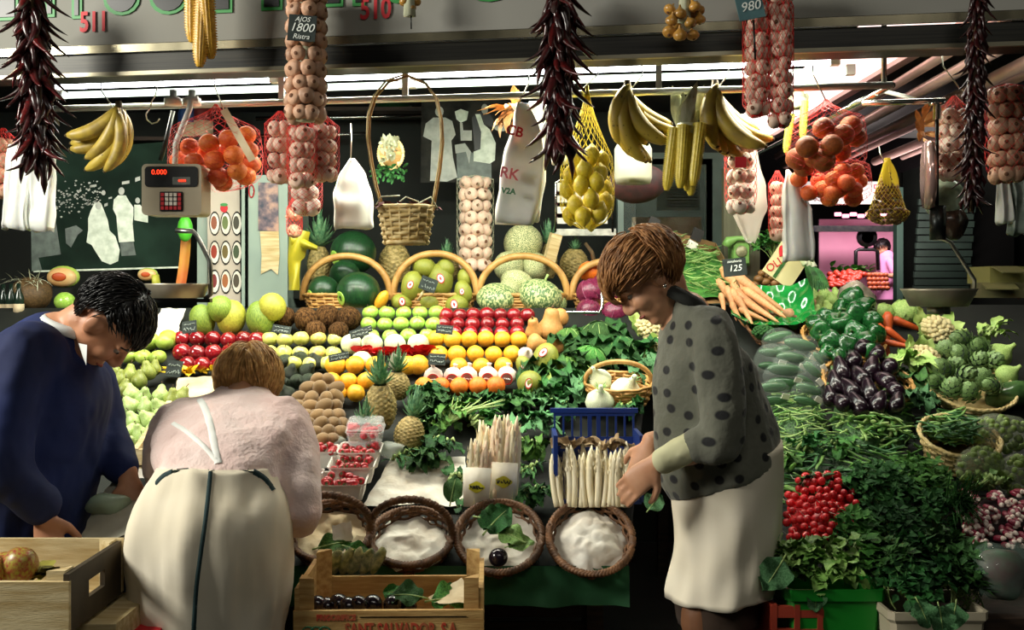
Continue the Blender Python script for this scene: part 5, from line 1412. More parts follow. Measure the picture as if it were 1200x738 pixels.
# yellow bag by the cupboard
mb = MB()
o = P(345, 265, 4.6)
mb.grid(lambda u, v: P(338+(26-10*u if u < .5 else 16+2*u)*v*(1-.3*u), 266+74*u+6*v*(1-u), 4.6-.03*math.sin(v*PI))-o+V((0, .01*math.sin(9*u+5*v), 0)), 16, 8)
mb.grid(lambda u, v: P(342+30*u, 272+16*u+(16-10*u)*v, 4.58)-o+V((0, -.02*math.sin(PI*v)+.01*math.sin(8*u), 0)), 10, 6)
solo('yellow_bag', mb, M('yellow_plastic', '#b8aa26', '#94902a', scale=5, rough=.4), 'crumpled yellow plastic bag hanging beside the grey-green cupboard', 'bag', loc=o)

# tall handled straw basket
o = P(476, 287, 3.28); s = 3.28/F
t = thing('straw_basket', 'pale woven straw basket with a very tall thin handle, dried flowers on top', 'basket', o)
part('body', mb_wicker(24*s, 31*s, 44*s, 9, 16, .0085, .006, sq=(1, .6)), m_straw, t)
path = []
for x, y in ((448, 246), (440, 220), (434, 190), (430, 160), (431, 135), (438, 112), (453, 94), (475, 87), (497, 96), (510, 114), (516, 140), (517, 165), (514, 195), (509, 225), (506, 245)):
    path.append(P(x, y, 3.28)-o)
part('handle', MB().tube(path, .0055, 8, flat=.6), m_straw, t)
part('handle', MB().tube([p+V((.006, .008, -.004)) for p in path], .004, 6), m_cane, t)
m_dryred = M('dried_red_flower', '#6b2a2a', '#3d1818', scale=30, rough=.8)
mb = MB(); r_ = random.Random(12)
for k in range(60): mb.leaf((r_.uniform(-.08, .08), r_.uniform(-.04, .04), 0), (r_.uniform(-1, 1), r_.uniform(-1, 1), r_.uniform(0, .6)), (0, 0, 1), r_.uniform(.02, .045), .022, curl=r_.uniform(.3, 1.4), nu=3, nv=2, rnd=r_)
for k in range(3): mb.mat(1).tube([(-.1+.06*k, 0, 0), (-.08+.08*k, -.01, .03), (-.02+.06*k, 0, .035-.02*k)], .0025, 4)
solo('dried_flowers', mb, [m_dryred, m_husk], 'dark red dried flowers heaped in the tall-handled straw basket', 'dried flowers', loc=P(476, 242, 3.28))
# round wreath plate
o = P(458, 180, 4.4); s = 4.4/F
t = thing('dried_wreath', 'round straw plaque with dried seed heads hanging behind the straw basket', 'wreath', o)
part('straw_ring', mb_braid([(x*.8, 0, y) for x, y, z in circle(17*s*1.05, 40)], .003, .006, 2, 20), m_straw, t)
part('back_plate', MB().lathe([(.003, 0), (16*s, 0), (16*s, .006), (.003, .006)], 24), m_wood, t, rot=UPRIGHT, scale=(.8, 1, 1))
mb = MB(); r_ = random.Random(2)
for k in range(40): mb.leaf((r_.uniform(-.03, .03), -.01, r_.uniform(-.04, .05)), (r_.uniform(-.4, .4), -.4, r_.uniform(-.2, 1)), (0, 1, .2), .05, .016, curl=.4, nu=3, nv=2, rnd=r_)
part('seed_heads', mb, m_husk, t)
mb = MB()
for k in range(50): mb.leaf((r_.uniform(-.07, .07), 0, -.075+r_.uniform(-.03, .02)), (r_.uniform(-1, 1), -.5, r_.uniform(-1, .3)), (0, 1, .2), .05, .012, curl=.4, nu=3, nv=2, rnd=r_)
part('dry_leaves', mb, m_leaf_dark, t)
# jar and dark bundle behind the middle bananas
o = P(742, 215, 3.7); s = 3.7/F
t = thing('glass_jar', 'large cloudy jar hanging behind the spotted bananas', 'jar', o)
part('jar_body', MB().lathe([(.003, 0), (20*s, 0), (22*s, .02), (22*s, 40*s), (19*s, 46*s), (17*s, 46*s), (17*s, 50*s), (.003, 50*s)], 24), M('cloudy_jar', '#a9ab98', '#8a8c7c', scale=5, rough=.3), t)
mb = MB().ell((0, 0, 0), (36*s, 26*s, 26*s), 18, 12); mb.noise(.02, 6)
solo('dark_red_sack', mb, M('dark_red_net', '#3a1414', '#1d0b0b', scale=30, rough=.7), 'dark red sack hanging low behind the jar and bananas', 'sack', loc=P(748, 214, 4.1))

# digital scale at the left
o = P(201, 222, 3.25); s = 3.25/F
t = thing('digital_scale', 'beige digital scale with red display hanging from the rail, steel pan below', 'scale', o)
m_beige = M('beige_plastic', '#b3a88f', '#a39980', scale=3, rough=.45)
def rr(w, h, r, n=5):
    out = []
    for cx_, cy_, a0 in ((w/2-r, h/2-r, 0), (-w/2+r, h/2-r, 90), (-w/2+r, -h/2+r, 180), (w/2-r, -h/2+r, 270)):
        for k in range(n+1): a = math.radians(a0+90*k/n); out.append((cx_+r*math.cos(a), cy_+r*math.sin(a)))
    return out
part('housing', MB().prism(rr(70*s, 60*s, .015), .10), m_beige, t, smooth=False, loc=(0, 0, 0))
dp = part('display', MB().prism(rr(62*s, 24*s, .012), .004), m_black, t, smooth=False, loc=(0, -.003, 15*s))
m_led = M('red_led', '#ff3a1c', emit=2.5)
part('display_digits', text_mesh('digits', '0.000', .022, m_led), None, dp, loc=(-14*s, -.002, 5*s), rot=UPRIGHT)
part('display_frame', MB().prism(rr(21*s, 9*s, .003), .002), m_steel, dp, smooth=False, loc=(12*s, -.001, -5*s))
part('display_digits', text_mesh('digits', '0000', .012, m_led), None, dp, loc=(13*s, -.003, -5*s), rot=UPRIGHT)
kp = part('keypad', MB().prism(rr(27*s, 23*s, .003), .003), m_black, t, smooth=False, loc=(0, -.003, -14*s))
for i in range(5):
    for j in range(4):
        part('key', MB().box((0, 0, 0), (3.6*s, .004, 4*s)), m_red_ink if i in (0, 4) or j == 3 else m_paper, kp, smooth=False, loc=((i-2)*5*s, -.002, (1.5-j)*5.2*s))
pts = [(205, 196), (206, 168), (222, 128), (224, 116), (232, 116)]
part('hanger_arm', MB().tube([P(x, y, 3.33)-o for x, y in pts], .010, 8), m_white_paint, t)
for x in (203, 225): part('rail_clamp', MB().lathe([(.003, 0), (.03, 0), (.03, .02), (.012, .03), (.012, .05), (.003, .05)], 12), m_white_paint, t, loc=P(x, 123, 3.45)-o)
pts = [(206, 270), (226, 271), (231, 276), (246, 306), (247, 345), (240, 350)]
part('pan_arm', MB().tube([P(x, y, 3.3)-o for x, y in pts], .008, 8), m_steel, t)
part('pan', MB().lathe([(.003, 0), (30*s, 0), (36*s, 16*s), (38*s, 17*s), (36.5*s, 15*s), (31*s, .004), (.003, .004)], 28), m_pan, t, loc=P(208, 349, 3.3)-o)
part('pan_bar', MB().box(P(208, 352, 3.3)-o, (80*s, .03, .012)), m_darkmetal, t, smooth=False)
solo('twisted_cord', MB().tube([P(203, 130, 3.6), P(196, 160, 3.6), P(188, 188, 3.6)], .008, 6), m_darkmetal, 'dark twisted cord hanging left of the scale arm', 'cord')

# right hanging scale
o = P(1098, 205, 3.3); s = 3.3/F
t = thing('hanging_scale', 'round-dial hanging scale with steel pan at the right of the stall', 'scale', o)
part('dial', MB().lathe([(.003, -.012), (39*s, -.014), (41*s, 0), (39*s, .014), (.003, .012)], 30), M('pinkish_dial_rim', '#d9b6ae', '#a98880', scale=4, rough=.2, metal=.5), t, loc=P(1088, 205, 3.3)-o, rot=(0, PI/2, -.27))
part('cylinder', MB().lathe([(.003, 0), (9*s, 0), (9*s, 40*s), (.003, 40*s)], 16), m_darkmetal, t, loc=P(1099, 281, 3.3)-o)
part('top_fitting', MB().lathe([(.003, 0), (5*s, 0), (5*s, 16*s), (9*s, 17*s), (9*s, 20*s), (.003, 20*s)], 14), m_chrome, t, loc=P(1098, 140, 3.3)-o)
part('drop_wire', MB().tube([P(1098, 140, 3.3)-o, P(1098, 245, 3.3)-o], .006, 6), m_darkmetal, t)
pts = [(1094, 279), (1106, 280), (1114, 284), (1142, 328), (1141, 346)]
part('pan_arm', MB().tube([P(x, y, 3.3)-o for x, y in pts], .007, 8), m_steel, t)
part('pan', MB().lathe([(.003, 0), (32*s, 0), (41*s, 19*s), (43*s, 21*s), (41*s, 18*s), (33*s, .004), (.003, .004)], 30), m_pan, t, loc=P(1100, 359, 3.3)-o)
part('pan_foot', MB().lathe([(.003, 0), (13*s, 0), (13*s, 9*s), (.003, 9*s)], 16), m_steel, t, loc=P(1100, 368, 3.3)-o)
solo('scale_bracket', MB().tube([P(1010, 121, 3.35), P(1108, 118, 3.3)], .010, 8), m_chrome, 'chrome crossbar from which the round-dial scale hangs', 'bracket')
solo('scale_bracket', MB().tube([P(1032, 106, 3.5), P(1076, 117, 3.33)], .007, 8), m_white_paint, 'thin white brace slanting onto the scale crossbar', 'bracket')
mb = MB(); r_ = random.Random(3)
for k in range(14): mb.leaf((0, 0, r_.uniform(-.05, .05)), (r_.uniform(-.6, .6), -.3, r_.uniform(-1, 1)), (0, 1, .1), .08, .02, curl=.6, nu=4, nv=2, rnd=r_)
solo('dry_herb_sprig', mb, m_husk_o, 'orange-brown dried sprig hanging left of the right scale', 'dried herb', loc=P(1082, 152, 3.4))
for i, (x, y, w, h, lab) in enumerate(((1108, 232, 22, 26, 'wrinkled clear bag of dried vegetables under the right garlic net'), (1116, 262, 20, 24, 'dark wrinkled plastic bag hanging behind the right scale stem'))):
    mb = MB().ell((0, 0, 0), (w*s, w*s*.8, h*s), 16, 12); mb.noise(.02, 14, seed=i)
    solo('plastic_bag', mb, M('brownish_film_%d' % i, ('#7d8c78', '#4a3a30')[i], ('#4a5248', '#1d1614')[i], scale=18, rough=.2), lab, 'bag', loc=P(x, y, 3.45))
# ---------------------------------------------------------------- greens in the middle of the stand
def greens_at(px, py, lift, seed, n, Lpx, Wpx, ang, mats, label, cat='leafy greens', name='leafy_greens', spread=.9, rise=.6, wave=.22, stem=.35, group=None, pitch=0, lobes=0, curl=(.4, 1.4)):
    p = S(px, py, lift); s = p.y/F
    mb = mb_bunch(seed, n, Lpx*s, Wpx*s, spread, wave, rise, stem=stem, lobes=lobes, curl=curl)
    return solo(name, mb, mats, label, cat, group, loc=p, rot=(0, pitch, ang))
DK = [m_leaf_dark, m_stalk]; MD = [m_leaf, m_stalk]; BL = [m_leaf_blue, m_stalk]
gl = [(505, 474, 'curly dark kale bunch below the first bright orange', -1.2), (540, 476, 'curly dark kale bunch below the middle of the bright orange row', -1.6), (578, 474, 'curly dark kale bunch below the last bright oranges', -1.7), (612, 472, 'curly dark kale bunch below the lowest left sticker melon', -1.4), (640, 466, 'curly dark kale bunch below the round green melon', -1.2)]
for i, (x, y, lab, a) in enumerate(gl): greens_at(x, y+3, .02, 100+i, 26, 17, 15, a, DK, lab, spread=1.5, rise=.9, wave=.3)
gl = [(496, 462, 'dark kale tuft between the leaning pineapple crown and the first bright orange', -1.4), (500, 505, 'dark greens bunch beside the leaning pineapple', -2.2), (520, 492, 'greens bunch with long pale stems fanned out over the kale', -.9), (556, 500, 'greens bunch with pale stems just behind the asparagus bundles', .4),
      (520, 525, 'wide dark leaf bunch above the white cloth', -1.9), (500, 540, 'dark leaf tuft at the corner of the white cloth', -1.6), (620, 500, 'large dark savoy leaves behind the asparagus bundles', -1.2), (625, 528, 'light green leaf bunch between asparagus bundles and blue crate', -1.4),
      (618, 556, 'dark dill-like greens between asparagus bundles and blue crate', -1.5), (622, 582, 'dark greens hanging down between the third and fourth wicker baskets', -1.7), (655, 478, 'large leaf spread over the top of the blue crate', -1.8),
      (535, 568, 'dark green leaf standing left of the asparagus bundles', 1.6), (590, 478, 'small dark leaf tuft above the asparagus tips', -.4), (470, 540, 'feathery greens beside the strawberry punnets', -1.2)]
for i, (x, y, lab, a) in enumerate(gl):
    greens_at(x, y, .02, 120+i, 18, 26 if i not in (8, 13) else 20, 15 if i not in (8, 13) else 4, a, (DK, DK, MD, MD, DK, DK, BL, MD, DK, DK, BL, DK, DK, DK)[i], lab, spread=1.2, rise=.7, stem=.5 if i in (2, 3) else .3)
mb = MB(); r_ = random.Random(31)
b0 = S(524, 497, .06)
for k in range(9):
    q = S(536+k*7+r_.uniform(-3, 3), 472+r_.uniform(0, 10), .08); m_ = b0.lerp(q, .5)+V((0, 0, .02))
    mb.tube([b0, m_, q], [.006, .004, .002], 5)
    e = q+V((r_.uniform(-.03, .03), .02, .02)); mb.tube([m_, e], [.003, .0015], 4)
solo('kale_stalks', mb, m_stalk, 'fan of pale branching stems lying on the dark kale above the asparagus', 'stems')
# savoy cabbages below the red ones
for i, (x, y, rp, lab) in enumerate(((668, 402, 20, 'crinkled green cabbage beside the orange-tan squash'), (702, 398, 24, 'crinkled green cabbage under the red cabbages'), (690, 425, 22, 'crinkled green cabbage above the fennel basket'), (728, 412, 20, 'crinkled green cabbage left of the tall cauliflower'), (664, 432, 17, 'crinkled green cabbage right of the upright sticker melon'))):
    p = S(x, y, .05); o = put('savoy_cabbage', me_cab(m_leaf_dark if i % 2 else m_leaf, m_stalk, i % 2), p, rpx(rp, p), lab, 'cabbage', 'green cabbages')
    mb = MB(); r2 = random.Random(i)
    for k in range(12):
        a = k*2.4; d = V((math.cos(a), math.sin(a), r2.uniform(.1, .7))); mb.leaf(d*.7, d, (0, 0, 1), 1.0, 1.1, curl=r2.uniform(.5, 1.3), wave=.2, fold=.1, nu=7, nv=6, rnd=r2)
    part('outer_leaves', mb, m_leaf_dark, o)
for i, (x, y, a) in enumerate(((650, 452, -1.3), (676, 458, -1.6), (745, 440, -1.2), (757, 425, -.5), (640, 440, -1.2))):
    greens_at(x, y, .03, 160+i, 14, 30, 24, a, (DK, BL, BL, DK, DK)[i], f'loose big dark leaves {["below the round green melon", "above the blue crate", "right of the fennel basket", "beside the jacket front", "between kale and cabbages"][i]}', spread=1.3, rise=.8, wave=.25)
solo('white_shelf_edge', MB().box((0, 0, 0), (.26, .02, .008)), m_white_paint, 'white shelf edge below the lower red cabbages', 'shelf edge', smooth=False, loc=P(704, 381, 4.42), rot=(0, -.12, 0))
# cauliflowers by the woman's jacket
def cauliflower(p, r, label, k, leafm=None, nleaf=9, grp='cauliflowers'):
    t = thing('cauliflower', label, 'cauliflower', p, (.75, .1*k, 0), grp)
    part('curd', me_cauli(k), None, t, scale=r)
    r2 = random.Random(k+5); mb = MB()
    for i in range(nleaf):
        a = i*2*PI/nleaf+r2.uniform(-.2, .2)
        if -2.4 < math.atan2(math.sin(a), math.cos(a)) < -.75: continue
        mb.leaf((math.cos(a)*.6*r, math.sin(a)*.6*r, -.45*r), (math.cos(a)*.8, math.sin(a)*.8, .8), (-math.cos(a), -math.sin(a), .5), 1.35*r, .8*r, curl=-.5+r2.uniform(-.2, .9), wave=.15, fold=.1, nu=7, nv=4, rnd=r2)
    part('outer_leaves', mb, leafm or m_lettuce, t)
    return t
for i, (x, y, rp, lab) in enumerate(((762, 385, 20, 'big cream cauliflower just below the woman\'s chin'), (775, 408, 15, 'smaller cauliflower under the big one at the jacket edge'))):
    p = S(x, y, .08); cauliflower(p, rpx(rp, p), lab, i)
# fennel basket
p = S(724, 470, .03); s = p.y/F
t = thing('wicker_basket', 'round basket with arched handle holding white fennel bulbs above the blue crate', 'basket', p, (.2, 0, 0), None)
part('body', mb_wicker(34*s, 40*s, 24*s, 7, 22, .006, .004), m_cane, t)
part('handle', MB().tube([(x, y, 20*s+z) for x, y, z in arch(39*s, 28*s)], .009, 8), m_cane, t)
for i, (x, y, rp, lab) in enumerate(((701, 446, 16, 'white fennel bulb at the upper left of the handled basket'), (703, 470, 17, 'white fennel bulb at the front left of the handled basket'), (734, 458, 18, 'white fennel bulb at the right of the handled basket'))):
    q = S(x, y, .10); o = put('fennel_bulb', me_garlic(m_fennel, i), q, rpx(rp, q), lab, 'fennel', 'fennel bulbs', rot=(.6, .4*(i-1), 0))
    mb = MB(); r2 = random.Random(i)
    for k in range(14): mb.leaf((0, 0, .8), (r2.uniform(-.8, .8), r2.uniform(-.8, .8), 1), (0, 0, 1), r2.uniform(.5, .9), .1, curl=.4, nu=4, nv=2, rnd=r2)
    part('fronds', mb, m_leaf_pale, o)
greens_at(735, 482, .06, 171, 16, 20, 14, -1.4, DK, 'dark leaves spilling over the front of the fennel basket', spread=1.4)

# blue crate of white asparagus
def me_asp(k, mat=m_asp):
    def mk():
        r2 = random.Random(k); mb = MB(); n = 10; c = r2.uniform(-.05, .05)
        pts = [(c*math.sin(PI*i/n), 0, i/n) for i in range(n+1)]
        mb.tube(pts, [.055, .058, .058, .057, .056, .055, .056, .058, .054, .036, .008], 9)
        for i in range(14):
            z = .52+.36*i/14; a = i*2.4; rr_ = .056
            mb.leaf((math.cos(a)*rr_*.9, math.sin(a)*rr_*.9, z-.02), (math.cos(a)*.02, math.sin(a)*.02, 1), (math.cos(a), math.sin(a), 0), .08, .05, curl=-.2, nu=3, nv=2, rnd=r2, shape=.7)
        return mb.mesh('asparagus', mat)
    return lib(('asp', k, mat.name), mk)
bd = 3.22; o = P(697, 540, bd)
m_blue = M('blue_plastic', '#1d3a86', '#182f70', scale=4, rough=.4)
t = thing('blue_crate', 'blue plastic crate behind the loose white asparagus', 'crate', o)
def slotted(w, h, dep):
    mb = MB(); mb.box((0, 0, -h*.16), (w, dep, h*.68)); mb.box((0, 0, h*.475), (w, dep, h*.05)); n = 9
    for i in range(n+1): mb.box(((i/n-.5)*w*.97, 0, h*.31), (w*.022 if i not in (4, 5) else w*.05, dep, h*.28))
    return mb
w_ = 96*bd/F
pr = part('back_panel', slotted(w_, .24, .012), m_blue, t, smooth=False, loc=(0, .02, .03), rot=(-.12, 0, 0))
for sx_ in (-1, 1): part('side_panel', MB().box((sx_*w_/2, -.06, 0), (.012, .17, .2)), m_blue, t, smooth=False)
part('rim', MB().box((0, .035, .155), (w_+.02, .02, .014)), m_blue, t, smooth=False)
part('bottom', MB().box((0, -.06, -.1), (w_, .17, .012)), m_blue, t, smooth=False)
r_ = random.Random(4)
for i in range(26):
    row = i % 2; x = 648+(i/25)*92+r_.uniform(-2, 2); top = 520+r_.uniform(0, 16) - row*4 + (10 if i < 3 else 0)
    d0_ = 3.06+.05*row; b = P(x+(696-x)*.12, 594, d0_-.02); e = P(x, top, d0_+.05); L = (e-b).length
    q = (e-b).to_track_quat('Z', 'Y').to_euler()
    put('white_asparagus', me_asp(i % 5), b, L, 'loose thick white asparagus spear standing before the blue crate', 'asparagus', 'loose white asparagus spears', rot=q, scale=(L*1.0, L*1.0, L))
m_mush = M('dried_mushroom', '#b59a72', '#7a6242', scale=14, rough=.8, bump=.3)
for i in range(14):
    q = P(656+i*6+r_.uniform(-2, 2), 519+r_.uniform(-4, 4), 3.16); mb = MB(); mb.grid(lambda u, v: V(((u-.5)*.05, (v-.5)*.03, .012*math.sin(u*5+i)+.006*math.cos(v*7))), 6, 4); mb.noise(.008, 30, seed=i)
    solo('oyster_mushroom', mb, m_mush, 'curled brown mushroom lying behind the loose asparagus tips', 'mushroom', 'brown mushrooms behind the asparagus', loc=q, rot=(r_.uniform(.2, 1), r_.uniform(-.4, .4), r_.uniform(-.6, .6)))
# wrapped asparagus bundles
m_logo = M('yellow_logo', '#d9cf2e', rough=.5)
def asp_bundle(x0, x1, ytip, ypap, ybot, d, label, n, seed):
    r2 = random.Random(seed); o = P((x0+x1)/2, ybot, d); s = d/F; w = (x1-x0)*s/2; H = (ybot-ytip)*s; hp = (ybot-ypap)*s
    t = thing('asparagus_bundle', label, 'asparagus bundle', o, (-.22, .04, 0), 'wrapped asparagus bundles')
    for i in range(n):
        a = i*2.4; q = math.sqrt((i+.5)/n)*w*.82
        L = H*r2.uniform(.8, 1.0)
        part('spear', me_asp(i % 5, m_asp_pink if i % 3 else m_asp), None, t, loc=(math.cos(a)*q, math.sin(a)*q*.8, .005), rot=(r2.uniform(-.04, .04), r2.uniform(-.05, .05), i), scale=(L*.78, L*.78, L))
    mb = MB(); mb.lathe([(w*.95, 0), (w*1.02, hp*.5), (w*1.1, hp), (w*1.06, hp*.99), (w*.9, .003), (.003, .003)], 20, lambda r, z, a: (r*(1+.03*math.cos(7*a+z*30)), z)); mb.transform(Matrix.Diagonal((1, .85, 1, 1)))
    part('paper_wrapper', mb, M('cream_wrapper', '#ece6d6', '#dcd3bd', scale=12, rough=.6), t)
    lg = part('logo', MB().prism([(math.cos(a)*w*.6*(1+.1*math.cos(5*a)), math.sin(a)*w*.38*(1+.15*math.cos(4*a))) for a in [2*PI*k/24 for k in range(24)]], .002), m_logo, t, smooth=False, loc=(0, -w*.91, hp*.5))
    part('logo_lettering', scribble(w*1.2, w*.9, seed, 1, .0018), m_black, lg, loc=(0, -.002, 0))
asp_bundle(542, 573, 514, 549, 594, 3.10, 'paper-wrapped asparagus bundle at the left, shorter, with yellow logo', 16, 1)
asp_bundle(573, 605, 487, 543, 588, 3.17, 'paper-wrapped asparagus bundle at the right, taller, with yellow logo', 22, 2)
asp_bundle(553, 588, 492, 540, 580, 3.30, 'asparagus bundle standing behind the two logo-wrapped bundles', 16, 3)

# ---------------------------------------------------------------- front wicker baskets
def front_basket(cx, cy, wpx, d, tilt, label, seed, handle=True):
    o = P(cx, cy, d); s = d/F; w = wpx*s/2; h = .10
    t = thing('wicker_basket', label, 'basket', None, None, 'dark wicker baskets along the front')
    rot = Euler((tilt, 0, 0)); t.rotation_euler = rot
    t.location = o-rot.to_matrix() @ V((0, 0, h))
    part('body', mb_wicker(w*.72, w*.96, h, 9, 24, .0065, .005), m_wicker, t)
    part('rim', mb_braid(circle(w, 80, h), .006, .007, 3, 26), m_wicker, t)
    if handle: part('handle', mb_braid([(x, y+.0, h+z) for x, y, z in arch(w*1.0, w*1.15, 60)], .006, .007, 3, 14), m_wicker, t)
    return t, rot.to_matrix().to_4x4(), V(t.location), w, h
BK = {}
for key, a in {1: (388, 621, 96, 2.98, .55, 'dark wicker basket nearest the pink sleeve, lined with cream paper', 1), 2: (482, 628, 96, 2.99, .50, 'dark wicker basket with white crumpled paper, second from the pink sleeve'),
               3: (585, 628, 100, 2.98, .72, 'dark wicker basket with leaves and one dark plum, below the asparagus bundles'), 4: (692, 629, 98, 2.97, .78, 'dark wicker basket full of white paper, below the loose asparagus', 4)}.items():
    BK[key] = front_basket(*a[:6], key, handle=key in (1, 2))
def fill(key, mats, label, name='basket_paper', amp=.016, dome=.03, seed=0, zoff=-.03):
    t, m, l, w, h = BK[key]; mb = MB()
    mb.grid(lambda u, v: V((math.cos(2*PI*v)*w*.93*u, math.sin(2*PI*v)*w*.93*u, h+zoff+dome*(1-u*u))), 14, 44)
    mb.noise(amp, 16, seed=seed); mb.noise(amp*.5, 42, seed=seed+3)
    o = solo(name, mb, mats, label, 'paper', loc=l); o.rotation_euler = t.rotation_euler; return o
fill(1, m_tanpaper, 'cream crumpled paper filling the basket nearest the pink sleeve', seed=1, dome=.012)
fill(2, m_paper, 'white crumpled paper in the basket second from the pink sleeve', seed=2, dome=.015)
fill(3, m_paper, 'white paper under the leaves in the plum basket', seed=3, dome=.01)
fill(4, m_paper, 'white crumpled paper filling the basket below the loose asparagus', seed=4, dome=.035)
def leaf_on(px, py, d, L, ang, mat, label, tilt=.9, k=0, name='loose_leaf', W=.6):
    o = P(px, py, d); l = solo(name, me_leaf(k, mat, m_stalk, W=W), None, label, 'leaf', loc=o, rot=(tilt, 0, 0)); l.rotation_euler = (Euler((tilt, 0, 0)).to_matrix() @ Euler((0, 0, ang)).to_matrix()).to_euler(); l.scale = (L,)*3; return l
leaf_on(372, 642, 2.9, .10, .3, m_leaf, 'green leaf in the basket nearest the pink sleeve', k=1)
leaf_on(405, 640, 2.9, .08, -.3, m_leaf, 'second green leaf in the basket nearest the pink sleeve', k=2)
mb = sheet([(-.03, 0, -.02), (.03, 0, -.02), (.025, .01, .03), (-.03, .01, .02)], 8, .008, 25, 4)
solo('crumpled_paper', mb, m_paper, 'small white crumpled paper piece on the basket nearest the pink sleeve', 'paper', loc=P(402, 624, 2.9))
leaf_on(570, 622, 2.9, .11, .9, m_leaf_dark, 'dark green leaf at the top of the plum basket', k=3, W=.8)
leaf_on(612, 634, 2.88, .09, 2.6, m_leaf_pale, 'light green leaf in front in the plum basket', k=4, W=.75)
leaf_on(596, 640, 2.88, .08, .3, m_leaf_pale, 'pale green leaf beside the dark plum', k=5, W=.6)
leaf_on(560, 606, 2.93, .10, -.2, m_leaf_dark, 'dark leaf behind the plum basket rim', k=1, W=.8)
p = P(584, 653, 2.87); put('dark_plum', me_round('plum', m_plum, 1, .95), p, rpx(11.5, p), 'shiny black plum in the leaf-lined front basket', 'plum')
leaf_on(760, 597, 2.95, .07, .9, m_leaf_blue, 'blue-green leaf sticking out right of the white paper basket', k=2, W=.9)
leaf_on(528, 588, 3.0, .085, 1.4, m_leaf_dark, 'dark leaf standing between white cloth and asparagus', k=6, W=.7, tilt=1.2)
greens_at(545, 596, .02, 210, 12, 16, 10, -1.4, DK, 'dark leaf tuft below the shorter asparagus bundle')
# herb packets
for i in range(6):
    q = P(382+i*12, 658, 2.86); mb = MB().ell((0, 0, 0), (.018, .016, .042), 12, 8); mb.noise(.009, 30, seed=i)
    t = thing('herb_packet', f'clear packet of dried green herbs, {ordn(i)} from the left behind the printed crate', 'packet', q, (.3, .25, .2*i), 'herb packets')
    part('herbs', mb, M('olive_herbs', '#b0a860', '#5c6430', scale=60, rough=.8), t)
    mb2 = MB().ell((0, 0, 0), (.021, .019, .048), 12, 8); mb2.noise(.010, 20, seed=i+9); part('film', mb2, film('packet_film', '#eef2e4', .10, .08), t)

# ---------------------------------------------------------------- printed wooden crate in front
cx0, cx1, cy0, cy1 = -.535, -.073, 2.5, 2.8
t = thing('printed_crate', 'golden wooden fruit crate with red printed company name, standing at the front', 'crate', ((cx0+cx1)/2, (cy0+cy1)/2, .44), (0, 0, .02))
hw, hd = (cx1-cx0)/2, (cy1-cy0)/2
fb = part('front_board', MB().box((0, -hd, .09), (hw*2, .012, .18)), m_wood, t, smooth=False)
part('back_board', MB().box((0, hd, .09), (hw*2, .012, .18)), m_wood, t, smooth=False)
part('bottom', MB().box((0, 0, .02), (hw*2, hd*2, .01)), m_wood, t, smooth=False)
for s_ in (-1, 1):
    part('end_board', MB().box((s_*(hw-.006), 0, .115), (.012, hd*2-.02, .23)), m_wood, t, smooth=False)
    for e_ in (-1, 1):
        mb = MB(); x0 = s_*(hw-.012); a_ = .036*s_*-1
        mb.loft([[V((x0, e_*(hd-.008), z)), V((x0+a_, e_*(hd-.008), z)), V((x0, e_*(hd-.046), z))] for z in (.02, .255)])
        part('corner_post', mb, m_wood, t, smooth=False)
m_print = M('red_crate_print', '#c2402a', '#a8603a', scale=40, rough=.7)
for txt, x, z, sz, w__ in (('SANT SALVADOR, S.A.', .033, .132, .040, .70), ('FRIGORIFICS', -.127, .163, .017, 1.0)):
    me = text_mesh('crate_lettering', txt, sz, m_print, bold=.0012); me.transform(Matrix.Diagonal((w__, 1.1, 1, 1)))
    part('crate_lettering', me, None, fb, loc=(x, -hd-.007, z), rot=UPRIGHT)
part('printed_line', MB().box((.06, -hd-.007, .165), (.26, .001, .002)), m_black, fb, smooth=False)
mbq = MB()
for k in range(3): mbq.tube([V((-.195+k*.02+.014*math.cos(a), -hd-.007, .13+.012*math.sin(a))) for a in [2*PI*j/12 for j in range(13)]], .002, 4)
part('crate_emblem', mbq, m_redgreen, fb)
for i, (x, rp) in enumerate(((372, 11), (397, 13), (420, 11), (437, 12), (460, 11), (383, 12), (408, 12), (478, 11))):
    p = P(x, 708+(3 if i > 4 else 0), 2.64+.04*(i % 2)); put('dark_plum', me_round('plum', m_plum, 1, .95), p, rpx(rp, p), 'dark plum lying in the printed wooden crate', 'plum', 'plums in the printed crate')
for i, (x, y, a, L) in enumerate(((495, 700, 2.9, .10), (505, 704, .2, .11), (520, 705, .6, .09), (480, 702, 2.6, .09), (530, 708, 1.2, .08))):
    leaf_on(x, y, 2.62+.02*i, L, a, m_leaf if i % 2 else m_leaf_dark, f'green leaf on the plums in the printed crate, {ordn(i)} of five', tilt=.5, k=i, W=.8)
solo('crate_paper', sheet([P(515, 708, 2.6), P(560, 706, 2.62), P(541, 678, 2.7), P(500, 700, 2.7)], 8, .006, 18, 3), m_tanpaper, 'tan paper flap in the right corner of the printed crate', 'paper')
# dark crates below the table
for i, (x, lab) in enumerate(((628, 'dark slatted wooden crate under the green tablecloth'),)):
    t = thing('slatted_crate', lab, 'crate', P(x, 738, 3.1)+V((0, 0, -.13)))
    for k in range(3): part('slat', MB().box((0, 0, .05+k*.075), (.34, .012, .06)), m_wood2, t, smooth=False)
    for k in (-1, 1): part('corner_post', MB().box((k*.155, .015, .12), (.03, .03, .25)), m_wood2, t, smooth=False)
solo('crate_stack_base', MB().box((-.304, 2.65, .215), (.44, .28, .43)), m_wood2, 'dark wooden box under the printed crate', 'box', smooth=False)

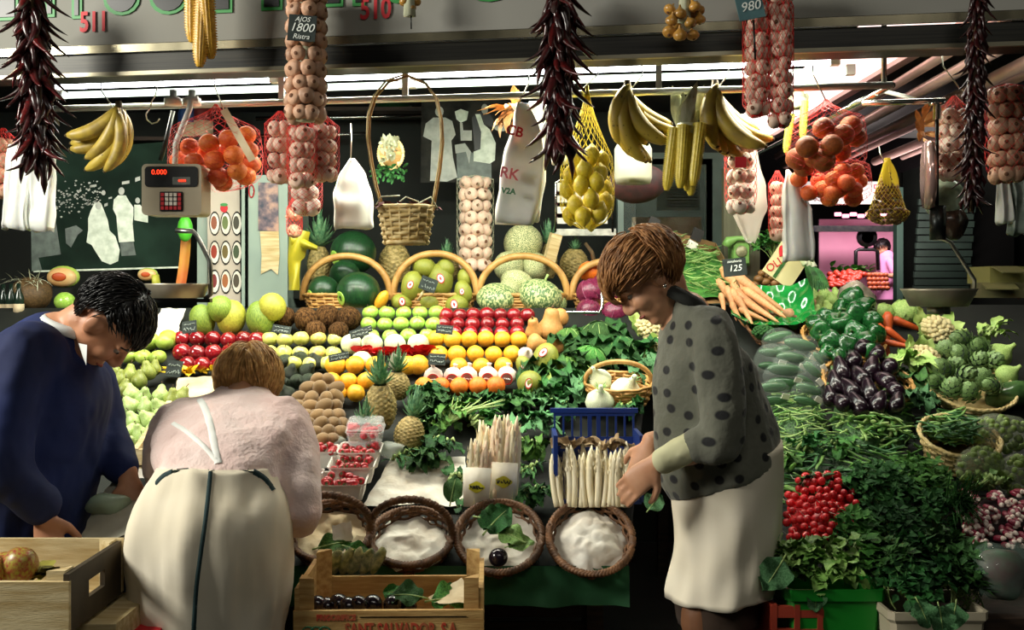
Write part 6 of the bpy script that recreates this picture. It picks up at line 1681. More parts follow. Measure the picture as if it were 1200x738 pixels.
# ---------------------------------------------------------------- crate at the left front
t = thing('fruit_crate', 'pale wooden fruit crate at the lower left, dark end with a hand slot', 'crate', (-1.22, 2.35, .66))
part('front_board', MB().box((0, -.15, .06), (.54, .012, .11)), m_palewood, t, smooth=False)
part('back_board', MB().box((0, .15, .07), (.54, .012, .13)), m_palewood, t, smooth=False)
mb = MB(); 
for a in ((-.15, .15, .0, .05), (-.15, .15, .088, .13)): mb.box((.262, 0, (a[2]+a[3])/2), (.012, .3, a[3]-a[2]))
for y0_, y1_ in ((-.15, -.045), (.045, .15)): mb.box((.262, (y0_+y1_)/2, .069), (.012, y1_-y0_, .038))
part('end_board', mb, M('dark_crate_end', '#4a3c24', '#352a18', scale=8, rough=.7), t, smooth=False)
part('end_board', MB().box((-.262, 0, .065), (.012, .3, .13)), m_palewood, t, smooth=False)
part('bottom', MB().box((0, 0, .006), (.53, .3, .01)), m_palewood, t, smooth=False)
for s_ in (-1, 1):
    for e_ in (-1, 1):
        mb = MB(); x0 = s_*.256; mb.loft([[V((x0, e_*.142, z)), V((x0-.04*s_, e_*.142, z)), V((x0, e_*.10, z))] for z in (.01, .135)]); part('corner_post', mb, m_palewood, t, smooth=False)
m_mango = M('red_mango_skin', '#9c3f34', '#a9a040', scale=6, rough=.35, var=.2)
for i, (x, y, dd, rp) in enumerate(((22, 664, 2.34, 22), (2, 668, 2.4, 20), (-18, 672, 2.3, 22))):
    p = P(x, y, dd); put('mango', me_round('mango', m_mango, 1, 1.15, nz=.05), p, rpx(rp, p), f'reddish green mango in the left crate, {["nearest the corner post", "beside the first", "at the picture edge"][i]}', 'mango', rot=(.5, .7, i))
mb = MB(); r_ = random.Random(6)
for k in range(20): mb.leaf((r_.uniform(-.12, .12), r_.uniform(-.05, .05), 0), (r_.uniform(-1, 1), r_.uniform(-1, 1), .5), (0, 0, 1), .06, .04, curl=.8, nu=4, nv=2, rnd=r_)
solo('yellow_leaves', mb, M('yellowing_leaf', '#8f8a34', '#6b5a22', scale=15, rough=.6), 'yellowing leaves around the mangos in the left crate', 'leaves', loc=P(22, 676, 2.36))
solo('white_carton', MB().box((-1.1, 2.42, .5), (.42, .24, .3)), m_palewood, 'pale carton under the left wooden crate', 'carton', smooth=False)
solo('red_carton', MB().box((-.86, 2.5, .45), (.06, .2, .3)), m_red_ink, 'narrow red carton edge under the crate by the apron', 'carton', smooth=False)
solo('crate_stack_base', MB().box((-1.25, 2.4, .17), (.6, .3, .34)), m_wood2, 'dark box at the bottom of the left crate stack', 'box', smooth=False)
# paper-lined box where the man works
solo('newsprint_sheet', sheet([P(92, 634, 2.58), P(165, 622, 2.55), P(172, 580, 2.78), P(112, 585, 2.8)], 18, .010, 9, 7), M('grey_paper', '#b9b5a2', '#a39f8c', scale=8, rough=.8), 'greyish wrapping paper sheet under the man\'s hands', 'paper')
solo('newsprint_sheet', sheet([P(112, 586, 2.72), P(138, 592, 2.7), P(140, 562, 2.82), P(132, 562, 2.85)], 10, .008, 14, 8), M('grey_paper', '#b9b5a2'), 'upturned corner of greyish paper below the man\'s far hand', 'paper')
mb = MB().ell((0, 0, 0), (.055, .05, .03), 14, 8); mb.noise(.015, 16)
solo('green_produce_bag', mb, film('greenish_film', '#a9bfa4', .7, .2), 'greenish plastic bag beside the man\'s far hand', 'bag', loc=P(128, 590, 2.72))
solo('work_box', MB().box((-1.0, 2.84, .38), (.28, .2, .72)), m_wood2, 'dark box carrying the greyish paper beside the man', 'box', smooth=False)
# gourds, bottle and melon halves behind the man
for i, (x, y, rp, lab) in enumerate(((36, 345, 24, 'brown pumpkin with straw on top at the dark left back'),)):
    p = P(x, y, 4.7); o = put('brown_pumpkin', me_round('brown_pumpkin', M('brown_gourd', '#6b5230', '#4d3a20', scale=10, rough=.6), 1, .85, lob=.08, lobn=10), p, rpx(rp, p), lab, 'pumpkin', rot=(.2, 0, 0))
    mb = MB(); r2 = random.Random(2)
    for k in range(60): mb.leaf((r2.uniform(-.6, .6), r2.uniform(-.5, .2), .75), (r2.uniform(-1, 1), r2.uniform(-1, 0), r2.uniform(-.4, .6)), (0, 0, 1), r2.uniform(.5, .9), .05, curl=r2.uniform(0, 1), nu=3, nv=1, rnd=r2)
    part('straw_tuft', mb, m_husk, o)
for i, (x, y, w, h, lab) in enumerate(((72, 325, 19, 13, 'half melon showing pale orange flesh below the large photograph'), (172, 322, 12, 8, 'half melon showing orange flesh behind the man\'s hair'))):
    p = P(x, y, 4.8); r = rpx(w, p); o = thing('half_melon', lab, 'melon', p, (.15, 0, 0), 'cut melons')
    part('rind', MB().ell((0, .3*r, 0), (r, .6*r, r*h/w), 18, 10), m_lime, o); part('flesh', MB().ell((0, .1*r, 0), (r*.93, .5*r, r*h/w*.9), 18, 10), m_canta if 0 else M('melon_flesh', '#e0c890', '#d9a060', scale=6, rough=.4), o)
    part('seed_hollow', MB().ell((0, -.36*r, .08*r), (r*.45, .1*r, r*h/w*.4), 14, 8), m_carrot_d, o)
solo('yellow_slice', MB().tube([P(182, 322, 4.75), P(183, 332, 4.75), P(186, 340, 4.76)], [.03, .035, .01], 8, flat=.5), m_melon_y, 'yellow melon slice standing behind the left steel pan', 'melon slice')
p = P(76, 353, 4.6); put('green_fruit', me_round('green_fruit', m_apple_green, 1, .9), p, rpx(12, p), 'green fruit in the dark behind the man\'s neck', 'fruit')
mg = M('dark_green_bottle', '#22352a', '#16241c', scale=9, rough=.15)
for i in range(3):
    p = P(4+i*9, 372, 4.6-.05*i); t = thing('glass_bottle', f'dark bottle at the far left edge behind the man, {ordn(i)} from the left', 'bottle', p, None, 'dark bottles')
    part('glass', MB().lathe([(.003, 0), (.022, 0), (.022, .09), (.009, .12), (.009, .15), (.003, .15)], 14), mg, t); part('bottle_label', MB().lathe([(.0225, .02), (.0225, .06)], 14), m_tanpaper, t)
# papers behind red apples at left
solo('paper_sheets', sheet([P(178, 395, 4.25), P(208, 398, 4.25), P(214, 362, 4.4), P(186, 360, 4.4)], 8, .02, 10, 5), m_paper, 'white papers leaning behind the small yellow melons', 'paper')
solo('green_balloon', MB().ell((0, 0, 0), (.035, .03, .06), 16, 12), M('bright_green_card', '#4fb82f', rough=.4), 'bright green oval sign half hidden behind the digital scale', 'sign', loc=P(217, 268, 4.7))
solo('painted_banner', MB().grid(lambda u, v: P(212+12*v-6*u*u, 268+64*u, 4.75+.01*math.sin(v*4)), 10, 4), M('orange_green_print', '#c4562e', '#c9a23a', scale=6, rough=.5), 'orange curved print strip behind the scale arm', 'banner')
# ---------------------------------------------------------------- right-hand stall
ds2 = thing('display_stand', 'dark sloping stand at the right that carries the vegetables', 'market stand', (1.4, 3, 0))
slab(.78, 2.4, .66, 2.7, 2.9, 4.55, 'sloping_top', ds2, m_stand)
part('back_shelf', MB().box((-.15, 1.9, 1.27), (1.2, .7, .05)), m_stand, ds2, smooth=False)
for x in (.85, 2.2):
    for y in (2.95, 4.4): part('leg', MB().box((x-1.4, y-3, (slope_z(y)-.06)/2), (.05, .05, slope_z(y)-.06)), m_wood2, ds2, smooth=False)
for x in (.75, 2.2): part('leg', MB().box((x-1.4, 2.1, .62), (.05, .05, 1.25)), m_wood2, ds2, smooth=False)
part('front_skirt', MB().box((.19, -.09, .3), (1.62, .01, .55)), m_stand, ds2, smooth=False)
def basket2(px, py, rp, lift, h, label, tilt=.5, mat=m_cane, sq=None):
    p = S(px, py, lift); r = rpx(rp, p); t = thing('produce_basket', label, 'basket', p, (tilt, 0, 0), 'shallow baskets on the vegetable stand')
    part('body', mb_wicker(r*.72, r, h, 8, 26, .0055, .004, sq=sq), mat, t); part('rim', mb_braid([(x, y*(sq[1] if sq else 1), z) for x, y, z in circle(r*1.01, 60, h)], .004, .005, 2, 24), mat, t)
    return t
# carrots on a green tray
p = S(905, 372, .05); o = V(p)
t = thing('green_tray', 'shiny green plastic-lined tray under the carrots', 'tray', p)
mb = MB(); mb.grid(lambda u, v: V(((u-.5)*.34, (v-.5)*.30, .10*max(0, abs(u-.5)*2-.45)**1.3+.22*max(0, v-.5)**1.2+.02*(v < .08)))+V((0, 0, .012*math.sin(u*23)*math.sin(v*19))), 30, 24)
part('lining', mb, M('glossy_green_plastic', '#1f8a3c', '#126a2a', scale=9, rough=.12, coat=.6), t, rot=(.3, 0, -.2))
cp = [(852, 344, 60, .5), (866, 338, 95, .62), (874, 336, 100, .70), (884, 340, 105, .85), (858, 352, 55, .3), (866, 356, 60, .4), (873, 362, 55, .5), (880, 356, 70, .9), (888, 362, 60, 1.0), (862, 366, 40, .3), (892, 352, 75, .95), (870, 348, 60, .6), (848, 356, 40, .2), (880, 368, 45, 1.1)]
for i, (x, y, L, a) in enumerate(cp):
    q = S(x, y, .13-.002*max(0, y-345)); s = q.y/F; d = V((math.sin(a), -.45, -math.cos(a))).normalized()
    put('carrot', me_carrot(i % 4, m_carrot), q-d*L*s*.35, L*s*.8, 'pale orange carrot heaped on the shiny green tray', 'carrot', 'carrots on the green tray', rot=(-d).to_track_quat('Z', 'Y').to_euler(), scale=(L*s*.5+.045, L*s*.5+.045, L*s*.85))
price_tag(P(861, 313, 4.12), .094, .072, 'black slate tag chalked 125 standing above the carrots', 3, tilt=-.08, roll=-.1, lines=[('zanahoria', .015, .024), ('125', .036, -.005)])
# box of fine beans at the back
p = P(822, 308, 4.55); o = V(p); s = 4.55/F
t = thing('bean_box', 'tilted brown carton of fine beans with black corner tabs behind the carrots', 'carton', p)
m_card = M('brown_card', '#8a6a42', '#75572f', scale=8, rough=.8)
ex, ey = V((64*s, 0, -.42*.16)).normalized(), V((0, .8, .6)).normalized()
bb = [P(770, 274, 4.72)-o, P(838, 292, 4.72)-o, P(866, 342, 4.35)-o, P(786, 345, 4.35)-o]
for a_, b_ in ((0, 1), (1, 2), (3, 0)): part('carton_side', MB().loft([[bb[a_]+V((0, 0, z)), bb[b_]+V((0, 0, z)), bb[b_]+V((.006, .01, z)), bb[a_]+V((.006, .01, z))] for z in (-.05, .03)]), m_card, t, smooth=False)
part('bottom', MB().poly([q+V((0, 0, -.045)) for q in bb]), m_card, t, smooth=False)
for x, y in ((766, 262), (817, 275)): part('corner_tab', MB().box((0, 0, 0), (.05, .015, .055)), m_black, t, smooth=False, loc=P(x, y, 4.66)-o, rot=(0, .4, 0))
for x, y in ((762, 272), (811, 287)): part('corner_tab', MB().box((0, 0, 0), (.045, .012, .035)), m_paper, t, smooth=False, loc=P(x, y, 4.66)-o, rot=(0, .5, 0))
def bean_heap(poly_fn, n, mat_fn, Lpx, label, group, seed, name='green_bean', w=.05, flat=.6, lift=(.02, .07), ang=(0, 6.28)):
    r_ = random.Random(seed)
    for i in range(n):
        q, s = poly_fn(r_); L = Lpx*s*r_.uniform(.75, 1.15)
        put(name, me_bean(i % 6, mat_fn(i), flat, w), q, L, label, 'bean', group, rot=(r_.uniform(-.35, .35)+.5, r_.uniform(-.4, .4), r_.uniform(*ang)))
def pf(r_):
    u, v = r_.random(), r_.random(); q = (bb[3].lerp(bb[2], u)).lerp(bb[0].lerp(bb[1], u), v)+o+V((0, 0, r_.uniform(-.01, .035))); return q, q.y/F
mb = MB(); mb.grid(lambda u, v: (bb[3].lerp(bb[2], u)).lerp(bb[0].lerp(bb[1], u), v)+V((0, 0, -.02)), 14, 12); mb.noise(.008, 30)
x_ = solo('fine_bean_bed', mb, m_leaf, 'bed of fine green beans filling the tilted carton', 'beans', loc=o); x_['kind'] = 'stuff'
bean_heap(pf, 150, lambda i: (m_bean, m_bean_pale, m_bean_pale)[i % 3], 24, 'thin green bean in the tilted brown carton', 'fine beans in the tilted carton', 21, w=.028, flat=.9)
greens_at(805, 345, .03, 230, 20, 14, 5, -1.0, DK, 'feathery dark greens between the bean carton and carrots', spread=1.4)
greens_at(852, 345, .06, 231, 16, 14, 6, 1.0, DK, 'feathery carrot tops beside the slate tag', spread=1.4)
# telephone
p = P(867, 295, 4.75); s = 4.75/F; o = V(p)
m_phone = M('green_phone_plastic', '#7fae5c', '#76a455', scale=3, rough=.35)
t = thing('wall_telephone', 'light green dial telephone fixed to the post behind the carrots', 'telephone', p)
part('phone_body', MB().loft([[V((x*s, y, z*s)) for x, z in ((-11*k, -17*k), (11*k, -17*k), (11*k, 9*k), (7*k, 13*k), (-7*k, 13*k), (-11*k, 9*k))] for y, k in ((.05, 1), (-.02, .96), (-.035, .8))]), m_phone, t, smooth=False)
hp = part('handset', MB().tube([V((-18*s, -.04, 6*s)), V((-15*s, -.045, 12*s)), V((-6*s, -.045, 15*s)), V((6*s, -.045, 15*s)), V((15*s, -.045, 12*s)), V((18*s, -.04, 6*s))], [.024, .024, .012, .012, .024, .024], 10), m_phone, t)
part('dial', MB().lathe([(.003, .006), (6*s, .006), (7*s, 0)], 20), M('dial_disc', '#b8b48c', '#7d7a5c', scale=40, rough=.4), t, loc=(0, -.036, 0), rot=UPRIGHT)
solo('wood_post', MB().box(P(868, 290, 4.85), (.17, .05, .75)), M('grey_wood_post', '#6b6a52', '#55543f', scale=5, rough=.7, stretch=(6, 6, .6)), 'greyish wooden post behind the green telephone', 'post', smooth=False)
# leaning carton with heart, leeks
p = P(921, 310, 4.45); s = 4.45/F; o = V(p)
t = thing('leaning_carton', 'cream carton with a red heart and lettering, leaning behind the potatoes', 'carton', p, (-.15, .62, 0))
part('carton_face', MB().box((0, 0, 0), (38*s, .02, 46*s)), M('cream_card', '#d8cf9c', '#c9bf8a', scale=5, rough=.7), t, smooth=False)
part('dark_stripe', MB().box((-4*s, -.012, 0), (4*s, .002, 44*s)), m_leaf_dark, t, smooth=False)
hpts = [(math.sin(a)**3*6.5*s, (6.5*math.cos(a)-2.5*math.cos(2*a)-math.cos(3*a))*s) for a in [2*PI*k/28 for k in range(28)]]
part('heart_emblem', MB().prism(hpts[::-1], .002), m_red_ink, t, smooth=False, loc=(-12*s, -.014, 10*s))
part('carton_lettering', text_mesh('carton_lettering', 'OLI', 13*s, m_red_ink), None, t, loc=(-12*s, -.013, -10*s), rot=(PI/2, -1.2, 0))
for i in range(3):
    a_ = P(934+i*4, 288+i*3, 4.4); b_ = P(958+i*5, 338, 4.3)
    lk = thing('leek', f'leek with pale shaft and dark green leaves leaning on the carton, {ordn(i)} of three', 'leek', a_)
    part('shaft', MB().tube([V((0, 0, 0)), (b_-a_)*.45], [.018, .016], 8), m_fennel, lk)
    mb = MB()
    for k in range(4): mb.leaf((b_-a_)*.42, (b_-a_).normalized()+V((.1*(k-1.5), -.05, 0)), (0, -1, .3), (b_-a_).length*.6, .03, curl=.2, fold=.3, nu=6, nv=2)
    part('leaves', mb, m_leaf_dark, lk)
x_ = solo('parsley_bunch', mb_herb(41, 110, .16, .09, .03), MD, 'bushy bright green parsley hanging behind the carton top', 'parsley', loc=P(910, 312, 4.6))
# potatoes, pale vegetables, mushrooms
mpot = [me_round('potato_%d' % k, m_potato, 1, .85, nz=.12, k=k) for k in range(3)]
for i, (x, y, rp) in enumerate(((932, 352, 13), (913, 349, 10), (942, 366, 9), (903, 341, 9), (922, 343, 9), (925, 368, 8), (948, 355, 9))):
    q = S(x, y, .06); put('potato', mpot[i % 3], q, rpx(rp, q), 'pinkish tan potato heaped between green tray and carton', 'potato', 'potatoes')
for i, (x, y, rp) in enumerate(((889, 327, 6), (897, 330, 6), (904, 325, 6), (885, 333, 5), (899, 322, 5), (908, 332, 6), (893, 320, 5))):
    q = P(x, y, 4.45); put('brown_mushroom', me_round('brownmush', m_nut, 1, .8), q, rpx(rp, q), 'small reddish brown mushroom heaped right of the slate tag', 'mushroom', 'small brown mushrooms')
for i, (x, y, rp) in enumerate(((954, 350, 9), (966, 347, 9), (975, 353, 8), (960, 358, 9), (948, 343, 7), (970, 362, 8), (958, 368, 8), (980, 346, 7))):
    q = S(x, y, .05); put('pale_gourd', me_pear(m_lettuce, i % 3), q, rpx(rp, q), 'small pale yellow-green vegetable below the leeks', 'vegetable', 'pale vegetables below the leeks')
mb = MB().ell((0, 0, 0), (.075, .06, .085), 18, 12); mb.noise(.02, 12, seed=3); mb.noise(.01, 30, seed=3)
solo('clear_produce_bag', mb, M('hazy_film', '#a89c8c', '#6d6458', scale=16, rough=.2), 'crinkled hazy plastic bag behind the green peppers', 'bag', loc=S(1003, 352, .06))
mb = MB().ell((0, 0, 0), (.05, .05, .05), 18, 12); mb.noise(.015, 12, seed=5)
solo('clear_produce_bag', mb, M('hazy_film2', '#8c8276', '#55503f', scale=16, rough=.2), 'smaller hazy plastic bag directly above the aubergines', 'bag', loc=S(1020, 368, .04))
# peppers
basket2(985, 415, 46, .0, .08, 'shallow basket holding glossy green peppers', .5)
pe = [(1000, 352, 15), (1012, 360, 13), (986, 362, 12), (1002, 370, 15), (968, 372, 13), (984, 382, 16), (1022, 376, 13), (964, 388, 13), (1004, 390, 14), (974, 402, 14), (992, 405, 13), (1012, 403, 15), (1026, 392, 13), (1018, 412, 11), (968, 414, 10), (955, 380, 11), (984, 418, 10)]
for i, (x, y, rp) in enumerate(pe):
    q = S(x, y, .13); put('green_pepper', me_pepper(i % 4), q, rpx(rp, q), 'glossy dark green pepper in the heap beside the aubergines', 'pepper', 'green peppers', rot=(G.uniform(0, 2.4), G.uniform(-.8, .8), G.uniform(0, 6)))
for i, (x, y, rp) in enumerate(((975, 390, 13), (995, 395, 13), (1010, 380, 13), (985, 372, 12))):
    q = S(x, y, .07); put('green_pepper', me_pepper(i % 4), q, rpx(rp, q), 'glossy dark green pepper in the heap beside the aubergines', 'pepper', 'green peppers')
# aubergines
basket2(1012, 470, 50, .0, .09, 'shallow basket with pale rim holding dark aubergines', .5)
au = [(1012, 405, 14, .9), (1028, 412, 13, 1.0), (1044, 428, 13, 1.1), (1000, 420, 13, .2), (1022, 430, 14, .6), (985, 432, 13, -.1), (1008, 440, 14, .2), (1035, 445, 14, .7), (978, 448, 13, -.1), (995, 455, 14, .0), (1018, 458, 14, .3), (1046, 455, 13, .8), (985, 470, 12, -.1), (1004, 472, 13, .1), (1030, 470, 13, .5), (1052, 470, 12, .8), (972, 462, 11, -.2)]
for i, (x, y, rp, a) in enumerate(au):
    q = S(x, y, .13); r = rpx(rp, q)*1.3; o = put('aubergine', me_auber((i % 3)-1), q, r, 'shiny dark purple aubergine in the heap beside the flat beans', 'aubergine', 'aubergines', rot=(G.uniform(-1.35, -.6), a*.9, G.uniform(-.3, .3)))
    part('calyx', me_calyx(), None, o, loc=(.06*((i % 3)-1), 0, 0))
# wrapped courgettes
wc = [(912, 402, 30, 14, -.2), (935, 412, 34, 16, .2), (902, 420, 26, 13, .1), (918, 440, 36, 13, .1), (948, 440, 24, 13, .6), (905, 460, 30, 12, 0), (945, 462, 28, 12, .3), (925, 425, 30, 12, .1), (955, 425, 18, 12, .8)]
for i, (x, y, L, r, a) in enumerate(wc):
    L, r = L*1.2, r*1.25
    q = S(x, y, .10); t = thing('wrapped_courgettes', 'plastic-wrapped dark courgettes with small white label beside the grey jacket', 'courgettes', q, (.3, a, .2), 'plastic-wrapped courgettes'); s = q.y/F
    for k in range(2): part('courgette', me_round('courgette', m_courg, .45, 1.2), None, t, loc=(0, -.02*k, (.5-k)*r*s*.9), rot=(0, PI/2, .1*k), scale=(L*s*.42*.9, L*s*.42*.9, L*s*.42))
    mb = MB().ell((0, -.01, 0), (L*s*.62, r*s*1.0, r*s*1.15), 16, 10); mb.noise(.012, 22, seed=i); part('plastic_wrap', mb, film('cling_film', '#cfe0d4', .07, .06), t)
    part('price_sticker', MB().box((0, 0, 0), (.03, .002, .02)), m_paper, t, smooth=False, loc=(L*s*.2, -r*s*1.05-.012, .01), rot=(0, .2, 0))
x_ = solo('broccoli_head', me_cauli(3, m_leaf_dark), None, 'dark broccoli head at the top left of the wrapped courgettes', 'broccoli', loc=S(895, 392, .09)); x_.scale = (.05,)*3
basket2(915, 400, 40, .0, .06, 'shallow brown basket under the wrapped courgettes', .4, m_wicker)
# iceberg lettuces, dark carrots
for i, (x, y, rp, lab) in enumerate(((1060, 366, 17, 'pale round lettuce left of the right scale pan'), (1036, 366, 12, 'smaller pale lettuce behind the deep orange carrots'))):
    q = S(x, y, .06); put('lettuce_head', me_cab(m_lettuce, m_leaf_pale, i), q, rpx(rp, q), lab, 'lettuce')
for i, (x, y, L, a, lab) in enumerate(((1042, 385, 50, .0, 'thick deep orange carrot standing upright behind the aubergines'), (1062, 380, 44, 1.2, 'thick deep orange carrot lying beside the cauliflower'), (1045, 402, 40, 1.4, 'deep orange carrot at the lower end of its heap'), (1050, 394, 40, .9, 'deep orange carrot in the middle of its heap'), (1036, 396, 44, .3, 'deep orange carrot leaning at the left of its heap'))):
    q = S(x, y, .09); s = q.y/F; d = V((math.sin(a), -.3, -math.cos(a))).normalized(); put('thick_carrot', me_carrot(i % 4, m_carrot_d), q-d*L*s*.4, L*s, lab, 'carrot', rot=(-d).to_track_quat('Z', 'Y').to_euler(), scale=(L*s*1.1, L*s*1.1, L*s))
# cauliflowers and artichokes
for i, (x, y, rp, lab) in enumerate(((1098, 389, 22, 'cauliflower at the top right behind the artichokes'), (1082, 424, 22, 'leafy cauliflower left of the artichokes'))):
    q = S(x, y, .08); cauliflower(q, rpx(rp, q), lab, i+2, m_lettuce, 11)
greens_at(1068, 428, .08, 240, 14, 28, 16, -2.0, [m_lettuce, m_stalk], 'pale loose cauliflower leaves above the flat beans', spread=1.0)
basket2(1132, 470, 50, .0, .07, 'shallow basket with pale rim holding green artichokes', .5, m_straw)
ar = [(1128, 398, 14), (1108, 412, 14), (1127, 418, 15), (1106, 434, 15), (1130, 440, 15), (1148, 408, 14), (1162, 424, 14), (1098, 448, 12), (1137, 460, 13), (1115, 456, 14), (1152, 444, 14), (1163, 452, 12), (1146, 424, 13), (1118, 430, 13)]
for i, (x, y, rp) in enumerate(ar):
    q = S(x, y, .11); put('artichoke', me_arti(i % 3), q, rpx(rp, q)*1.05, 'green artichoke in the heap beside the leafy cauliflower', 'artichoke', 'artichokes', rot=(G.uniform(.5, 1.5), G.uniform(-.5, .5), G.uniform(0, 6)))
greens_at(1158, 395, .10, 241, 16, 22, 10, .6, [m_lettuce, m_stalk], 'pale celery leaves behind the artichokes', 'celery', 'celery_leaves', spread=.9, rise=1.1)
for i, (x, y, rp, lab) in enumerate(((1172, 416, 15, 'pale bulb at the upper right of the artichokes'), (1180, 440, 14, 'pale bulb at the lower right of the artichokes'))):
    q = S(x, y, .08); put('fennel_bulb', me_garlic(m_lettuce, i), q, rpx(rp, q), lab, 'fennel', rot=(.4, .8, 0))
mb = MB().ell((0, 0, 0), (.09, .06, .05), 16, 10); mb.noise(.02, 14, seed=2)
solo('wrapped_greens', mb, M('green_film', '#4c6b3c', '#24401f', scale=14, rough=.2), 'plastic-wrapped greens at the right edge below the pale bulbs', 'vegetables', loc=S(1185, 462, .05))
greens_at(1070, 470, .05, 242, 16, 22, 20, -1.6, BL, 'dark bluish leaves between aubergines and pea basket', spread=1.3)
greens_at(1065, 450, .04, 243, 10, 24, 22, -2.2, DK, 'dark big leaf below the leafy cauliflower', spread=1.2)
# bean heaps
def heap(cx, cy, wx, wy, lift, seedless=None):
    def f(r_):
        a = r_.uniform(0, 2*PI); q = math.sqrt(r_.random()); p = S(cx+math.cos(a)*q*wx, cy+math.sin(a)*q*wy, lift*(1-q*q*.8)+r_.uniform(0, .015)); return p, p.y/F
    return f
def mound(cx, cy, wx, wy, lift, mat, label, name, seed):
    mb = MB(); c0 = S(cx, cy, 0)
    def fn(u, v):
        a = 2*PI*v; return S(cx+math.cos(a)*u*wx, cy+math.sin(a)*u*wy, lift*(1-u*u*.85)-.008)-c0
    mb.grid(fn, 10, 28); mb.noise(.012, 25, seed=seed); mb.noise(.008, 60, seed=seed)
    o = solo(name, mb, mat, label, 'beans', loc=c0); o['kind'] = 'stuff'
m_bedg = M('bean_bed', '#3d6430', '#1c3819', scale=60, rough=.6, bump=.8, bscale=90)
mound(930, 505, 40, 46, .09, m_bedg, 'mass of thin pale beans beside the apron', 'thin_bean_bed', 1)
mound(1022, 495, 48, 40, .10, m_bedg, 'mass of flat beans in front of the aubergines', 'flat_bean_bed', 2)
mound(985, 555, 80, 50, .08, M('dark_bean_bed', '#2b4a24', '#142a14', scale=60, rough=.6, bump=.8, bscale=90), 'mass of dark runner beans above the radishes', 'runner_bean_bed', 3)
bean_heap(heap(930, 502, 38, 44, .09), 130, lambda i: (m_bean_pale, m_bean_pale, m_bean)[i % 3], 36, 'thin pale green bean in the heap beside the white apron', 'thin pale beans', 31, 'thin_bean', .028, .9)
bean_heap(heap(1022, 490, 42, 36, .11), 90, lambda i: (m_bean_pale, m_bean)[i % 2], 36, 'broad pale green bean in the heap before the aubergines', 'broad pale beans', 32, 'broad_bean', .075, .45, ang=(.6, 2.4))
bean_heap(heap(1035, 535, 55, 40, .09), 90, lambda i: (m_bean, m_bean_dark)[i % 2], 42, 'long green bean in the heap left of the pea basket', 'long green beans', 33, 'long_bean', .045, .6)
bean_heap(heap(955, 552, 55, 36, .09), 70, lambda i: (m_bean, m_bean_dark, m_bean_dark)[i % 3], 44, 'dark flat bean in the heap just above the radishes', 'dark flat beans', 34, 'flat_bean', .07, .4)
for i, (x, y, a) in enumerate(((915, 545, -1.8), (960, 575, -1.3), (1010, 570, -1.5), (1045, 585, -1.2), (985, 530, -1.9), (940, 530, -1.4), (905, 600, -2.6), (1080, 575, -1.4))):
    greens_at(x, y, .06, 250+i, 16, 20, 12, a, DK if i % 2 else MD, f'dark leafy sprigs {["at the left of the dark beans by the apron", "just above the radishes", "right of the radishes top", "above the parsley", "between thin and broad beans", "at the foot of the thin beans", "by the apron hem left of the radishes", "left of the sprout nets"][i]}', spread=1.4, rise=.9)
# pea basket
basket2(1118, 540, 44, .0, .10, 'pale cone-shaped basket heaped with green pea pods', .45, m_straw)
bean_heap(heap(1118, 500, 38, 19, .20), 95, lambda i: (m_bean_dark, m_bean_dark, m_bean)[i % 3], 34, 'green pea pod heaped in the pale basket', 'pea pods in the basket', 35, 'pea_pod', .075, .5)
x_ = solo('pea_pod_bed', MB().grid(lambda u, v: S(1122+math.cos(2*PI*v)*u*40, 502+math.sin(2*PI*v)*u*18, .14*(1-u*u*.7))-S(1122, 500, 0), 8, 24).noise(.01, 30), m_bedg, 'bed of pea pods filling the pale basket', 'peas', loc=S(1122, 500, 0)); x_['kind'] = 'stuff'
# sprout nets
msp = me_cab(m_sprout, m_leaf_pale, 0); msl = me_round('sprout', m_sprout, 1, .95, 12, 8, nz=.06)
for i, (x, y, w, h, lab, grp) in enumerate(((1172, 508, 40, 24, 'uppermost net', 'sprouts in the uppermost net'), (1148, 548, 28, 28, 'lower left net', 'sprouts in the lower left net'), (1192, 556, 22, 26, 'lower right net', 'sprouts in the lower right net'))):
    c0 = S(x, y, .09); s = c0.y/F; r2 = random.Random(i)
    t = thing('sprout_net', f'clear net of brussels sprouts right of the pea basket, {lab} of three', 'net bag', c0, (.3, 0, .1*i))
    mb = MB().ell((0, 0, 0), (w*s, 22*s, h*s), 16, 10); mb.noise(.008, 16, seed=i); part('film', mb, film('net_film', '#dfe8c8', .16, .1), t)
    for k in range(64):
        a = r2.uniform(0, 2*PI); e = math.acos(r2.uniform(-1, 1)); q = V((math.cos(a)*math.sin(e)*w*s*.88, -abs(math.sin(a)*math.sin(e))*22*s*.8, math.cos(e)*h*s*.88))
        put('brussels_sprout', msl, c0+Euler((.3, 0, .1*i)).to_matrix() @ q, .0125*r2.uniform(.85, 1.1), f'brussels sprout in the {lab}', 'sprout', grp)
# radishes
mrad = me_round('radish', m_radish, 1, 1.02, 12, 9, nz=.03)
r_ = random.Random(14)
rad_pts = []
tries = 0
while len(rad_pts) < 84 and tries < 4000:
    tries += 1; x, y = r_.uniform(921, 1004), r_.uniform(556, 632)
    if y < 575 and abs(x-960) > 24: continue
    if y > 620 and abs(x-948) > 24: continue
    if all((x-a)**2+(y-b)**2 > 7.4**2 for a, b in rad_pts): rad_pts.append((x, y))
for i, (x, y) in enumerate(rad_pts):
    q = S(x, y, .12-.05*abs(x-962)/45); o = put('red_radish', mrad, q, rpx(5.0, q)*r_.uniform(.9, 1.1), 'bright red round radish in the bunch above the green bucket', 'radish', 'bright red radishes', rot=(r_.uniform(.5, 2), r_.uniform(-1, 1), r_.uniform(0, 6)))
    if i % 3 == 0: part('root', MB().tube([(0, 0, .9), (.2, .1, 1.8), (.1+r_.uniform(-.6, .6), .3, 3.0)], [.15, .06, .03], 4), m_radish_w, o)
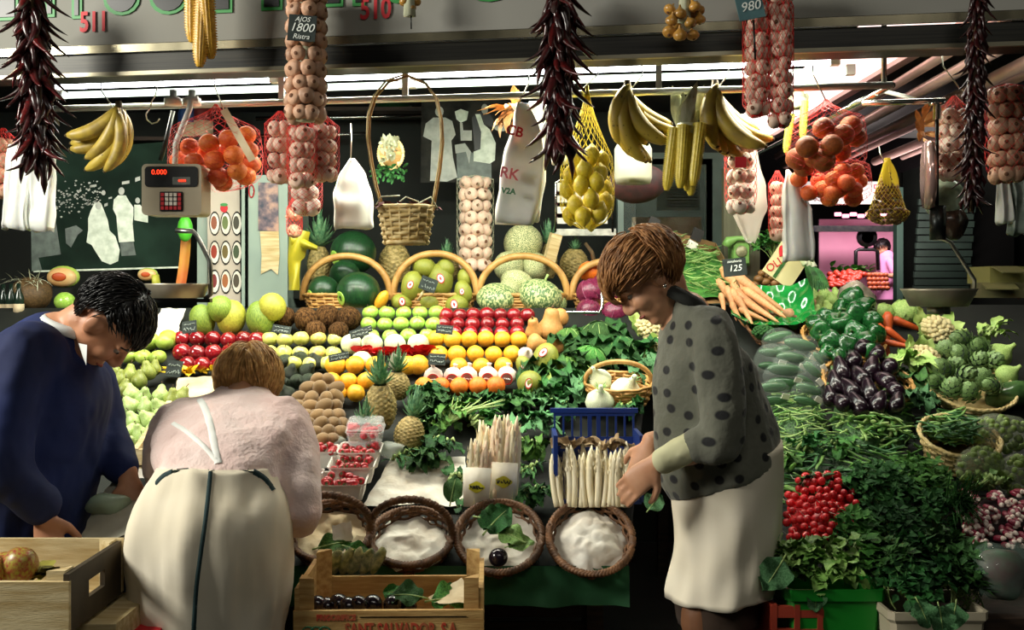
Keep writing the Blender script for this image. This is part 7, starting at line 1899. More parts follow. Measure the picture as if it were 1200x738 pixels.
x_ = solo('radish_heap_core', MB().grid(lambda u, v: S(962+math.cos(2*PI*v)*u*40, 596+math.sin(2*PI*v)*u*36, .09-.06*u*u)-S(962, 596, 0), 8, 20).noise(.008, 30), m_radish, 'tightly packed inner radishes of the bright red bunch', 'radishes', loc=S(962, 596, 0)); x_['kind'] = 'stuff'
# long radishes at the right edge
def me_lrad():
    def mk():
        mb = MB(); mb.tube([(0, 0, -1.1), (0, 0, -.8), (0, 0, -.2), (0, 0, .5), (0, 0, .8)], [.2, .42, .5, .42, .2], 10); mb.mat(1).tube([(0, 0, .55), (0, 0, .95), (0, 0, 1.3)], [.43, .3, .04], 10)
        return mb.mesh('long_radish', [m_lradish, m_radish_w])
    return lib('lrad', mk)
for i in range(130):
    x, y = r_.uniform(1116, 1208), r_.uniform(574, 640)
    if (x < 1130 and y > 600): continue
    q = S(x, y, .11+r_.uniform(0, .02)); d = V((r_.uniform(-.5, .5), -1, r_.uniform(-.4, .4))).normalized(); put('long_radish', me_lrad(), q, .0185, 'long dark red radish with white tip at the right edge', 'radish', 'long white-tipped radishes', rot=d.to_track_quat('Z', 'Y').to_euler())
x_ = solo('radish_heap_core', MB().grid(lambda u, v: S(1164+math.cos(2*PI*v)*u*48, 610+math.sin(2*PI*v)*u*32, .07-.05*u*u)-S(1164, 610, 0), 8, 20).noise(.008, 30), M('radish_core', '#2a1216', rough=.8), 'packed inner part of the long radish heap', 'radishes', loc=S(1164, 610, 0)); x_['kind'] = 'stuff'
greens_at(1165, 572, .1, 270, 16, 20, 10, 1.2, [m_leaf_pale, m_stalk], 'pale green radish tops above the long radishes', spread=1.2)
# herbs
for i, (x, y, lift, n, H, rad, lf, mt, lab) in enumerate(((1030, 600, .0, 170, .15, .10, .026, DK, 'dense dark parsley cushion right of the red radishes'), (1072, 590, .0, 160, .15, .10, .024, MD, 'parsley cushion below the sprout nets'), (1040, 640, .0, 150, .12, .09, .026, DK, 'dark herb cushion between the two buckets'), (1092, 625, .0, 130, .13, .08, .022, DK, 'dark fine herb cushion left of the long radishes'), (1000, 640, .02, 90, .10, .07, .03, MD, 'small leaf cushion just right under the radishes'))):
    solo('herb_bunch', mb_herb(60+i, n, H, rad, lf), mt, lab, 'herbs', loc=S(x, y, lift), rot=(.35, 0, 0))
mb = MB(); r2 = random.Random(5)
for k in range(110):
    b = V((r2.uniform(-.03, .03), r2.uniform(-.03, .03), 0)); d = V((r2.uniform(.0, .5)*-1, -.5, .3+r2.uniform(-.5, .4)))
    mb.tube([b, b+d*.1+V((0, 0, .02)), b+d*.2], [.0022, .002, .0008], 3, caps=(False, False))
solo('chives_bunch', mb, m_leaf_dark, 'bunch of thin dark chives left of the long radishes', 'chives', loc=S(1122, 598, .1), rot=(0, 0, .3))
# green bucket with lamb's lettuce
p = P(973, 684, 2.72); s = 2.72/F
t = thing('green_bucket', 'bright green plastic tub at the front under the leafy salad', 'bucket', V((p.x, p.y+.05, .3)))
w1 = 55*s; hz = p.z-.3
mb = MB()
def rsq(k, z, sx_=1, sy_=.8): return [V((x*w1*k*sx_, y*w1*k*sy_, z)) for x, y in ((-.9, -1), (.9, -1), (1, -.85), (1, .85), (.9, 1), (-.9, 1), (-1, .85), (-1, -.85))]
mb.loft([rsq(.78, 0), rsq(.98, hz-.03), rsq(1.05, hz-.03), rsq(1.06, hz), rsq(.98, hz), rsq(.95, hz-.04), rsq(.75, .01)])
part('tub', mb, M('bright_green_plastic', '#1f8f2c', '#187a24', scale=3, rough=.35), t, smooth=False)
mt = [m_leaf_pale, m_stalk]
for i, (x, y, a, L) in enumerate(((935, 672, -2.3, 18), (960, 665, -1.9, 20), (985, 668, -1.4, 22), (1010, 668, -.9, 22), (948, 650, -2.0, 18), (975, 648, -1.6, 20), (1005, 650, -1.0, 24), (925, 655, -2.6, 16), (990, 682, -1.4, 18), (1025, 660, -.5, 18), (955, 684, -1.7, 14))):
    q = P(x, y, 2.70+.0015*(690-y)); ss = q.y/F
    solo('lambs_lettuce', mb_bunch(300+i, 17, L*ss*1.15, 18*ss, 1.3, .12, 1.0, stem=.3), [(m_leaf, m_leaf_pale, m_leaf_pale)[i % 3], m_stalk], f'lamb\'s lettuce rosette heaped over the green tub, {["front left", "front centre-left", "front centre", "front right", "upper left", "upper middle", "upper right with the longest leaves", "leftmost", "lowest centre", "rightmost", "lowest left"][i]}', 'salad', 'salad rosettes over the green tub', loc=q, rot=(0, 0, a))
for i, (x, y, a, L) in enumerate(((918, 655, -2.2, .10), (955, 690, -1.6, .06), (908, 610, -2.6, .10), (915, 630, -2.0, .09))):
    leaf_on(x, y, 2.68+.1*(i > 1), L, a, m_leaf_blue, f'large bluish leaf hanging {["over the left rim of the green tub", "over the front rim of the green tub", "beside the apron at the radish height", "beside the apron above the tub"][i]}', tilt=1.2, k=i+1, W=.9)
# white bucket with rooted herbs
p = P(1094, 712, 2.62); s = 2.62/F; w1 = 56*s; hz = p.z-.3
t = thing('white_bucket', 'white plastic tub at the front under the rooted herbs', 'bucket', V((p.x, p.y+.06, .3)))
mb = MB(); mb.loft([rsq(.8, 0), rsq(.98, hz-.03), rsq(1.04, hz-.02), rsq(1.04, hz), rsq(.97, hz), rsq(.94, hz-.04), rsq(.75, .01)])
part('tub', mb, M('cream_plastic', '#c9bfa6', '#b9ae94', scale=4, rough=.4), t, smooth=False)
for i, (x, y) in enumerate(((1060, 690), (1090, 680), (1120, 692), (1075, 660), (1105, 655), (1050, 665), (1130, 668))):
    q = P(x, y+8, 2.66+.002*(700-y))
    mb = mb_herb(80+i, 70, .085, .065, .03)
    r2 = random.Random(i)
    for k in range(7): mb.mat(1).tube([V((r2.uniform(-.05, .05), -.03, .05)), V((r2.uniform(-.06, .06), -.06, .02)), V((r2.uniform(-.07, .07), -.075, -.04))], .002, 4)
    solo('rooted_herb_bunch', mb, [m_leaf_dark, m_stalk], f'dark rooted herb bunch heaped over the white tub, {["front left", "front middle", "front right", "upper left", "upper middle", "leftmost upper", "rightmost upper"][i]}', 'herbs', 'rooted herbs over the white tub', loc=q, rot=(.5, 0, i))
for i, (x, y, a) in enumerate(((1075, 712, -1.2), (1120, 715, -1.9), (1100, 718, -1.5))): leaf_on(x, y-8, 2.54, .07, a, m_leaf_blue, f'bluish leaf hanging over the front rim of the white tub, {["left", "right", "middle"][i]} one', tilt=1.2, k=i, W=.9)
mb = MB().ell((0, 0, 0), (.085, .06, .085), 20, 14); mb.noise(.02, 12, seed=4); mb.noise(.012, 26, seed=2)
t = thing('cellophane_bundle', 'cellophane-wrapped dark bundle at the lower right corner', 'wrapped vegetables', P(1175, 672, 2.66))
mi = MB().ell((0, 0, 0), (.07, .05, .07), 16, 12); mi.noise(.02, 16, seed=1); part('leaves', mi, M('dark_red_green', '#35583a', '#4a2426', scale=14, rough=.5), t)
part('cellophane', mb, film('cellophane', '#b9d6c8', .10, .05), t)
solo('bundle_base', MB().box((1.27, 2.75, .28), (.34, .26, .56)), m_wood2, 'dark box carrying the cellophane bundle', 'box', smooth=False)
# orange crate by the apron
t = thing('red_plastic_crate', 'red-orange plastic crate on the ground between apron and green tub', 'crate', (.745, 2.78, .3))
mro = M('red_orange_plastic', '#a8402c', '#8f3424', scale=4, rough=.5)
for z in (.02, .11, .2, .26): part('rail', MB().box((0, -.1, z), (.14, .012, .03)), mro, t, smooth=False)
for x in (-.06, 0, .06): part('upright', MB().box((x, -.1, .14), (.014, .014, .28)), mro, t, smooth=False)
part('side_panel', MB().box((-.064, 0, .14), (.012, .2, .28)), mro, t, smooth=False)

# ---------------------------------------------------------------- neighbour aisle, far stall, sloping pipes
m_pipe = M('pale_pipe', '#d9b7ac', '#b3948c', scale=3, rough=.3, metal=.4)
for i, (x, z, y0_, y1_, rr_) in enumerate(((1.74, 2.36, 3.6, 7.2, .022), (1.80, 2.30, 3.6, 7.2, .026), (1.9, 2.34, 3.7, 7.4, .02), (2.02, 2.30, 3.8, 7.2, .028), (2.2, 2.34, 3.8, 7.2, .024), (2.36, 2.3, 3.6, 7.0, .028), (2.55, 2.33, 4, 7, .02))):
    solo('canopy_pipe', MB().tube([(x-.0, y0_, z), (x+.12, y1_, z-.02)], rr_, 10), m_pipe, f'pale pipe running back under the right canopy, {ordn(i)} from the pipe corner', 'pipe', 'pipes under the right canopy')
o = thing('ceiling_light_panel', 'overexposed pinkish white light panel above the right aisle', 'light panel', (1.48, 5.2, 2.44))
part('diffuser', MB().box((0, 0, 0), (.46, 3.2, .02)), M('lit_pink_panel', '#ffe1d9', emit=2.2), o, smooth=False)
part('frame', MB().box((.26, 0, -.01), (.05, 3.2, .04)), m_pipe, o, smooth=False)
struct('beam_side', MB().box((3.0, 5.3, 2.5), (3.0, 3.8, .06)), m_ceil)
# shutters
m_shut = M('dark_green_shutter', '#26382f', '#1b2a23', scale=4, rough=.5)
D8 = 8.0; o = P(1090, 300, D8); t = thing('roller_shutter', 'dark green roller shutter beyond the nut net', 'shutter', V((o.x, o.y, 0)))
for k in range(38): part('slat', MB().box((0, .02*(k % 2), .05+k*.055), (.42, .03, .045)), m_shut, t, smooth=False, rot=(.15, 0, 0))
part('frame_post', MB().box((-.25, 0, 1.1), (.05, .08, 2.2)), M('shutter_post', '#3f5a4f', rough=.4), t, smooth=False)
solo('dark_kiosk', MB().box((4.05, 8.4, 1.2), (1.5, .5, 2.4)), M('dark_kiosk_wall', '#2a322c', '#1c221e', scale=3, rough=.7), 'dark closed kiosk behind the right scale', 'kiosk', smooth=False)
solo('kiosk_door', MB().box(P(1160, 284, 7.9), (.36, .03, .55)), m_black, 'black panel on the dark kiosk at the right', 'panel', smooth=False)
for i, (x, y, w, h, lab) in enumerate(((1182, 322, 46, 20, 'dull yellow carton on the dark counter at the right edge, upper one'), (1176, 340, 50, 18, 'dull grey-yellow carton below the upper one at the right edge'))):
    p = P(x, y, 4.9); s = 4.9/F; t = thing('cardboard_box', lab, 'carton', p, (0, 0, .1-.3*i))
    part('box_body', MB().box((0, .1, 0), (w*s, .2, h*s)), M('dull_yellow_card_%d' % i, ('#7d7a42', '#66633f')[i], rough=.8), t, smooth=False)
    part('open_flap', MB().box((-.03, -.05, h*s*.5), (w*s*.7, .1, .006)), M('flap_card', '#6f6c40', rough=.8), t, smooth=False, rot=(.3, 0, 0))
solo('side_counter', MB().box((2.35, 5.0, .6), (.9, .5, 1.32)), m_stand, 'dark counter carrying the dull cartons at the right edge', 'counter', smooth=False)
# far stall
D9 = 16.0; m_pinkw = M('pink_lit_wall', '#d9a0b4', '#c98ca2', scale=1, rough=.8)
o = P(1008, 300, D9+.6)
solo('far_stall_wall', MB().box((o.x, o.y, 1.8), (1.35, .05, 1.5)), m_pinkw, 'pink-lit wall of the distant stall', 'wall panel', smooth=False)
for i in range(8):
    q = P(982+i*9, 251+(i % 2)*2, D9); solo('far_lamp', MB().box(q, (.09, .05, .05)), M('far_lamp_glow', '#ff9ec0', emit=6), 'tiny pink lamp in the row over the distant stall', 'lamp', 'row of far pink lamps', smooth=False)
solo('far_canopy_beam', MB().box(P(1005, 268, D9-.3), (1.5, .1, .09)), m_darkmetal, 'dark beam over the distant stall', 'beam', smooth=False)
t = thing('far_stall_sign', 'pale sign with dark lettering over the distant stall', 'sign', P(985, 226, D9-.5))
part('sign_panel', MB().box((0, 0, 0), (1.6, .05, .34)), M('far_sign_white', '#8f988c', rough=.6), t, smooth=False)
part('sign_lettering', text_mesh('far_letters', 'ANTONIA', .26, m_black), None, t, loc=(-.25, -.04, -.05), rot=UPRIGHT)
part('sign_number', text_mesh('far_letters', '590', .2, m_red_ink), None, t, loc=(.62, -.04, .05), rot=UPRIGHT)
t = thing('far_stall_sign', 'dark slanted sign above the roller shutter', 'sign', P(1075, 216, 9.0), (0, -.2, 0))
part('sign_panel', MB().box((0, 0, 0), (.62, .05, .26)), m_stand, t, smooth=False)
part('sign_lettering', text_mesh('far_letters', 'VEST', .2, M('dim_letter', '#6f6a60')), None, t, loc=(0, -.04, 0), rot=UPRIGHT)
p = P(1015, 278, D9-.2); s = D9/F
t = thing('far_scale', 'round dark hanging scale at the distant stall', 'scale', p)
part('dial', MB().lathe([(.003, 0), (11.5*s, 0), (11.5*s, .06), (.003, .06)], 24), m_darkmetal, t, rot=UPRIGHT); part('dial_face', MB().lathe([(.003, .065), (7*s, .065)], 20), M('far_dial', '#6f8a80', rough=.4), t, rot=UPRIGHT)
part('pan_bail', MB().tube([V((x*s, 0, z*s)) for x, z in ((-12, -38), (-12, -16), (-8, -14), (8, -14), (13, -16), (14, -38))], .03, 6), m_darkmetal, t)
part('stem', MB().tube([V((0, 0, -8*s)), V((0, 0, -16*s))], .03, 6), m_darkmetal, t)
mtm = me_round('far_tomato', m_tomato, 1, .9, 10, 8)
r_ = random.Random(9)
for i in range(60):
    x = r_.uniform(972, 1012); y = 326+r_.uniform(-8, 8)+abs(x-995)*.1; q = P(x, y, D9-.6-.02*(y-318)); put('far_tomato', mtm, q, .05, 'red tomato heaped at the distant stall', 'tomato', 'tomatoes at the far stall')
mto = me_round('far_tomato_o', M('far_orange', '#b5623a', rough=.4, var=.15), 1, .9, 10, 8)
for i in range(5):
    for j in range(4): put('far_orange', mto, P(1018+i*5+j*.6, 322+j*5.2, D9-.7-.06*j), .04, 'orange fruit in the tray at the distant stall', 'fruit', 'fruit tray at the far stall')
solo('far_counter', MB().box((P(1005, 345, D9-.6).x, D9-.68, .64), (1.2, .5, 1.24)), m_wood2, 'dark counter of the distant stall', 'counter', smooth=False)
mb = MB()
for k in range(30): mb.leaf((r_.uniform(-.3, .3), 0, r_.uniform(-.05, .05)), (r_.uniform(-1, 1), -.5, r_.uniform(0, 1)), (0, 0, 1), .14, .1, curl=.6, nu=3, nv=2, rnd=r_)
solo('far_greens', mb, m_leaf, 'greens behind the tomatoes at the distant stall', 'greens', loc=P(997, 316, D9-.3))
# ---------------------------------------------------------------- people
m_skin = M('skin', '#dda884', '#cf9672', scale=14, rough=.5, sss=.08)
m_skin_m = M('skin_tanned', '#cb9370', '#ba805f', scale=14, rough=.5, sss=.08)
m_skin_h = M('skin_hand_pale', '#d9b183', '#c99b6c', scale=18, rough=.5, sss=.08)
m_hair_b = M('black_hair', '#0a0909', '#1a1715', scale=60, rough=.35)
m_hair_r = M('auburn_hair', '#ba8654', '#7a502c', scale=45, rough=.5, spec=.3, c3='#8d5f36')
m_hair_y = M('dark_blond_hair', '#d6ab6c', '#97703f', scale=45, rough=.5, spec=.3, c3='#a97d46')
m_bluecloth = M('navy_blue_cotton', '#14275f', '#0e1c48', scale=5, rough=.85, bump=.25, bscale=9)
m_dark_tr = M('dark_trousers', '#11131a', rough=.9)
m_pink = M('pale_pink_wool', '#f0d9d2', '#e6c6be', scale=6, rough=.95, bump=.35, bscale=90, sheen=.4)
m_cream = M('cream_cotton', '#f0e7d2', '#e3d8be', scale=4, rough=.85, bump=.2, bscale=8)
m_brownskirt = M('brown_skirt', '#3a2a1e', '#2c1f16', scale=6, rough=.9)
m_teal = M('dark_teal_tape', '#1f3a3c', rough=.8)
m_stock = M('brown_stockings', '#7a5238', rough=.5)
m_shirt = M('white_shirt', '#e3e6e2', rough=.8)
m_eye = M('eye_white_shaded', '#8f857a', rough=.4); m_iris = M('eye_iris', '#2a1c12', rough=.2); m_lip = M('lip', '#a4574a', rough=.5)  # eye white greyed: the shadow over the eyes is put into its colour

def spotted():
    m = M('grey_spotted_wool', '#6f7062', '#5b5d50', scale=7, rough=.9, bump=.3, bscale=50, sheen=.2)
    nt = m.node_tree; N, L = nt.nodes, nt.links; b = N['Principled BSDF']; src = b.inputs['Base Color'].links[0].from_socket
    tc = N.new('ShaderNodeTexCoord'); sp = N.new('ShaderNodeSeparateXYZ'); L.new(tc.outputs['Object'], sp.inputs[0]); at = N.new('ShaderNodeMath'); at.operation = 'ARCTAN2'; L.new(sp.outputs[1], at.inputs[0]); L.new(sp.outputs[0], at.inputs[1]); ad = N.new('ShaderNodeMath'); ad.operation = 'MULTIPLY'; ad.inputs[1].default_value = .15; L.new(at.outputs[0], ad.inputs[0])
    mp = N.new('ShaderNodeCombineXYZ'); L.new(ad.outputs[0], mp.inputs[0]); L.new(sp.outputs[2], mp.inputs[1])
    v = N.new('ShaderNodeTexVoronoi'); v.voronoi_dimensions = '2D'; v.inputs['Scale'].default_value = 17; v.inputs['Randomness'].default_value = .55; L.new(mp.outputs[0], v.inputs['Vector'])
    r = N.new('ShaderNodeValToRGB'); r.color_ramp.elements[0].position = .17; r.color_ramp.elements[1].position = .24
    L.new(v.outputs['Distance'], r.inputs[0])
    mx = N.new('ShaderNodeMix'); mx.data_type = 'RGBA'; L.new(r.outputs[0], mx.inputs[0]); mx.inputs[6].default_value = lin('#17181a'); L.new(src, mx.inputs[7]); L.new(mx.outputs[2], b.inputs['Base Color'])
    return m

def head_shape(mb, C, f, u, k=1.0):
    f, u = f.normalized(), u.normalized(); s = f.cross(u).normalized(); u = s.cross(f)
    B = Matrix((f, s, u)).transposed()
    def L(a, b, c): return C+B @ V((a, b, c))*k
    E = lambda c, r, sg=18, rg=14: mb.ell(L(*c), [x*k for x in r], sg, rg, mtx=B)
    E((-.008, 0, .03), (.100, .077, .088)); E((.012, 0, -.02), (.082, .070, .085)); E((.035, 0, -.055), (.056, .055, .062)); E((.062, 0, -.098), (.026, .028, .022))
    E((.062, .034, -.03), (.030, .028, .030)); E((.062, -.034, -.03), (.030, .028, .030))
    E((.075, 0, .03), (.024, .052, .028))
    mb.tube([L(.086, 0, .018), L(.098, 0, -.004), L(.113, 0, -.030)], [.009*k, .011*k, .013*k], 10)
    E((.105, .0, -.034), (.015, .017, .011)); E((.098, .012, -.036), (.012, .009, .009)); E((.098, -.012, -.036), (.012, .009, .009))
    E((.084, 0, -.062), (.013, .024, .007)); E((.082, 0, -.075), (.012, .021, .008))
    for q in (-1, 1):
        E((-.006, q*.077, -.012), (.020, .008, .032), 12, 10); E((-.012, q*.084, -.006), (.016, .006, .024), 12, 10)
        E((.078, q*.034, .014), (.014, .02, .008), 12, 8)
    return L, B
def head_parts(root, L, B, hairm, k=1.0, brow=True):
    for q in (-1, 1):
        e = part('eye', MB().ell((0, 0, 0), (.0105*k,)*3, 12, 8, mtx=B), m_eye, root, loc=L(.077, q*.033, .001)-V(root.location))
        part('iris', MB().ell((0, 0, 0), (.005*k,)*3, 10, 6), m_iris, e, loc=B @ V((.0085*k, 0, -.002*k)))
        if brow: part('eyebrow', MB().tube([L(.094, q*.016, .022)-V(root.location), L(.092, q*.034, .027)-V(root.location), L(.078, q*.052, .02)-V(root.location)], [.004, .0045, .002], 6), hairm, root)
    part('lips', MB().tube([L(.088, -.02, -.0675)-V(root.location), L(.0965, 0, -.0665)-V(root.location), L(.088, .02, -.0675)-V(root.location)], [.003, .0055, .003], 8), m_lip, root)
def hair_shape(L, B, k, rad, hairline, n, length, flow, seed, lift=.012, cen=(-.012, 0, .032), thick=.004):
    """cap of hair with strands combed along flow (head axes: forward, side, up)"""
    r_ = random.Random(seed); mb = MB()
    cen = V(cen)
    def keep(p): return p.z > hairline(p.x, abs(p.y))
    nu, nv = 26, 40; idx = {}
    vs = []
    for i in range(nu+1):
        for j in range(nv):
            t = PI*i/nu; a = 2*PI*j/nv
            q = V((math.sin(t)*math.cos(a), math.sin(t)*math.sin(a), math.cos(t)))
            w = 1+.05*noise.noise(q*4+V((seed, 0, 0)))
            vs.append(cen+V((q.x*rad[0]*w, q.y*rad[1]*w, q.z*rad[2]*w)))
    b = len(mb.v); mb.v += [tuple(L(*p)) for p in vs]
    for i in range(nu):
        for j in range(nv):
            k4 = (i*nv+j, i*nv+(j+1) % nv, (i+1)*nv+(j+1) % nv, (i+1)*nv+j)
            if all(keep(vs[q]) for q in k4): mb.face([b+q for q in k4])
    made = 0; tries = 0
    while made < n and tries < n*6:
        tries += 1
        q = V((r_.gauss(0, 1), r_.gauss(0, 1), r_.gauss(0, 1))).normalized(); p = cen+V((q.x*rad[0], q.y*rad[1], q.z*rad[2]))
        if not keep(p): continue
        made += 1
        nrm = V((q.x/rad[0], q.y/rad[1], q.z/rad[2])).normalized(); d = V(flow(p)); d = d-nrm*d.dot(nrm)
        d = d.normalized() if d.length > 1e-3 else V((0, 0, -1)); d = (d+V((r_.uniform(-.25, .25), r_.uniform(-.25, .25), r_.uniform(-.25, .25)))).normalized()
        Ls = length*r_.uniform(.6, 1.15); pts = []; cur = p.copy(); lf = lift*r_.uniform(.2, 1.2)
        for i in range(6):
            x = (cur-cen); e = math.sqrt((x.x/rad[0])**2+(x.y/rad[1])**2+(x.z/rad[2])**2)
            out = x/e*(1+0)+cen; nn = V((x.x/rad[0]**2, x.y/rad[1]**2, x.z/rad[2]**2)).normalized()
            pts.append(L(*(out+nn*lf*math.sin(PI*(i+1)/7)))); dd = d-nn*d.dot(nn); cur = out+dd.normalized()*Ls/5 if dd.length > 1e-4 else out
        mb.tube(pts, [thick*.7, thick, thick, thick*.9, thick*.6, thick*.15], 4, flat=.5, caps=(False, False))
    return mb
def hand_shape(mb, wrist, d, n, thumb=1, curl=.5, k=1.0, spread=.12):
    d, n = d.normalized(), n.normalized(); s = d.cross(n).normalized()*thumb; n = n-d*n.dot(d); n.normalize()
    rings = []
    for t, w, h in ((-.03, .027, .02), (0, .027, .019), (.03, .036, .017), (.06, .042, .015), (.088, .041, .012), (.094, .034, .008)):
        c = wrist+d*t*k; rings.append([c+s*math.cos(a)*w*k+n*math.sin(a)*h*k for a in [2*PI*j/14 for j in range(14)]])
    mb.loft(rings)
    for i, (o, L, r) in enumerate(((.031, .070, .0088), (.011, .079, .009), (-.010, .073, .0086), (-.030, .057, .0076))):
        p = wrist+d*.082*k+s*o*k; dd = (d+s*o*spread*10*.35).normalized(); c = curl*(1+.12*i); pts = [p-dd*.02*k]; rad = [r*k]
        ang = .15
        for seg, f_ in ((.45, 1), (.32, 1.25), (.23, .9)):
            for h in (0, 1):
                pts.append(p.copy()); rad.append(r*k*(1.04 if h == 0 else .95)*(1-.08*len(pts)/3))
                p = p+(dd*math.cos(ang)-n*math.sin(ang))*L*seg*.5*k
                if h: ang += c*f_*.75
        pts.append(p); rad.append(r*k*.62); mb.tube(pts, rad, 10)
    b = wrist+d*.022*k+s*.022*k; t1 = b+(d*.55+s*.75-n*.25).normalized()*.038*k; t2 = t1+(d*.85+s*.35-n*.35).normalized()*.034*k; t3 = t2+(d*.95+s*.05-n*.45).normalized()*.024*k
    mb.tube([b-s*.012*k, b, t1, t2, t3], [.014*k, .015*k, .0118*k, .0105*k, .007*k], 10)
def shell(rings, seg=40, fold=0.0, nf=9, seed=0, close_top=True):
    """rings of (column, row, distance, half width in pixels, half depth in metres, slant in pixels)"""
    mb = MB(); out = []
    for i, (px, py, d, w, dep, sl) in enumerate(rings):
        c = P(px, py, d); s = d/F; rg = []
        for j in range(seg):
            a = 2*PI*j/seg; f_ = 1+fold*(i/len(rings))*math.sin(nf*a+seed+.6*i)+fold*.5*(i/len(rings))*math.sin((nf*2+1)*a+seed)
            rg.append(c+V((math.cos(a)*w*s*f_, math.sin(a)*dep*f_, -sl*s*math.cos(a))))
        out.append(rg)
    return mb.loft(out)
def smooth_rings(r, m=4):
    out = []
    for i in range(len(r)-1):
        p0, p1, p2, p3 = r[max(0, i-1)], r[i], r[i+1], r[min(len(r)-1, i+2)]
        for k in range(m):
            t = k/m; out.append(tuple(.5*((2*b)+(-a+c)*t+(2*a-5*b+4*c-d)*t*t+(-a+3*b-3*c+d)*t**3) for a, b, c, d in zip(p0, p1, p2, p3)))
    return out+[r[-1]]
def wrinkle(me, amp, freq, stretch=(1, 1, 1), seed=0):
    o = V((seed, seed*.7, 0))
    ns = [v.normal.copy() for v in me.vertices]
    for v, n in zip(me.vertices, ns):
        q = V((v.co.x*stretch[0], v.co.y*stretch[1], v.co.z*stretch[2]))*freq+o
        v.co += n*amp*(noise.noise(q)+.5*noise.noise(q*2.1))
    me.update()
def spline(pts, m=4): return [V(x) for x in smooth_rings([tuple(p) for p in pts], m)]
def limb(mb, pts, rads, m=4, seg=14):
    z = smooth_rings([tuple(p)+(r,) for p, r in zip(pts, rads)], m)
    mb.tube([q[:3] for q in z], [q[3] for q in z], seg)
    mb.ell(z[0][:3], (z[0][3],)*3, 12, 8); mb.ell(z[-1][:3], (z[-1][3],)*3, 12, 8)
def put_mesh(root, name, me, mat):
    me.materials.clear(); me.materials.append(mat); me.name = name
    me.transform(Matrix.Translation(-V(root.location)))
    return ob(name, me, root)

# --- man in the blue jacket
root = thing('person', 'man with short black hair in a dark blue jacket, bending over the left crate', 'person', (-1.32, 2.75, 0))
C = P(126, 378, 2.72); f, u = V((.42, .06, -.90)), V((.90, .02, .42))
mb = MB(); L, B = head_shape(mb, C, f, u, .98)
limb(mb, [L(-.03, 0, -.05), P(86, 384, 2.73), P(66, 402, 2.73)], [.056, .056, .065])
limb(mb, [P(66, 402, 2.73), P(50, 470, 2.73), P(25, 600, 2.73), P(5, 720, 2.74)], [.085, .12, .12, .13])
sh1, el1, wr1 = P(22, 432, 2.57), P(2, 540, 2.50), P(50, 598, 2.55)
sh2, el2, wr2 = P(98, 436, 2.88), P(122, 502, 2.90), P(150, 556, 2.80)
for a in ((sh1, el1, wr1), (sh2, el2, wr2)): limb(mb, a, [.05, .042, .028])
hand_shape(mb, wr1+V((.005, 0, -.01)), V((.12, -.05, -.55)), V((-.2, -.9, .4)), -1, .5, 1.0)
hand_shape(mb, wr2+V((.005, -.01, -.01)), V((.25, -.25, -.75)), V((.35, -.75, .3)), 1, .35, 1.0)
hipc = P(5, 740, 2.74)
for q in (-1, 1): limb(mb, [hipc+V((0, q*.09, -.02)), V((hipc.x+.02, 2.74+q*.1, .5)), V((hipc.x-.03, 2.74+q*.1, .09)), V((hipc.x+.08, 2.74+q*.1, .04))], [.085, .06, .045, .035])
put_mesh(root, 'body', fuse(mb, .0055, 4), m_skin_m)
head_parts(root, L, B, m_hair_b, .98)
def hl_m(x, y): 
    if x > .06: return .062
    if x > .0: return .028+(x)*.55 if y > .03 else .06
    if x > -.05: return .03 if y > .04 else .0
    return -.055
part('hair', hair_shape(L, B, 1, (.110, .084, .096), hl_m, 1400, .042, lambda p: (.7, .15*math.copysign(1, p.y), -.2) if p.x > -.02 else (-.15, .1*math.copysign(1, p.y), -1), 3, .008, thick=.0035), m_hair_b, root).location = -V(root.location)
mb = MB()
tor = smooth_rings([(8, 790, 2.74, 84, .19, 0), (12, 700, 2.74, 84, .19, 0), (18, 620, 2.74, 82, .19, 0), (30, 540, 2.74, 82, .20, 0), (46, 470, 2.74, 78, .205, 10), (55, 425, 2.74, 66, .19, 22), (70, 396, 2.735, 36, .10, 22), (80, 384, 2.73, 27, .075, 18)], 4)
for (rg) in [tor]: 
    m2 = shell(rg); k = len(mb.v); mb.v += m2.v; mb.f += [tuple(i+k for i in q) for q in m2.f]; mb.m += m2.m
limb(mb, [sh1+V((.02, .06, .03)), sh1, el1, wr1.lerp(el1, .12)], [.085, .085, .068, .052])
limb(mb, [sh2+V((-.04, -.06, .02)), sh2, el2, wr2.lerp(el2, .14)], [.08, .075, .062, .05])
me = fuse(mb, .009, 5); wrinkle(me, .012, 7, (1, 1, .7), 2); wrinkle(me, .005, 20, (1, 1, .6), 5); put_mesh(root, 'jacket', me, m_bluecloth)
cl = MB(); pts = [P(80, 388, 2.73)+V((math.cos(a)*.062, math.sin(a)*.075, -.024*math.cos(a)*1+.012)) for a in [2*PI*j/28 for j in range(29)]]
cl.tube(pts, .009, 6, flat=1.8); cl.poly([P(92, 402, 2.62), P(102, 404, 2.60), P(101, 428, 2.60), P(97, 418, 2.60)])
part('shirt_collar', cl, m_shirt, root).location = -V(root.location)
tr_ = MB()
for q in (-1, 1): limb(tr_, [hipc+V((0, q*.09, .02)), V((hipc.x+.02, 2.74+q*.1, .5)), V((hipc.x-.03, 2.74+q*.1, .1))], [.115, .085, .07])
put_mesh(root, 'trousers', fuse(tr_, .012, 4), m_dark_tr)
sh_ = MB()
for q in (-1, 1): sh_.ell((hipc.x+.04, 2.74+q*.1, .045), (.13, .05, .045), 14, 10)
put_mesh(root, 'shoes', fuse(sh_, .012, 2), m_black)

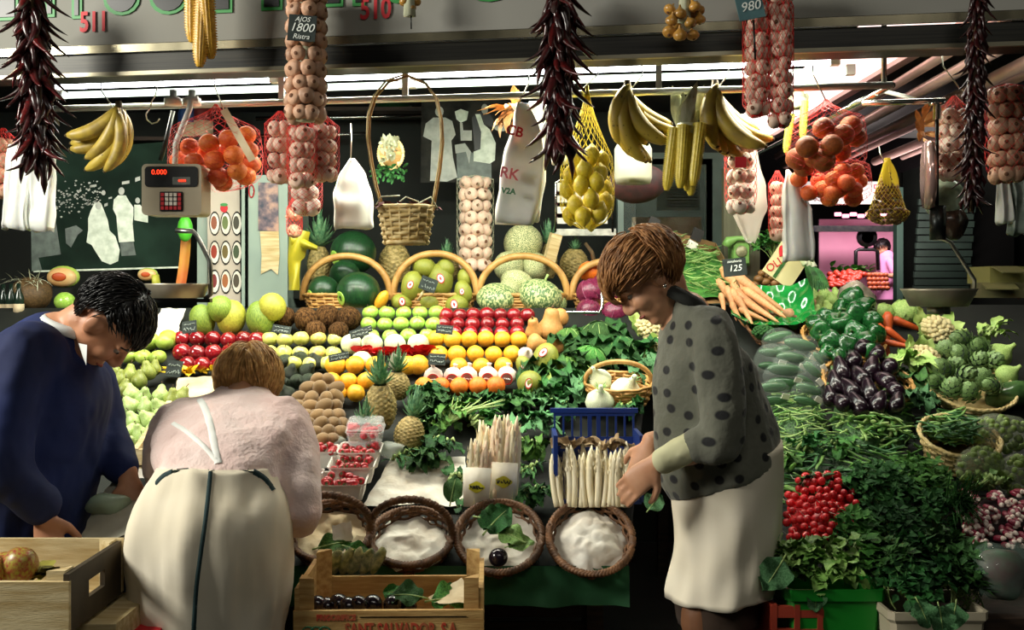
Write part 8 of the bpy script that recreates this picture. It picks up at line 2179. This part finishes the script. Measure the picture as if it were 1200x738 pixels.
# --- woman in the grey spotted jacket
root = thing('person', 'woman with auburn hair in a grey spotted jacket and cream apron, reaching for asparagus', 'person', (.58, 2.82, 0))
C = P(759, 325, 2.80); f, u = V((-.70, -.08, -.71)), V((-.71, 0, .70))
mb = MB(); L, B = head_shape(mb, C, f, u, .96)
limb(mb, [L(-.03, 0, -.05), P(788, 350, 2.81), P(803, 372, 2.82)], [.05, .05, .06])
limb(mb, [P(803, 372, 2.82), P(826, 440, 2.82), P(838, 520, 2.82), P(850, 590, 2.82)], [.075, .10, .105, .12])
sh1, el1, wr1 = P(836, 402, 2.68), P(846, 508, 2.64), P(772, 541, 2.66)
sh2, el2, wr2 = P(800, 405, 2.95), P(800, 500, 2.98), P(762, 516, 2.92)
for a in ((sh1, el1, wr1), (sh2, el2, wr2)): limb(mb, a, [.042, .037, .025])
hand_shape(mb, wr1+V((-.008, 0, -.004)), V((-.62, .12, -.62)), V((.15, -.85, .5)), -1, .38, .95)
hand_shape(mb, wr2+V((-.005, -.01, -.01)), V((-.35, .0, -.85)), V((-.5, -.8, .2)), 1, .45, .9)
for x_, y_ in ((822, -.06), (852, .07)):
    k_ = P(x_, 720, 2.82+y_); limb(mb, [P(846, 600, 2.82)+V((0, y_*.8, 0)), P(845, 670, 2.82+y_*.9), k_, V((k_.x+.02, k_.y, .42)), V((k_.x+.05, k_.y, .10)), V((k_.x-.02, k_.y-.0, .05))], [.07, .055, .05, .05, .036, .035])
put_mesh(root, 'body', fuse(mb, .0055, 4), m_skin)
head_parts(root, L, B, m_hair_r, .96)
def hl_w(x, y):
    if x > .05: return .062
    if x > .0: return .040
    if x > -.045: return .012
    return -.085
part('hair', hair_shape(L, B, .96, (.122, .100, .100), hl_w, 1700, .075, lambda p: (1.0, .12*math.copysign(1, p.y), -.05) if p.x > -.05 else (.25, .1*math.copysign(1, p.y), -1), 4, .012, cen=(-.010, 0, .036), thick=.0042), m_hair_r, root).location = -V(root.location)
mb = MB()
tor = smooth_rings([(848, 560, 2.82, 65, .155, -26), (842, 535, 2.82, 72, .16, -20), (836, 495, 2.82, 70, .155, -10), (829, 450, 2.82, 62, .16, 0), (826, 412, 2.82, 54, .175, 10), (818, 382, 2.82, 38, .15, 14), (802, 356, 2.815, 22, .075, 12), (796, 348, 2.81, 19, .066, 10)], 4)
m2 = shell(tor); mb.v += m2.v; mb.f += m2.f; mb.m += m2.m
limb(mb, [sh1+V((-.01, .05, .03)), sh1, el1, el1.lerp(wr1, .36)], [.07, .068, .060, .050])
limb(mb, [sh2+V((.01, -.05, .03)), sh2, el2, el2.lerp(wr2, .3)], [.068, .062, .055, .05])
me = fuse(mb, .008, 5); wrinkle(me, .010, 8, (1, 1, .6), 3); wrinkle(me, .004, 22, (1, 1, .5), 7); put_mesh(root, 'jacket', me, spotted())
sl = MB(); limb(sl, [el1.lerp(wr1, .25), el1.lerp(wr1, .6), el1.lerp(wr1, .93)], [.043, .040, .034]); me = fuse(sl, .006, 3); wrinkle(me, .005, 18, (1, 1, 1), 4); put_mesh(root, 'rolled_sleeve', me, M('cream_knit', '#d8d6ae', '#c6c498', scale=10, rough=.9))
col_ = MB(); pts = [P(799, 352, 2.81)+V((math.cos(a)*.056, math.sin(a)*.07, -.03*math.cos(a)+.006)) for a in [2*PI*j/28 for j in range(29)]]
col_.tube(pts, .016, 8, flat=1.4); part('collar', col_, M('dark_collar', '#2a2c28', rough=.9), root).location = -V(root.location)
part('ear_stud', MB().ell((0, 0, 0), (.006,)*3, 8, 6), m_chrome, root, loc=L(.0, -.09, -.042)-V(root.location) if (B @ V((0, -1, 0))).y < 0 else L(.0, .09, -.042)-V(root.location))
me = shell(smooth_rings([(850, 536, 2.82, 63, .15, -20), (851, 575, 2.82, 63, .155, -10), (853, 615, 2.82, 61, .16, -2), (852, 655, 2.82, 61, .16, 0), (847, 694, 2.82, 62, .165, -6)], 5), 80, .03, 7, 1).mesh('apron', m_cream); wrinkle(me, .012, 6, (1.5, 1, .3), 2)
part('apron', me, m_cream, root).location = -V(root.location)
me = shell(smooth_rings([(840, 640, 2.82, 48, .135, 0), (839, 700, 2.82, 48, .135, 0), (840, 727, 2.82, 47, .135, 0)], 3), 40, .02, 8, 2)
part('skirt', me, m_brownskirt, root).location = -V(root.location)
st_ = MB()
for x_, y_ in ((822, -.06), (852, .07)):
    k_ = P(x_, 720, 2.82+y_); limb(st_, [P(845, 670, 2.82+y_*.9), k_, V((k_.x+.02, k_.y, .42)), V((k_.x+.05, k_.y, .09))], [.06, .056, .056, .042])
put_mesh(root, 'stockings', fuse(st_, .008, 3), m_stock)
sh_ = MB()
for x_, y_ in ((822, -.06), (852, .07)):
    k_ = P(x_, 720, 2.82+y_); sh_.ell((k_.x-.0, k_.y, .035), (.115, .042, .035), 14, 10)
put_mesh(root, 'shoes', fuse(sh_, .012, 2), m_black)

# --- woman in the pink sweater, seen from behind
root = thing('person', 'woman seen from behind with short blond hair, pink sweater and white apron, bending forward', 'person', (-.75, 2.6, 0))
C = P(291, 453, 2.96); f, u = V((-.10, .80, -.60)), V((-.08, .60, .80))
mb = MB(); L, B = head_shape(mb, C, f, u, .96)
limb(mb, [L(-.03, 0, -.05), P(284, 462, 2.89), P(280, 472, 2.85)], [.046, .045, .045])
limb(mb, [P(280, 478, 2.87), P(268, 510, 2.78), P(254, 560, 2.64), P(250, 640, 2.58)], [.045, .075, .085, .11])
sh1, el1, wr1 = P(334, 500, 2.80), P(350, 598, 2.64), P(338, 600, 2.90)
sh2, el2, wr2 = P(210, 500, 2.82), P(188, 548, 2.74), P(205, 545, 2.98)
for a in ((sh1, el1, wr1), (sh2, el2, wr2)): limb(mb, a, [.042, .037, .025])
hand_shape(mb, wr1, V((-.1, .7, -.3)), V((0, .3, .9)), -1, .4, .92); hand_shape(mb, wr2, V((.1, .7, -.3)), V((0, .3, .9)), 1, .4, .92)
for q in (-1, 1): limb(mb, [V((-.76+q*.08, 2.58, .76)), V((-.76+q*.085, 2.56, .45)), V((-.76+q*.085, 2.52, .10)), V((-.76+q*.085, 2.6, .05))], [.09, .055, .036, .035])
put_mesh(root, 'body', fuse(mb, .0055, 4), m_skin)
head_parts(root, L, B, m_hair_y, .96)
part('hair', hair_shape(L, B, .96, (.110, .094, .092), lambda x, y: -.09 if x < -.02 else .0 if x < .04 else .04, 1200, .08, lambda p: (.2, .35*math.copysign(1, p.y), -1) if p.x < .0 else (.8, .1, -.3), 5, .010, thick=.004), m_hair_y, root).location = -V(root.location)
mb = MB()
tor = smooth_rings([(254, 572, 2.60, 70, .12, 0), (252, 548, 2.62, 73, .125, 0), (257, 522, 2.67, 80, .13, 0), (266, 495, 2.74, 80, .125, 0), (273, 474, 2.81, 66, .11, 0), (280, 462, 2.86, 38, .085, 0), (284, 452, 2.90, 26, .07, 0)], 4)
m2 = shell(tor); mb.v += m2.v; mb.f += m2.f; mb.m += m2.m
limb(mb, [sh1+V((-.06, 0, .0)), sh1, el1, wr1.lerp(el1, .3)], [.07, .075, .062, .045])
limb(mb, [sh2+V((.06, 0, .0)), sh2, el2, wr2.lerp(el2, .3)], [.07, .074, .058, .045])
me = fuse(mb, .008, 6); wrinkle(me, .010, 8, (1, 1, 1), 8); wrinkle(me, .004, 20, (1, 1, 1), 9); put_mesh(root, 'sweater', me, m_pink); swm = me
ap = smooth_rings([(254, 545, 2.61, 68, .13, 0), (252, 562, 2.60, 78, .145, 0), (248, 595, 2.57, 90, .17, 0), (246, 640, 2.56, 93, .18, 0), (247, 690, 2.57, 88, .175, 0), (250, 738, 2.58, 82, .17, 0), (251, 800, 2.58, 80, .17, 0)], 4)
me = shell(ap, 96, .03, 8, 2).mesh('apron', m_cream); wrinkle(me, .016, 7, (1.6, 1, .45), 3); wrinkle(me, .006, 16, (1.6, 1, .35), 6)
apm = me; apo = part('apron', me, m_cream, root)
me = shell(smooth_rings([(244, 600, 2.62, 88, .15, 0), (240, 660, 2.62, 89, .16, 0), (238, 760, 2.62, 88, .16, 0), (238, 810, 2.62, 86, .16, 0)], 3), 40, .02, 8, 2)
part('skirt', me, M('dark_blue_skirt', '#182238', rough=.9), root).location = -V(root.location)
from mathutils.bvhtree import BVHTree
def on_cloth(me, pts, w, name, mat, off=.003):
    """tape lying on the clothing along columns and rows of the photograph"""
    bv = BVHTree.FromPolygons([v.co+V(root.location) for v in me.vertices], [tuple(p.vertices) for p in me.polygons])
    eye = V((0, 0, ZC)); q = []
    for x, y in pts:
        h = bv.ray_cast(eye, (P(x, y, 2.5)-eye).normalized())
        if h[0] is not None: q.append((h[0], h[1] if h[1].y < 0 else -h[1]))
    mb = MB(); rings = []
    for i, (p, n) in enumerate(q):
        t_ = (q[min(len(q)-1, i+1)][0]-q[max(0, i-1)][0]).normalized(); s_ = t_.cross(n).normalized(); p = p+n*off
        rings.append([p-s_*w-n*off*1.5, p-s_*w*.6, p+s_*w*.6, p+s_*w-n*off*1.5])
    mb.loft(rings, close=False); return part(name, mb, mat, root, loc=-V(root.location))
def line(pts, n=14): return [tuple(q)[:2] for q in spline([(x, y, 0) for x, y in pts], n)]
apm.transform(Matrix.Translation(-V(root.location))); apo.location = (0, 0, 0)
on_cloth(apm, line([(247, 550), (244, 580), (240, 615), (235, 650), (230, 690), (227, 737), (226, 745)]), .006, 'apron_seam', m_teal)
on_cloth(apm, line([(183, 566), (192, 557), (206, 551), (222, 549)]), .008, 'waist_band', m_teal)
on_cloth(apm, line([(284, 550), (298, 553), (311, 561), (321, 574)]), .009, 'waist_band', m_teal)
m_tape = M('white_tape', '#eef0ea', rough=.8)
on_cloth(swm, line([(256, 543), (252, 525), (247, 500), (240, 478), (234, 468)]), .010, 'apron_strap', m_tape)
on_cloth(swm, line([(254, 540), (238, 522), (218, 505), (203, 496)]), .007, 'apron_strap', m_tape)
# far woman
root = thing('person', 'small distant woman with dark hair in a pink top behind the far stall', 'person', (P(1036, 300, 15.9).x, 15.9, 0))
o = V(root.location); mb = MB(); C = P(1034, 291, 15.9)
L, B = head_shape(mb, C, V((-.8, -.5, -.3)), V((-.25, 0, .97)), 1.0)
limb(mb, [C+V((.03, 0, -.08)), C+V((.06, 0, -.2))], [.05, .06]); limb(mb, [C+V((.06, 0, -.2)), C+V((.08, 0, -.7)), V((C.x+.08, 15.9, .1))], [.13, .14, .12])
for q in (-1, 1): limb(mb, [C+V((.06, q*.14-.02, -.22)), C+V((.1, q*.16-.1, -.42)), C+V((-.2, q*.08-.2, -.40))], [.045, .04, .03]); 
hand_shape(mb, C+V((-.2, -.12, -.40)), V((-1, 0, -.1)), V((0, -.5, .8)), 1, .4); hand_shape(mb, C+V((-.2, -.28, -.40)), V((-1, 0, -.1)), V((0, -.5, .8)), -1, .4)
put_mesh(root, 'body', fuse(mb, .012, 3), m_skin)
part('hair', hair_shape(L, B, 1, (.125, .10, .115), hl_w, 300, .08, lambda p: (-.5, 0, -1), 6, .015, thick=.007), m_hair_b, root).location = -o
mb = MB(); limb(mb, [C+V((.06, 0, -.17)), C+V((.08, 0, -.5)), C+V((.08, 0, -.8))], [.15, .17, .18])
for q in (-1, 1): limb(mb, [C+V((.06, q*.14-.02, -.22)), C+V((.09, q*.16-.07, -.36))], [.065, .06])
put_mesh(root, 'blouse', fuse(mb, .015, 3), M('bright_pink_blouse', '#e8a0cf', rough=.8))
